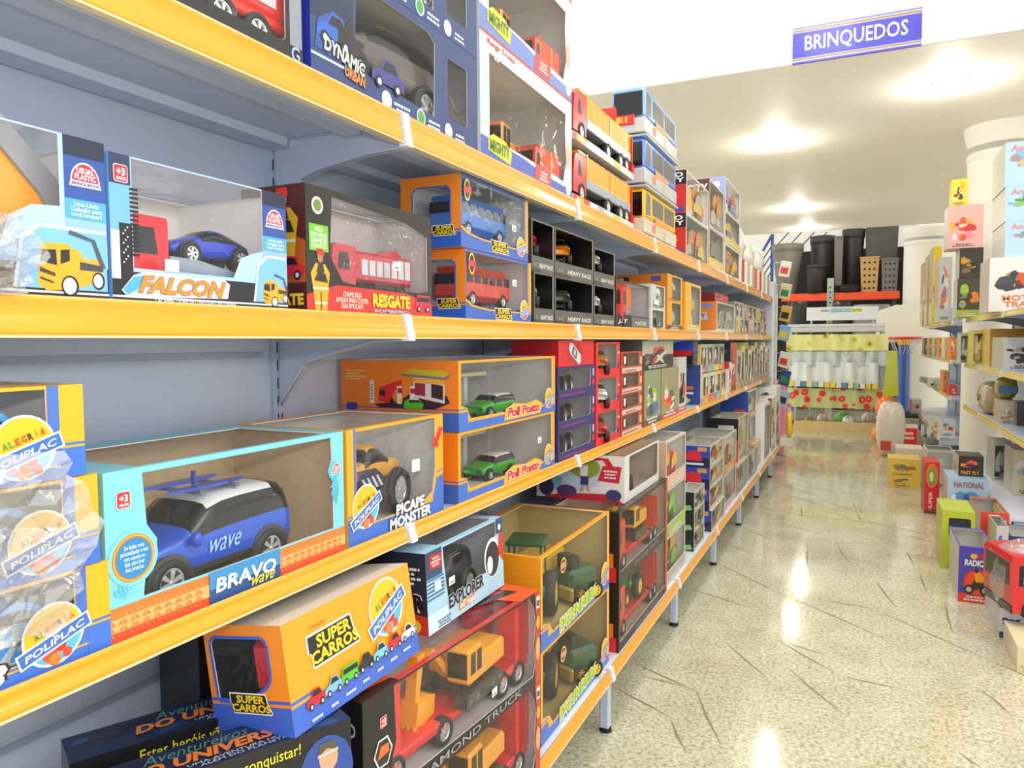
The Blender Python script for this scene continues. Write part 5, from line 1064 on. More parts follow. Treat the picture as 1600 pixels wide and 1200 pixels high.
# --- chest level shelf
for i in range(3):
    c = Carton(.355, .2, .098, '2c2c70', 'd0d0d0', {'F': [rect(.012, .026, .31, .092, .014)], 'T': [rect(.01, .01, .31, .17)]}, {'R': '3a2c78'})
    c.bar('F', .02, .006, .25, .012, '8a2c60', 2); c.bar('F', .325, .03, .35, .05, 'd82a3c', 3); c.bar('F', .33, .06, .345, .085, 'c8c8e8', 3); c.film(WINR)
    o = onL(c.finish('toy_box', '%s dark blue window box of the stack of three right of the gas station boxes' % ['bottom', 'middle', 'top'][i]), 2.135, T2+.0985*i)
    t, b = car('toy_car', '%s toy car in the %s dark blue window box' % (['grey', 'red', 'dark'][i], ['bottom', 'middle', 'top'][i]), .2, .08, .055, ['5a5e60', 'c83030', '3c4440'][i], 'sport', wr=.3, sub=1); inside(t, o, .16, .07, .004, .2)
c = Carton(.34, .16, .083, 'd81c2c', 'd81c2c', cols={'L': 'b81828'}); c.art('F', circ(.15, .04, .075, 24, .038), 'c01424', 1); c.art('F', turn([(.09, .03), (.11, .02), (.2, .022), (.21, .04), (.2, .058), (.11, .06), (.09, .05)], .15, .04, -.45), 'd4d6da', 3); c.art('F', turn([(.12, .026), (.165, .026), (.165, .054), (.12, .054)], .15, .04, -.45), '22242c', 4); c.art('F', turn([(.13, .03), (.155, .03), (.155, .05), (.13, .05)], .15, .04, -.45), 'b8bcc4', 5)
onL(c.finish('toy_box', 'bright red box with silver car seen from above, topping the dark blue stack'), 2.14, T2+.2965)
for i in range(3):
    c = Carton(.29, .18, .124, 'e0242a', 'd8d6d0', {'F': [rect(.025, .028, .255, .116, .008)]}, {'L': 'c81c24'}); c.txt('F', 'F-X', .12, .008, .165, .018, 'f4d8d8', 3, .02); c.art('F', circ(.27, .035, .012, 12, .014), '3a3a8a', 3); c.bar('F', .262, .08, .284, .088, 'f0c8c8', 3); c.film(WINR)
    o = onL(c.finish('toy_box', '%s red framed window box of the stack of three red boxes' % ['bottom', 'middle', 'top'][i]), 2.503, T2+.1245*i)
    t, b = car('toy_car', '%s toy racer in the %s red framed box' % (['red', 'white', 'orange'][i], ['bottom', 'middle', 'top'][i]), .17, .09, .075, ['c83030', 'e2e2dc', 'd8843a'][i], 'suv', wr=.28, lift=.015, sub=1); inside(t, o, .14, .06, .004, .5)
for i in range(4):
    c = Carton(.31, .16, .083, 'c8442c', 'e8c4a8', {'F': [rect(.018, .024, .26, .078, .004)]}, {'L': 'd83a2c'}); c.bar('F', .01, .0, .3, .018, 'd8c8b4', 1); c.lines('F', .02, .004, .25, .014, 1, 'a04a3a', 3, i); c.bar('F', .27, .03, .3, .06, 'f0c08a', 2); c.art('F', rect(.03, .035, .055, .065, .004), 'f0ece4', 5); c.film(WINR)
    o = onL(c.finish('toy_box', '%s brick red small window box in the stack of four' % ['bottom', 'second', 'third', 'top'][i]), 2.815, T2+.0835*i)
    t, b = car('toy_car', 'small %s toy car in the %s brick red window box' % (['maroon', 'crimson', 'black', 'orange'][i], ['bottom', 'second', 'third', 'top'][i]), .15, .07, .045, ['8a2c2c', 'b02434', '2c2a2c', 'c8743a'][i], 'sport', wr=.26, sub=0); inside(t, o, .15, .06, .004, .3)
pack('farm picture box with blue and lime print and grey paper figure', 3.16, 3.46, T2, .245, .16, .84, '8a9a78', '5a5c50', .12, None, ('5a70b8', '9acc2c', 'e4e2d8', '4a5a4a', '7a6a5a', 'dedfd6'), 'b85a3a', None, 51)
pack('farm picture box with orange sky and white and red figure', 3.475, 3.84, T2, .245, .16, .84, '9a9470', 'c8564a', .1, None, ('e8762c', 'ecebe4', 'd83a34', '9acc2c', '6a6a58', 'e0dcd0'), 'c8683a', None, 52)
pack('dark grey window box with red roof print standing on the farm picture boxes', 3.2, 3.8, T2+.246, .13, .2, .86, 'b4b6a2', '2a2c34', .5, None, ('c84a4a', '3a3430', '8a7a6a', 'd8d8c8'), '6a6a60', None, 53)
pack('narrow grey and white package between the farm picture box and the tall blue box', 3.86, 4.08, T2, .29, .14, .85, 'c8c8c0', 'c8484a', .1, (.2, .15, .2, .3), ('e8e6de', '9acc5a', 'c83a3a', '2a2a2a'), 'd8d4cc', None, 54)
pack('tall dark blue box with orange and white printed end', 4.40, 4.46, T2, .235, .20, .835, 'c8ccc0', None, .1, None, ('e8e4da', 'd8d0a0'), '34488c', (('e8e6da', [(.1, .82), (.6, .82), (.6, .94), (.1, .94)]), ('d8382c', [(0, .6), (.4, .64), (.38, .7), (0, .68)]), ('e8782c', [(0, .38), (.8, .38), (.8, .46), (0, .46)]), ('d8dce8', [(.3, .26), (.8, .26), (.8, .32), (.3, .32)]), ('d4d8a8', [(.35, .04), (.65, .03), (.72, .12), (.55, .22), (.35, .16)])), 55)
pack('black box with blue and red printed end above the tall dark blue box', 4.30, 4.44, T2+.24, .135, .22, .86, '23222c', None, .1, None, ('2a3ab0',), '14121c', (('2a48c8', [(.5, .6), (1, .55), (1, 1), (.5, 1)]), ('e0242c', [(0, .34), (.95, .38), (1, .58), (.3, .66), (0, .5)]), ('a8acb8', [(.1, .02), (.8, .02), (.8, .1), (.1, .1)])), 56)
pal = ('d8d4a8', 'b4bca8', 'd8dcd4', 'c8b89c', 'e8d85a', 'aab8b4', 'd89a8a', '8c9484', 'e4e0cc', 'a0a890'); pn = ('straw', 'sage', 'silver', 'beige', 'yellow', 'blue grey', 'salmon', 'moss', 'ivory', 'olive')
for i in range(4):
    y0 = 4.50+.22*i
    for q in range(2):
        pack('%s blister pack in the %s row, number %d of four after the blue box' % (pn[(i*2+q*3) % 10], ['lower', 'upper'][q], i+1), y0, y0+.21, T2+.18*q, .175, .14, .84+.015*q, pal[(i*2+q*3) % 10], ('e8a03a', 'd8584a', '7ab0c8', 'e8d84a')[(i+q) % 4], .22, (.12, .1, .12, .12), ('5a5c54', 'e8843a', 'e4e4dc', '6a9ab8'), pal[(i+4) % 10], None, 60+i*2+q)
pack('tall dark navy box with red truck front on its end, chest level shelf', 5.55, 5.86, T2, .36, .24, .84, 'c8382c', None, .1, None, ('e8e0dc', '8a2420'), '22263c', (('d8242c', [(.45, 0), (1, 0), (1, .62), (.45, .62)]), ('f0e8e4', [(.55, .5), (.9, .5), (.9, .56), (.55, .56)]), ('4a5a88', [(.1, .78), (.9, .78), (.9, .86), (.1, .86)]), ('2a1c20', [(.5, .38), (.95, .38), (.95, .48), (.5, .48)])), 70)
pack('white box with black and red checks standing before the tall navy box', 5.44, 5.54, T2, .22, .1, .83, 'e0ddd2', None, .1, None, ('2a2a2a', 'd82a2a'), 'e8e4da', (('1a1a1c', [(.2, .5), (.8, .5), (.8, .6), (.2, .6)]), ('d8302c', [(.2, .3), (.8, .3), (.8, .38), (.2, .38)]), ('d8302c', [(0, .8), (1, .8), (1, 1), (0, 1)])), 71)
for i in range(11):
    y0 = 5.9+.207*i
    pack('%s upright blister pack far along the chest level shelf, number %d of eleven' % (pn[(i*3+1) % 10], i+1), y0, y0+.2, T2, .30+.03*((i*7) % 3), .12, .84, pal[(i*3+1) % 10], ('b8a84a', '8c8c84', 'c8786a', '6a94a8')[i % 4], .15, (.15, .1, .12, .15), ('4a4c44', 'e8e4dc', 'c8964a'), pal[(i+2) % 10], None, 80+i, group='upright blister packs on the chest level shelf')
# --- base shelf
for i in range(2):
    c = Carton(.70, .26, .243, '2a211c', 'd8c8b4', {'F': [rect(.012, .035, .685, .235, .006)], 'T': [rect(.02, .02, .68, .24)]}, {'L': '17161a', 'R': 'b85a3a'})
    c.txt('F', 'DIAMOND TRUCK', .2, .006, .55, .024, '8a8c90', 3, .01); c.art('L', [(.1, .03), (.24, .03), (.24, .1), (.1, .09)], 'e87a1c', 2); c.art('L', [(.12, .0), (.25, .0), (.25, .05), (.12, .05)], 'd8242c', 3); c.txt('L', 'TRUCK', .04, .19, .15, .22, 'c8cace', 3, .02); c.art('L', circ(.205, .14, .022, 6, .03), 'e8983a', 3); c.bar('F', .67, .0, .70, .243, 'c8482c', 2); c.film(WINR)
    o = onL(c.finish('toy_box', ['lower black ended transporter box beyond the farm tractor boxes', 'upper black ended transporter box beyond the farm tractor boxes'][i]), 2.40, T1+.2435*i, .722)
    t = truck('toy_truck', ['red toy transporter truck in the lower box beyond the farm boxes', 'red toy transporter truck in the upper box beyond the farm boxes'][i], .58, .16, .18, 'd8382c', 'low', 'd8402c', wr=.13, cablen=.18, axles=(.14, .8, .92)); inside(t, o, .36, .11, .004)
    if i: e = excavator('toy_excavator', 'yellow toy digger in the upper box beyond the farm boxes', .32, .16, colr='f0b41c')
    else: e = tractor('toy_tractor', 'green toy tractor in the lower black ended transporter box', .22)
    inside(e, o, .36, .1, .058)
w_, d_, h_ = .50, .34, .168
c = Carton(w_, d_, h_, 'd8dcd8', 'c8b8a8', {'F': [rect(.06, .03, .48, .16, .01)]}, {'L': 'e6e2e0', 'T': '6a5a48'})
c.art('L', [(.02, 0), (d_-.01, 0), (d_-.03, .03), (.1, .02)], 'c82434', 2); c.art('L', [(.1, .14), (.16, .162), (.28, .157), (.32, .10), (.30, .09), (.26, .15)], 'd8202c', 3); c.art('L', circ(.17, .1, .085, 20, .065), 'c0d6e4', 2); c.art('L', circ(.19, .12, .06, 16, .04), '98a23c', 3); c.art('L', circ(.07, .06, .035, 12, .03), '8ab8d8', 3)
c.art('L', [(.175, .085), (.20, .085), (.205, .13), (.17, .13)], 'f0ecea', 5); c.art('L', [(.175, .055), (.205, .055), (.205, .088), (.175, .088)], '3a3a7a', 5); c.art('L', circ(.188, .142, .011, 10, .012), '8a5a3c', 5); c.art('L', [(.17, .03), (.183, .03), (.19, .056), (.18, .056)], 'c89a7a', 5); c.art('L', [(.2, .035), (.21, .03), (.205, .056), (.195, .056)], 'c89a7a', 5)
c.art('L', circ(.04, .04, .03, 12, .035), '3a3058', 4); c.art('L', circ(.12, .03, .04, 12, .022), '5a3a6a', 4); c.art('L', [(.24, .075), (.32, .07), (.33, .13), (.26, .13)], 'c8283c', 5); c.lines('L', .255, .085, .32, .12, 3, 'f0d8dc', 6, 3); c.art('L', circ(.30, .025, .03, 10, .022), '3a3f6c', 5); c.txt('L', 'DINO CAR', .03, .135, .13, .155, 'b8b4b8', 6, .03)
c.film(WINR); o = onL(c.finish('toy_box', 'box with a boy in white shirt printed on its end, chest level in the aisle'), 2.54, T1+.488, .745)
t, b = car('toy_car', 'orange and black toy racer in the box printed with a boy', .24, .12, .09, 'e0481c', 'pickup', wr=.30, lift=.02, sub=1); inside(t, o, .24, .12, .004, .4)
for i in range(3):
    pack(['lowest', 'middle', 'topmost'][i]+' clear box of the tall stack just before the blue ended tractor boxes', 3.13, 3.53, T1+.212*i, .21, .28, .735, 'c8c6b8', ['b8a89c', '9ab84a', 'e0b8a8'][i], .25, (.03, .05, .03, .04), (('d8903a', '5a6a4a', '8ac03a', 'c84a3a'), ('4a5c4a', '8ad03a', '3a3f44', 'c8c8b0'), ('e87a3a', 'c83a3a', 'f0c05a', 'f0e4d0'))[i], 'c8a890', None, 100+i, filmm=WINR, ttop=i == 2)
for i in range(3):
    pack('%s small black and green ended box in the stack of three on the base shelf' % ['bottom', 'middle', 'top'][i], 3.74, 4.02, T1+.101*i, .10, .09, .735, 'b4b29c', 'a8a890', .1, (.06, .1, .06, .06), ('4a4c3c', '8a8c7a'), '1c1e20', (('d8242c', [(0, 0), (.2, 0), (.2, 1), (0, 1)]), ('8ac86a', [(.4, .05), (.9, .1), (.8, .35), (.5, .3)]), ('e8ece4', [(.35, .1), (.55, .05), (.5, .25)])), 105+i, ttop=i == 2)
for i in range(4):
    pack('%s blue ended red tractor box in the stack of four' % ['bottom', 'second', 'third', 'top'][i], 4.17, 4.62, T1+.12*i, .119, .17, .735+(.0 if i else -.012), 'c6c4a6', 'b8b090', .1, (.03, .06, .03, .05), ('3a3c34', 'd8b82a', 'c8342c'), '1c2444', (('3048b0', [(0, .45), (1, .45), (1, 1), (0, 1)]), ('e02c34', [(.15, .3), (.75, .3), (.7, .7), (.4, .8), (.15, .6)]), ('d8945a', [(.6, .75), (.9, .75), (.9, .95), (.6, .95)]), ('e4e8f0', [(.15, .1), (.8, .1), (.8, .2), (.15, .2)])), 110+i, ttop=i == 3, filmm=WINR)
for i in range(2):
    pack(['lower', 'upper'][i]+' wide clear box just past the blue ended tractor boxes', 4.66, 5.16, T1+.235*i, .233, .28, .735, 'c8c4b0', ['b8a8c8', 'd8884a'][i], .2, (.03, .05, .03, .04), ('d8b830', '6a7a5a', 'c85a4a', '4a4a44'), 'c8a08a', None, 116+i, ttop=i == 1, filmm=WINR)
pack('plain clear box carrying the black and red ended box', 5.2, 5.75, T1, .20, .28, .735, 'c0bca8', None, .2, (.03, .05, .03, .04), ('c8a03a', '5a5c4c', '8a3a2a'), 'c8643a', None, 118, filmm=WINR)
pack('black and red ended tall box in the middle of the base shelf', 5.42, 5.95, T1+.201, .31, .20, .76, 'c9b884', None, .2, (.05, .05, .05, .04), ('d8c86a', 'b8b49a'), '1a181c', (('d82c2c', [(.45, 0), (1, 0), (1, .5), (.45, .46)]), ('2a2a2c', [(.6, .18), (.8, .18), (.8, .36), (.6, .36)]), ('c8c8cc', [(.3, .74), (.85, .74), (.85, .84), (.3, .84)])), 119, ttop=True)
pack('rounded grey clear package low on the base shelf past the black and red box', 5.80, 6.35, T1, .2, .25, .735, 'a8aaa0', None, .2, (.03, .05, .03, .04), ('2c2e30', '6a6c6c', 'c8c8c0'), 'a8a498', None, 120, ttop=True, filmm=WINR)
for i in range(2):
    pack(['lower', 'upper'][i]+' blue ended box with orange strip toward the far end of the base shelf', 6.25, 6.75, T1+.205+.225*i, .22, .22, .80, 'cfccb8', 'e87a3a', .15, (.05, .05, .05, .04), ('c8c8a8', 'e0d8c0'), '2c4aa0', (('e8803a', [(0, 0), (1, 0), (1, .12), (0, .12)]), ('c8b83a', [(.1, .7), (.3, .7), (.3, .9), (.1, .9)]), ('d8423a', [(.5, .2), (.9, .2), (.9, .34), (.5, .34)])), 121+i)
pack('plain tan carton supporting the lower blue ended box', 6.38, 6.8, T1, .204, .3, .76, 'c8b48c', None, .2, None, None, 'b8a47c', None, 123)
pack('tall white package beside the blue ended boxes', 6.82, 7.3, T1, .50, .26, .735, 'dcdace', None, .1, (.06, .05, .06, .05), ('b8b8a8', 'd8d4c4'), 'ecebe6', None, 124)
pack('tall white box with maroon side near the end of the base shelf', 7.34, 7.75, T1, .52, .22, .73, 'e2e0d8', None, .1, None, ('7a2428', 'd8d8d4'), 'efeee8', (('8a1c24', [(.86, .1), (1, .1), (1, 1), (.86, 1)]),), 125)
pack('white box with grey wheel picture, last on the base shelf', 7.78, 8.22, T1, .60, .22, .73, 'e8e6dc', None, .1, None, ('6a6c70', '3a3c40'), 'f0efe8', (('5a5c60', [(.3, .7), (.7, .68), (.8, .82), (.6, .92), (.35, .88)]),), 126)
o = plush_bag('smiley_cushion', 'yellow round cushion with dark eyes at the end of the base shelf', -.62, 8.05, .30, .03, .13, .13, 'f4cc1c', 77, 0, cat='cushion')
m = MB(); m.cyl((.031, -.045, .15), 'x', .016, .004, TYRE, 12); m.cyl((.031, .045, .15), 'x', .016, .004, TYRE, 12); m.build('eyes', o)
m = MB(); m.box(-.70, 7.9, .2155, -.58, 8.2, .30, card('d8d4c4'))
o = m.build('cardboard_box'); tag(o, 'small pale carton under the yellow cushion at the run end', 'box')

# ================================================================ RIGHT RUN
def rbox(label, uL, uR, Y, vT, z0, d, col, pic=None, lcol='b9b8a8', band=None, win=None, seed=0, ztop=None, vB=None, **kw):
    zr = z0+.1; X = Xu(uL, Y, zr); W = Xu(uR, Y, zr)-X; H = (ztop if ztop else Zv(vT, X, Y))-z0
    o = pack(label, 0, W, 0, H, d, 0, col, band, kw.pop('bh', .2), win, pic, lcol, kw.pop('lpic', None), seed, inner='d8d8d0', **kw); onC(o, X, Y, z0); return o, X, W, H
A_, B_, C_, D_ = 1.476, 1.066, .676, .236
o, X, W, H = rbox('motorbike picture box with orange top and white base on the right run upper shelf', 1545, 1650, 6.2, 403, A_, .45, 'e8e4dc', ('d8541c', '2c3a3c', 'e8a02c', '3c4a48', '5a2c1c'), 'd2c8b4', None, None, 201, text=('MOTO\nTRAX', .2, .08, .75, .30, 'e8832a'))
zt = A_+H+.001
for i, (vt, cc) in enumerate(((347, ('5aa0c8', '8ab85a', 'a89098', 'd8e0e4')), (293, ('6ab8dc', '5a9a3a', '8ac06a', '4a6a2c')), (223, ('7ac0e0', 'a89098', '5a8a4a', 'e8b890')))):
    o, X2, W2, H2 = rbox('%s pale blue animal picture box stacked above the motorbike box' % ['lowest', 'middle', 'topmost'][i], 1570, 1660, 6.24, vt, zt, .55, 'b8d8e8', cc, 'c4c8b8', None, None, 210+i, text=('Animals', .1, .78, .7, .94, 'e8909a')); zt += H2+.001
z = A_
for i, (vt, cl, cc, lb, ul) in enumerate(((436, '4a4a34', ('2c2c24', 'e8842c', 'a8c83c', '7a90a8', '5a3a2c', '8a9a2c'), 'dark picture box with lime base', 1495), (388, '3c3428', ('2a2420', 'e88a2c', 'b8a02c', '8a6a3a'), 'dark brown box with orange picture', 1499), (322, 'e8b0a8', ('e8603a', 'f0b03a', 'e890a0', 'd83a3a', 'f4dcd0'), 'pink and orange picture box', 1480))):
    o, X2, W2, H2 = rbox(lb+' on the upper shelf beside the round column', ul, 1536, 7.75, vt, z, .3, cl, cc, 'c8c8c0', 'a8b83a' if i == 0 else None, None, 220+i); z += H2+.001
rbox('yellow package on top of the pink box beside the round column', 1487, 1512, 7.8, 281, z, .2, 'f2cc1c', ('e8a81c', '3a3020', 'f8f0e0'), 'e8c83a', None, None, 224)
for i, (ul, ur, vt, Y, cl, cc, lb) in enumerate(((1466, 1486, 402, 9.35, 'c8cacc', ('3a6ab8', 'e8784a', 'e4e4e4'), 'white and blue package on the far right upper shelf next to the column'), (1456, 1469, 385, 10.3, 'f0c81c', ('e8e4da', 'c89a1c', 'b8d0d8'), 'tall yellow and white package on the far right upper shelf'), (1448, 1456, 398, 11.4, 'b0a48c', ('e8902c', '8a7a5a'), 'brown package on the far right upper shelf'), (1441, 1447, 410, 12.4, 'e0a04a', ('f0e0c0', 'c87a2c'), 'orange edged package at the end of the far right upper shelf'))):
    rbox(lb, ul, ur, Y, vt, A_, .5, cl, cc, 'c0b898', None, None, 230+i)
# second shelf
rbox('white box with black splashed lettering on the second shelf, right edge', 1568, 1650, 6.25, 527, B_, .5, 'd8dcd8', ('2a2428', '3c3038', 'c8a8b0', '1c1a1c'), 'c8ccb8', None, None, 240)
rbox('yellow and orange box behind the black splashed box', 1546, 1600, 6.95, 514, B_, .4, 'e0a83a', ('c8642c', 'f0c83a', '8a5a2a'), 'e8c44a', None, None, 241)
rbox('yellow bubble package on the second shelf of the near right run', 1519, 1543, 7.35, 516, B_, .3, 'd8cc6a', ('e8e4c8', 'c8b83a', 'e0dc8a'), 'e0cc4a', None, (.1, .1, .1, .1), 242)
rbox('grey and green bubble package at the far end of the near right second shelf', 1500, 1518, 7.8, 520, B_, .25, 'b8bcaa', ('6a7468', 'a8c84a', 'dcdcd4'), 'c8c8b0', None, (.1, .1, .1, .1), 243)
for i in range(6):
    Y = 9.25+.62*i; cl = ('f08a1c', 'e8e0c0', 'f0a02c', 'c8cca8', 'e8b83a', '8a8c74')[i]
    rbox('%s upright book like box on the far right second shelf, %s' % (('orange', 'cream', 'amber', 'pale green', 'gold', 'olive grey')[i], ('nearest the column', 'second from the column', 'third from the column', 'fourth from the column', 'next to last', 'at its end')[i]), int(1485-i*8.2), int(1493-i*8.2), Y, 530-i, B_, .4, cl, ('f4e8d0', 'd8582c', cl), cl, None, None, 250+i, ztop=B_+.24)
# third shelf
bg = plush_bag('wrapped_bag', 'crumpled clear bag of toys on the third shelf of the near right run', 1.02, 7.15, C_, .11, .28, .13, 'd8d4c0', 91, 0, gloss('b4a27c'))
m = MB()
for k in range(5): m.sphere((-.08, -.12+k*.05, .08+.03*(k % 3)), .035, gloss(('c8b43a', '8a3a2a', '3a6a9a', 'd8cfae', '4a4a3a')[k]), 6)
m.build('contents', bg)
for i in range(2):
    o = plush_bag('wrapped_bag', ['lower yellow and blue labelled toy pouch on the third shelf', 'upper yellow and blue labelled toy pouch on the third shelf'][i], 1.0, 6.55, C_+.165*i, .07, .12, .08, ['c8b83a', 'a8a84a'][i], 95+i)
    m = MB(); m.box(-.06, -.1235, .045, .05, -.118, .10, card('3a78b8')); m.build('label', o)
rbox('pale picture box with reddish print on the third shelf', 1562, 1588, 6.3, 626, C_, .25, 'c8beaa', ('b89880', 'd8d4c8', 'a87a6a', '8a8a6a'), 'c8c0a8', None, None, 260)
rbox('dark violet box at the right edge of the third shelf', 1589, 1650, 6.2, 630, C_, .3, '3a2c3a', ('5a4450', '2a2030'), '8a8270', None, None, 261)
for i, (ul, ur, Y, vt, cl, cc, lb) in enumerate(((1484, 1496, 9.25, 604, 'e0202c', ('d8d4d0', 'a81c28'), 'red box on the far right third shelf near the column'), (1474, 1482, 9.8, 580, 'f08c1c', ('4a5a9a', 'f0b03a'), 'slim orange box on the far right third shelf'), (1453, 1470, 10.6, 592, 'd4d8cc', ('8ac82c', '2a4a2a', 'f0f0ea'), 'white and lime box on the far right third shelf'), (1440, 1450, 12.0, 590, 'c8c4b4', ('8a8c7c', 'e8e4dc'), 'grey white box at the end of the far right third shelf'))):
    rbox(lb, ul, ur, Y, vt, C_, .4, cl, cc, cl, None, None, 265+i)
# base
rbox('clear package with dark blue side on the right run base shelf', 1551, 1580, 6.45, 690, D_, .3, 'c4c4b4', ('a8b0a8', '3a4a6a', 'c8c8b8'), 'b8b8a4', None, (.1, .1, .15, .1), 270)
rbox('orange and cream picture box at the right edge of the base shelf', 1583, 1650, 5.9, 703, D_, .35, 'd8c8a4', ('e8a06a', 'c8b88a', 'e8e0d0', '9ab0a8'), 'c8c4a8', None, None, 271)
rbox('blue and white boat picture box on the far right base shelf', 1470, 1493, 9.25, 655, D_, .4, 'c8d4e0', ('3a9ae0', 'e8e4e0', 'd83a3a', 'e8c84a'), 'dcd8cc', None, None, 272)
rbox('pale box with orange print leaning on the boat picture box', 1455, 1469, 9.5, 655, D_, .3, 'd8d0c0', ('e8d8c8', 'e0a84a', '8a7a6a'), 'd8d4c8', None, None, 273)
rbox('red and white box at the far end of the base shelf', 1424, 1440, 11.9, 625, D_, .4, 'e0dcd6', ('d82430', 'a8b8c8', 'f0f0ee'), 'd82a30', None, None, 274)

# ================================================================ GOODS ON THE FLOOR ALONG THE RIGHT RUN
o, X, W, H = rbox('purple and red motorbike toy box standing at the front of the floor row', 1497, 1554, 4.16, 853, 0, .42, '4a40a8', None, 'c8c4ae', 'e83a1c', None, 300, bh=.16, ttop=True, cat='toy box')
ca = Carton(W, .01, H, 'ffffff', skip='FLRTBK')
ca.art('F', circ(W*.52, H*.36, W*.38, 24, H*.25), 'd82a1c', 3); ca.art('F', circ(W*.52, H*.36, W*.33, 24, H*.215), 'e8502c', 4)
for cx in (.30, .74): ca.art('F', circ(W*cx, H*.24, W*.14, 14, H*.085), '1a1a1e', 7); ca.art('F', circ(W*cx, H*.24, W*.08, 10, H*.05), 'b8b8b0', 8)
ca.art('F', [(W*.3, H*.26), (W*.45, H*.42), (W*.68, H*.40), (W*.72, H*.28), (W*.5, H*.24)], '3a2a20', 6); ca.art('F', [(W*.48, H*.38), (W*.44, H*.55), (W*.56, H*.58), (W*.74, H*.46), (W*.66, H*.38)], 'e8a01c', 8); ca.art('F', circ(W*.5, H*.58, W*.06, 12, H*.035), '2a1c18', 9)
ca.txt('F', 'RADICAL', W*.16, H*.66, W*.88, H*.78, 'd8dcd8', 10, .05, .1, 0, '2a2a34', .03); ca.art('F', circ(W*.42, H*.84, W*.1, 12, H*.05), 'e8a82c', 5); ca.art('F', circ(W*.60, H*.85, W*.1, 12, H*.045), 'a82c2c', 5); ca.art('F', circ(W*.74, H*.82, W*.08, 12, H*.04), '4a7a3a', 5)
ca.txt('F', 'MOTOCROSS', W*.16, H*.03, W*.84, H*.09, 'f0a04a', 6, .03); ca.build('printed_front', o)
o, X, W, H = rbox('tall lime green box right behind the motorbike box', 1471, 1522, 4.72, 797, 0, .35, 'b8c42c', None, 'c0c42c', None, (.2, .58, .12, .12), 301, tcol='b4c23a')
rbox('orange ended clear box on the floor row beside the lime box', 1531, 1576, 5.1, 800, 0, .5, 'e8482c', None, 'c8b8a0', None, (.35, .5, .1, .12), 302, ttop=True)
rbox('clear box with red and blue racing picture beside the motorbike box', 1556, 1575, 4.75, 822, 0, .3, 'c8c4c0', ('d8243c', '3a6ac8', 'f0a82c', 'e4e4e8'), 'c4c4b8', None, None, 303, ttop=True)
rbox('dark blue framed clear box on the floor row by the right edge', 1577, 1640, 4.75, 838, 0, .3, '2c2c6a', None, '3a3a70', None, (.15, .2, .1, .15), 304, ttop=True)
rbox('pale blue and blue building block box on the floor', 1480, 1543, 5.75, 746, 0, .35, 'a8cce4', ('5a9ad0', '3a6ab0', 'dcecf4', '9ab84a'), 'e0dcd0', None, None, 305, text=('NATIONAL', .15, .82, .9, .93, 'a85a5a'))
Xb = Xu(1497, 5.85, .36)
rbox('black and red fast car picture box on top of the block box', 1498, 1537, 5.85, 712, Zv(746, Xu(1480, 5.75, .1), 5.75)+.002, .25, '1c1410', ('c82424', 'e8982c', '3a1c14', 'e85a2c'), 'c8b8a8', None, None, 306, text=('FAST FLY', .1, .08, .85, .26, 'f0a02c'))
o, X, W, H = rbox('tall red box with oval green and orange picture on the floor', 1444, 1467, 6.2, 722, 0, .3, 'e01c2c', None, 'b81c28', None, None, 307)
ca = Carton(W, .01, H, 'ffffff', skip='FLRTBK'); ca.art('F', circ(W*.5, H*.74, W*.42, 18, H*.24), 'f0781c', 3); ca.art('F', circ(W*.48, H*.74, W*.3, 16, H*.19), '8a9a3a', 4); ca.art('F', circ(W*.46, H*.72, W*.14, 12, H*.1), 'd8e0a8', 5); ca.bar('F', 0, 0, W, H*.04, '8a1c24', 3); ca.txt('F', 'SUPER', W*.42-H*.18, H*.24-W*.08, W*.42+H*.18, H*.24+W*.16, 'f0e8e4', 5, .02, 0, PI/2); ca.build('printed_front', o)
z = 0
for i in range(2):
    o, X, W, H = rbox(['lower', 'upper'][i]+' yellow picture box of the stacked pair on the floor', 1388, 1438, 7.25, [742, 716][i], z, .3, 'e8c44a', ('f0d84a', 'e89a3a', 'c8642c', '7a7a5a', '8a8464', 'f0b85a'), 'e0dcc8', None, None, 308+i); z += H+.001
rbox('pale clear carton behind the yellow picture boxes', 1400, 1442, 7.8, 700, 0, .3, 'dcd4c0', ('e8dcc8', 'd8c8b4'), 'd8d0bc', None, None, 311)
rbox('clear grey package on the floor behind the red oval picture box', 1446, 1490, 7.3, 703, 0, .35, 'd4d0c8', ('c8c8c8', 'e0dcd4'), 'd0ccc0', None, (.05, .05, .05, .05), 312, ttop=True)
o, X, W, H = rbox('white carton with red label and white words at the far end of the floor row', 1406, 1434, 9.9, 667, 0, .4, 'e0d4cc', None, 'dcd0c4', None, None, 313)
ca = Carton(W, .01, H, 'ffffff', skip='FLRTBK'); ca.bar('F', W*.02, H*.18, W*.98, H*.95, 'e0242c', 2); ca.lines('F', W*.1, H*.42, W*.9, H*.86, 2, 'f4e4e0', 4, 9); ca.build('label', o)
b = plush_bag('wrapped_bag', 'pale plastic bag with dark feet standing on the floor below the basketball stand', .34, 9.15, 0, .15, .16, .30, 'd8cfc0', 55, 0)
m = MB(); m.box(-.10, -.165, .08, .0, -.158, .18, card('c8402c')); m.build('label', b)
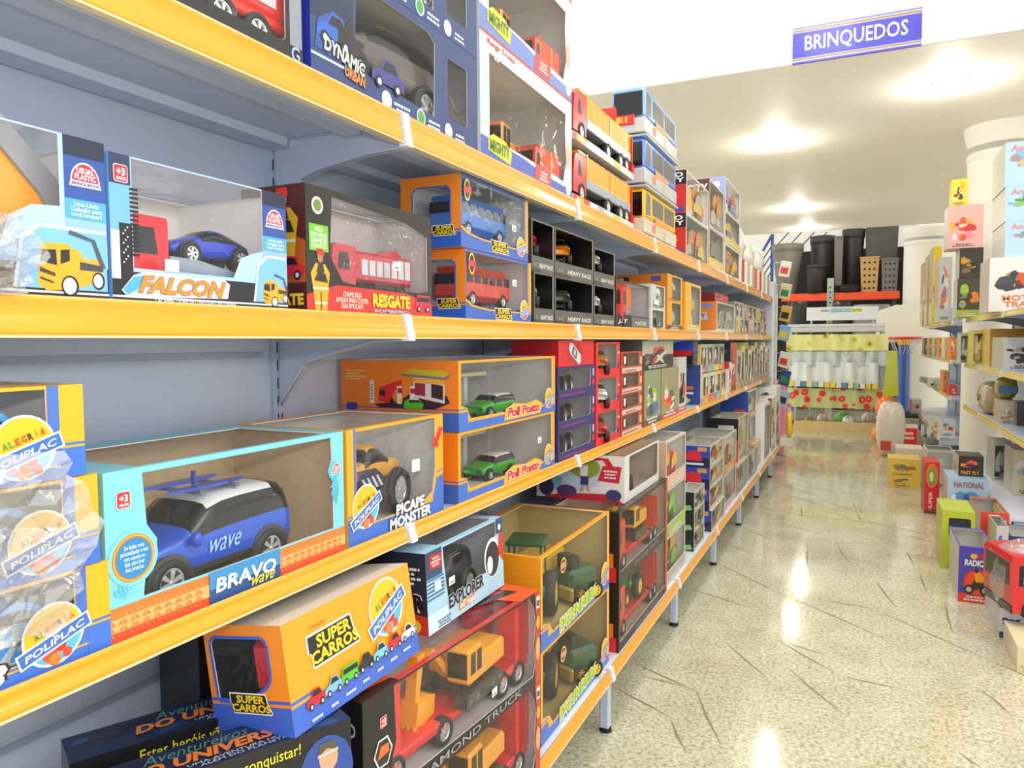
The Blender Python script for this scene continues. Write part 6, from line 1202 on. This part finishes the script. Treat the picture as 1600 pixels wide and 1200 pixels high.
# red ride-on wrapped in film, with boxes under it
t = truck('wrapped_toy_truck', 'red toy truck wrapped in clear film on boxes at the right picture edge', .42, .26, .27, 'd0242c', 'flat', 'd0242c', wr=.13, cablen=.45, axles=(.18, .8), skirt='d0242c')
t.location = (.77, 3.76, .135); t.rotation_euler = (0, -.08, .25)
f = plush_bag('plastic_wrap', '', 0, 0, -.01, .23, .16, .155, 'ffffff', 61, 0, BAG); f.parent = t; del f['label']; del f['category']
rbox('white and blue box under the wrapped red toy truck', 1562, 1640, 3.72, 1000, 0, .4, 'dfe4ea', ('3a4aa8', 'e8ecf0'), 'd8dce0', '3c48a4', None, 315, ztop=.13)
rbox('cream carton at the lower right picture edge', 1590, 1660, 3.35, 1000, 0, .3, 'e0d4a8', ('e8a85a', 'd8c890'), 'd8d0b0', None, None, 316, ztop=.10)

# ================================================================ BACK OF THE SHOP
def XZ(u, v, Y):
    a = RT-(u-800)/CAM_F*fw; b_ = UP-(600-v)/CAM_F*fw
    det = a.x*b_.z-a.z*b_.x; r1, r2 = -a.y*Y, -b_.y*Y; return (r1*b_.z-a.z*r2)/det, (a.x*r2-r1*b_.x)/det+CAM_H
SY = 11.4
x0, zb = XZ(1228, 657, SY); x1 = XZ(1372, 668, SY)[0]
st = empty('display_stall', (0, SY, 0)); tag(st, 'low stall at the end of the aisle dressed with fabrics', 'display stall')
m = MB(); m.box(x0, 0, 0, x1+.02, .03, .125, base_mat('pale_wood_board', 'd8bc80', .5, var=.08, vscale=8)); m.build('base_board', st)
m = MB(); m.box(x0, .03, 0, x1+.3, 1.2, .028, card('8a7a5a')); m.build('tray_floor', st)
m = MB()
for x in (x0+.02, x1+.02):
    for y in (.10, 1.1): m.box(x, y, 0, x+.04, y+.04, 1.5, UPR)
m.box(x0, .08, 1.40, x1+.06, 1.15, 1.47, steel('d5d8da')); m.box(x0, .07, 1.475, x1+.06, .1, 1.51, steel('e6e8e8')); m.build('steel_frame', st)
def fabric(key, base, cols, sc, thr=.45):
    m = bpy.data.materials.new(key); m.use_nodes = True; nt = m.node_tree; N = nt.nodes; L = nt.links.new; b = N['Principled BSDF']; b.inputs['Roughness'].default_value = .6
    tc = N.new('ShaderNodeTexCoord'); v = N.new('ShaderNodeTexVoronoi'); v.inputs['Scale'].default_value = sc; L(tc.outputs['Object'], v.inputs['Vector'])
    r = N.new('ShaderNodeValToRGB'); r.color_ramp.interpolation = 'CONSTANT'; e = r.color_ramp.elements
    while len(e) < len(cols)+1: e.new(.5)
    for i, (p, c) in enumerate([(0, cols[0])]+[(thr*(i+1)/len(cols), c) for i, c in enumerate(cols[1:]+[base])]): e[i].position = p; e[i].color = lin(c)
    L(v.outputs['Distance'], r.inputs[0]); L(r.outputs[0], b.inputs['Base Color']); return m
def drape(name, label, u0, v0, u1, v1, mat, y, wav=.02, seed=0, sag=0.0, cat='fabric', under=None):
    xa, za = XZ(u0, v0, SY); xb, zb_ = XZ(u1, v1, SY); r = random.Random(seed); m = MB(); nx, nz = 36, 8; V = []
    for j in range(nz+1):
        for i in range(nx+1):
            f = i/nx; k = 1-j/nz; zz = za+(zb_-za)*j/nz - sag*math.sin(PI*f)*(j/nz)*(1-j/nz)*4*.5
            V.append((xa+(xb-xa)*f, y-wav*math.sin(f*23+seed+2*k)-wav*.5*math.sin(f*51+seed)-.02*j/nz*0, zz))
    m.add(V, [(j*(nx+1)+i, j*(nx+1)+i+1, (j+1)*(nx+1)+i+1, (j+1)*(nx+1)+i) for j in range(nz) for i in range(nx)], mat, True)
    m.add([(p[0], p[1]+.012, p[2]) for p in V], [(j*(nx+1)+i, j*(nx+1)+i+1, (j+1)*(nx+1)+i+1, (j+1)*(nx+1)+i) for j in range(nz) for i in range(nx)], mat, True)
    o = m.build(name); o.location = (0, SY, 0); return tag(o, label, cat)
drape('floral_cloth', 'yellow floral printed cloth along the top of the stall', 1229, 523, 1388, 548, fabric('yellow_floral_cloth', 'eef0a0', ['d84a2c', 'b8cc3a', 'e4e060'], 7, .38), .03, .02, 1)
drape('clear_sheet', 'silvery clear plastic sheet hanging under the yellow cloth', 1230, 549, 1388, 572, base_mat('silvery_plastic', 'c8d4d4', .15, .2, .5), .045, .02, 2)
drape('white_cloth', 'white sagging cloth with coloured hem tags on the stall', 1232, 566, 1372, 604, base_mat('white_cloth_shine', 'e8f0f0', .3, 0, .4), .035, .03, 3, .02)
drape('red_floral_cloth', 'red and green floral cloth along the lower stall front', 1229, 606, 1390, 641, fabric('red_floral_cloth', 'c4cc8c', ['f0b8a0', 'd82a1c', 'e8503a'], 8, .42), .05, .02, 4)
m = MB()
for i in range(15):
    xa, za = XZ(1232+i*9.2, 598+i*.35, SY); m.box(xa, -.03, za-.045, xa+.085, -.022, za+.03, card(('f0d838', 'dfe8e8', '5a88b8', 'e8e090', '8ab8b0', 'e8e4d8', 'f0c83a')[i % 7]))
o = m.build('hem_tags'); o.location = (0, SY, 0); tag(o, 'row of yellow, white and blue tags along the white cloth hem', 'tags'); o['kind'] = 'stuff'
# balls in the tray
def ball(label, x, y, r, c1, c2=None, z=None):
    m = MB(); m.sphere((0, 0, 0), r, gloss(c1), 12); b = m.build('ball'); b.location = (x, y, r+(z or .03)); tag(b, label, 'ball')
    if c2:
        m = MB(); n = 16
        for t0 in (0, 2.1, 4.2): 
            V = []
            for i in range(9):
                a = -PI/2+PI*i/8
                for t in (t0, t0+.6): V.append(((r+.002)*math.cos(a)*math.cos(t), (r+.002)*math.cos(a)*math.sin(t), (r+.002)*math.sin(a)))
            m.add(V, [(2*i, 2*i+1, 2*i+3, 2*i+2) for i in range(8)], gloss(c2), True)
        m.build('coloured_panels', b)
    return b
bx = [(1264, '8a8a3a', 'c8402c', 'olive and red ball at the left of the stall tray', .07), (1284, 'e8e4dc', 'd83a2c', 'white and red ball left of centre in the stall tray', .075), (1316, '58b84a', 'e8d83a', 'green and yellow ball in the middle of the stall tray', .11), (1326, 'eef0f4', '3a4ab8', 'white and blue ball in front of the green one', .085), (1358, 'f0ece8', 'e04a2c', 'white and orange ball at the right of the stall tray', .10)]
for i, (u, c1, c2, lb, r_) in enumerate(bx): ball(lb, Xu(u, SY+.25+.12*(i % 2), .1), SY+.25+.16*((i*2) % 3), r_, c1, c2, .03)
# basketball stand
bs = empty('basketball_stand', (Xu(1411, 14.1, .5), 14.1, 0)); tag(bs, 'toy basketball stand with blue pole, red rim and white backboard', 'basketball stand')
nb_ = len(COL.objects)
m = MB(); m.cyl((0, 0, .1), 'z', .085, 1.03, gloss('3a62b0'), 24, .075); m.build('pole', bs)
m = MB(); m.box(-.3, -.3, 0, .3, .3, .10, gloss('3a3c44'), .02); m.build('base', bs)
m = MB(); m.cyl((0, 0, 1.13), 'z', .078, .09, gloss('f0a81c'), 24); m.build('collar', bs)
m = MB(); P = [(-.34, 0), (.42, 0), (.42, .50), (.3, .58), (-.1, .60), (-.3, .52), (-.345, .40)]
m.prism(P, 'xz', .12, .15, gloss('f0eee0')); k = m.build('backboard', bs); k.location.z = 1.17
m = MB(); m.lathe([(.19, -.018), (.205, -.018), (.21, 0), (.205, .018), (.19, .018), (.185, 0), (.19, -.018)], (0, -.08, 1.235), 'z', gloss('e0202a'), 32); m.build('rim', bs)
m = MB()
for i in range(14):
    a = 2*PI*i/14; m.tube([(.19*math.cos(a), -.08+.19*math.sin(a), 1.22), (.13*math.cos(a+.25), -.08+.13*math.sin(a+.25), 1.08), (.09*math.cos(a), -.08+.09*math.sin(a), .98)], .004, gloss('e8e8e0'), 4)
m.build('net', bs)
bs.scale = (1.25, 1.25, 1.06)
m = MB(); V = [XZ(1387, 548, 11.2), XZ(1402, 548, 11.2), XZ(1404, 618, 11.2), XZ(1378, 622, 11.2)]
m.prism(V, 'xz', 0, .03, gloss('c8cc3a')); o = m.build('folded_tunnel'); o.location = (0, 11.2, 0)
m2 = MB(); xx, zz = XZ(1380, 622, 11.2); m2.box(xx-.02, .01, 0, xx+.16, .2, zz+.004, card('8a8a5a')); ob = m2.build('cardboard_box'); ob.location = (0, 11.2, 0); tag(ob, 'olive carton behind the orange basketballs', 'box'); tag(o, 'yellow green sail shaped toy fabric standing left of the blue pole', 'toy')
o = ball('large orange basketball on the cream tub left of the blue pole', Xu(1385, 10.6, .7), 10.6, .142, 'f0701c', None, .0); xo, zo = XZ(1385.5, 637, 10.6); o.location = (xo, 10.6, zo)
m = MB(); m.lathe([(.1, 0), (.13, .3), (.13, zo-.135), (.115, zo-.135), (.1, .02)], (0, 0, 0), 'z', gloss('dcd4c0'), 20); o = m.build('tub'); o.location = (xo+.0, 10.6, 0); tag(o, 'cream tub carrying the large orange basketball', 'tub')
o = ball('second orange ball, half hidden below the large basketball', Xu(1375, 10.35, .3), 10.35, .10, 'f07a24', None, 0); xo, zo = XZ(1375, 656, 10.35); o.location = (xo, 10.35, .10)
# white header board over the stall
xa, za = XZ(1260, 501, 11.9); xb, zb_ = XZ(1373, 478, 11.9)
hb = empty('header_board', (0, 11.9, 0)); tag(hb, 'white header board with a blue, green and yellow lettered strip', 'sign')
c = Carton(xb-xa, .04, zb_-za, 'f0f2f2'); W, H = xb-xa, zb_-za; c.bar('F', .2*W, .62*H, .3*W, .84*H, 'c8c8e0', 1)
for i, (cc, tt) in enumerate((('e8e8f4', 'MUNDO'), ('4a88c8', 'DOS'), ('58b8a0', 'BRINQUE'), ('e8dc3a', 'DOS'))): 
    a = W*(.2+.145*i); c.bar('F', a, .6*H, a+.14*W, .86*H, cc, 2); c.txt('F', tt, a+.01*W, .65*H, a+.13*W, .81*H, ['4a5ab0', 'e8f0f8', 'e8f8f0', '8a8a2a'][i], 4, .03)
bd = c.build('board', hb); bd.location = (xa, 0, za)
m = MB(); 
for x in (xa+.05, xb-.08): m.box(x, .042, 0, x+.03, .072, zb_, UPR)
m.build('support', hb)
# pallet rack with pots
RY = 16.0
xa, zb1 = XZ(1221, 469, RY); xb, zt1 = XZ(1406, 458, RY); zb1 = XZ(1300, 469.5, RY)[1]; zt1 = XZ(1300, 457.5, RY)[1]
rk = empty('pallet_rack', (0, RY, 0)); tag(rk, 'tall steel pallet rack with orange beam holding plant pots', 'rack')
m = MB(); m.box(xa, 0, zb1, xb, .06, zt1, base_mat('orange_beam', 'f2501c', .4), .01); m.build('beam', rk)
m = MB(); m.box(xa, .06, zb1+.03, xb, 1.0, zt1, steel('7a7c80')); m.build('deck', rk)
for k, (u, vt) in enumerate(((1298, 476), )):
    xx, zz = XZ(u, 435, RY); m = MB(); m.box(xx-.06, -.07, 0, xx+.06, -.005, zz, steel('9aa89c'))
    q = .1
    while q < zz-.1: m.box(xx-.015, -.072, q, xx+.015, -.069, q+.03, SLOT); q += .1
    m.build('upright', rk)
for x in (xa+.03, xb-.1):
    m = MB(); m.box(x, .9, 0, x+.08, .98, zt1, steel('6a7080')); m.build('upright', rk)
m = MB(); m.box(xa-.2, 1.4, 0, xb+.3, 1.45, 3.2, base_mat('dark_store_curtain', '2c2a2e', .8)); o = m.build('dark_partition'); o.location = (0, RY, 0); tag(o, 'dark partition behind the pallet rack', 'partition')
def pot(name, label, u0, u1, vt, vb, colr, Y=None, taper=.8, square=False, holes=None, rim=True, rough=.5, base=None, mat=None):
    Y = Y or RY+.35; xa_, zt_ = XZ(u0, vt, Y); xb_, _ = XZ(u1, vt, Y); z0 = zt1 if base is None else base; R = (xb_-xa_)/2; H = max(zt_-z0, .05); M_ = mat or base_mat('pot_'+colr, colr, rough, var=.1, vscale=12)
    p = empty(name, ((xa_+xb_)/2, Y, z0)); tag(p, label, 'plant pot'); m = MB()
    if square:
        a, b = R*.98, R*taper; V = [(-b, -b, 0), (b, -b, 0), (b, b, 0), (-b, b, 0), (-a, -a, H), (a, -a, H), (a, a, H), (-a, a, H)]
        m.add(V, [(3, 2, 1, 0), (0, 1, 5, 4), (1, 2, 6, 5), (2, 3, 7, 6), (3, 0, 4, 7)], M_); m.build('body', p)
        if holes:
            m = MB()
            for i in range(3):
                for j in range(5):
                    t = (j+.6)/5.4; hw = b+(a-b)*t
                    for s_ in (0, 1): 
                        cx = -hw*.55+i*hw*.55; rr = R*.12
                        P = circ(cx, H*t, rr, 10)
                        m.add([(x, -hw-.004, z) if not s_ else (-hw-.004, x, z) for x, z in P], [tuple(range(10))], matte('14120f'))
            m.build('round_holes', p)
        if rim: m = MB(); a += .01; m.box(-a, -a, H-.02, a, a, H+.015, M_, .005); m.build('rim', p)
    else:
        m.lathe([(.001, 0), (R*taper*.9, 0), (R*taper, .02), (R*.95, H*.9), (R*.93, H), (R*.85, H), (R*taper*.8, .06), (.001, .05)], (0, 0, 0), 'z', M_, 32); m.build('body', p)
        if rim: m = MB(); m.lathe([(R*.94, H*.86), (R, H*.87), (R*1.02, H), (R*.9, H), (R*.9, H*.98)], (0, 0, 0), 'z', M_, 32); m.build('rim', p)
    return p
pot('plant_pot', 'large taupe tapered plant pot at the left of the orange beam', 1206, 1256, 384, 457, '7c766a', taper=.6)
pot('plant_pot', 'tall speckled black planter second from left on the rack', 1266, 1306, 371, 457, '34322f', RY+.68, .85)
pot('plant_pot', 'short black wicker pot in front of the speckled black planter', 1258, 1292, 415, 457, '26231f', RY+.1, .85)
pot('plant_pot', 'tall grey brown square planter near the rack upright', 1304, 1318, 371, 457, '6f665c', RY+.3, .75, True)
pot('plant_pot', 'tall tapered black planter in the middle of the rack', 1316, 1352, 360, 445, '2b2928', RY+.6, .7)
pot('plant_saucer', 'low black dish with silver rim in front of the tapered planter', 1304, 1346, 447, 457, '242224', RY+.15, .8)
pot('waste_basket', 'wood coloured square basket with round holes on the rack', 1344, 1374, 404, 457, 'c09a5c', RY+.25, .82, True, True)
pot('waste_basket', 'grey square basket with round holes at the right of the rack', 1377, 1404, 406, 457, '77716c', RY+.25, .84, True, True)
pot('plant_pot', 'tall mottled grey planter behind the two baskets', 1352, 1404, 357, 457, '4e4a46', RY+.75, .85, True, rim=False)
for i, (u0, u1, vt, cc) in enumerate(((1236, 1262, 472, '2c2c30'), (1300, 1330, 472, '33302e'), (1332, 1392, 477, '8a8d90'))):
    xx, zz = XZ(u0, vt, 15.0); x2 = XZ(u1, vt, 15.0)[0]; m = MB(); R = (x2-xx)/2; m.lathe([(.001, 0), (R*.85, 0), (R, zz*.92), (R*.96, zz), (R*.8, zz), (.001, zz-.1)], (0, 0, 0), 'z', base_mat('bin_'+cc, cc, .4), 28); o = m.build('storage_tub'); o.location = ((xx+x2)/2, 15.0, 0)
    tag(o, ['black tub standing left of the rack upright below the orange beam', 'dark domed tub right of the rack upright below the beam', 'wide grey tub below the right half of the orange beam'][i], 'tub')
# staircase rail at the back left
sr = empty('stair_railing', (0, 17.4, 0)); tag(sr, 'blue metal stair railing before the white back wall', 'railing'); m = MB(); BL = gloss('2c5a9c')
p0 = Vector((XZ(1192, 392, 17.4)[0], 0, XZ(1192, 392, 17.4)[1])); p1 = Vector((XZ(1207, 366, 17.4)[0], 0, XZ(1207, 366, 17.4)[1])); m.tube([p0, p1], .03, BL, 8); m.build('handrail', sr)
m = MB(); xq, zq = XZ(1207, 366, 17.4); m.tube([(xq, 0, 0), (xq, 0, zq)], .035, BL); m.build('post', sr)
m = MB()
for i in range(6):
    xx, zz = XZ(1193, 404+i*13, 17.4); x2, z2 = XZ(1206, 384+i*13, 17.4); m.tube([(xx, .0, zz), (x2, .0, z2)], .014, gloss('3a4a6c'), 6)
for i in range(4):
    xx, zz = XZ(1212+i*20, 384, 17.4); x2, z2 = XZ(1232+i*20, 362, 17.4); m.tube([(xx, .1, zz), (x2, .1, z2)], .014, gloss('3a4a6c'), 6)
m.build('baluster', sr)
# hooks with hanging packets at the end of the left run
m = MB(); m.box(0, 0, 0, .02, .30, 1.9, steel('d6deea')); hp = m.build('hook_panel'); hp.location = (-.84, 8.36, 0); tag(hp, 'narrow pale panel with hooks standing at the end of the left run', 'shelf panel')
for i, (v, cc, nm) in enumerate(((420, 'e8e4dc', 'white and blue'), (455, 'd8d4b0', 'pale yellow'), (490, 'e8b44a', 'orange'), (520, '8ac0e0', 'light blue'), (562, 'f0e8d8', 'cream'), (590, '3a4a8c', 'navy'), (622, 'a8c8e0', 'pale blue'))):
    Y = 8.42+.07*(i % 3); zt_ = Zv(v-12, -.74, Y); zb_ = Zv(v+12, -.74, Y); H = zt_-zb_
    p = empty('hanging_packet', (-.74, Y, zb_)); tag(p, '%s packet hanging on a hook at the end of the left run' % nm, 'packet', 'packets on hooks at the run end')
    m = MB(); m.box(-.06, 0, 0, .06, .02, H, card(cc)); m.box(-.045, -.002, .03, .045, 0, H*.6, card(('d83a2c', '3a8a4a', '2c2c34', 'f0d03a')[i % 4])); k = m.build('card', p); k.rotation_euler = (0, .22, -.5)
    m = MB(); m.tube([(.02, .01, H-.012), (-.085, .01, H-.012)], .004, CHROME, 6); m.build('hook', p)
p = plush_bag('toy_bag', 'pink soft toy package on the floor at the end of the left run', Xu(1217, 8.75, .5), 8.75, 0, .09, .1, .42, 'e88aa0', 71)

# ================================================================ crumpled film bag hanging at the left picture edge
def crumple(name, label, pts_y, pts_z, x, seed, amp=.012):
    r = random.Random(seed); m = MB(); nx, nz = 14, 14; V = []; yl, yr = pts_y; zl, zh = pts_z
    for j in range(nz+1):
        for i in range(nx+1):
            fy, fz = i/nx, j/nz
            V.append((x+r.uniform(-amp, amp)+.012*math.sin(fy*9+seed), yl+(yr-yl)*fy*(1-.35*abs(fz-.55))+r.uniform(-.004, .004), zl+(zh-zl)*fz+r.uniform(-.004, .004)))
    F = []
    for j in range(nz):
        for i in range(nx): a = j*(nx+1)+i; F += [(a, a+1, a+nx+2), (a, a+nx+2, a+nx+1)]
    m.add(V, F, BAG, False); o = m.build(name); return tag(o, label, 'plastic bag')
crumple('plastic_bag', 'crumpled clear plastic bag over the light blue car packages at left', (.30, .570), (.965, 1.165), -.805, 5)
crumple('plastic_bag', 'crumpled clear plastic bag at the left edge of the eye level shelf', (.38, .535), (1.335, 1.42), -.812, 9, .008)

# small white price tags on a few packages
for i, (x, y, z, lb) in enumerate(((-.8375, 1.80, 1.575, 'white price tag on the upper orange bus package'), (-.8375, 1.80, 1.43, 'white price tag on the lower orange bus package'), (-.829, 1.95, .99, 'white price tag on the lower gas station box'), (-.8375, 1.24, 1.425, 'white price tag on the fire rescue package'), (-.7775, 1.345, .765, 'white price tag on the pale blue off road car box'), (-.715, 1.42, .50, 'white price tag on the upper red transporter box'), (-.8375, 1.70, 1.985, 'white price tag on the lower white construction box'))):
    m = MB(); m.box(0, 0, 0, .001, .024, .017, card('f2f2ee')); m.box(.001, .004, .003, .0012, .020, .007, card('8a8c90')); o = m.build('price_tag'); o.location = (x, y, z); tag(o, lb, 'price tag', 'white price tags')
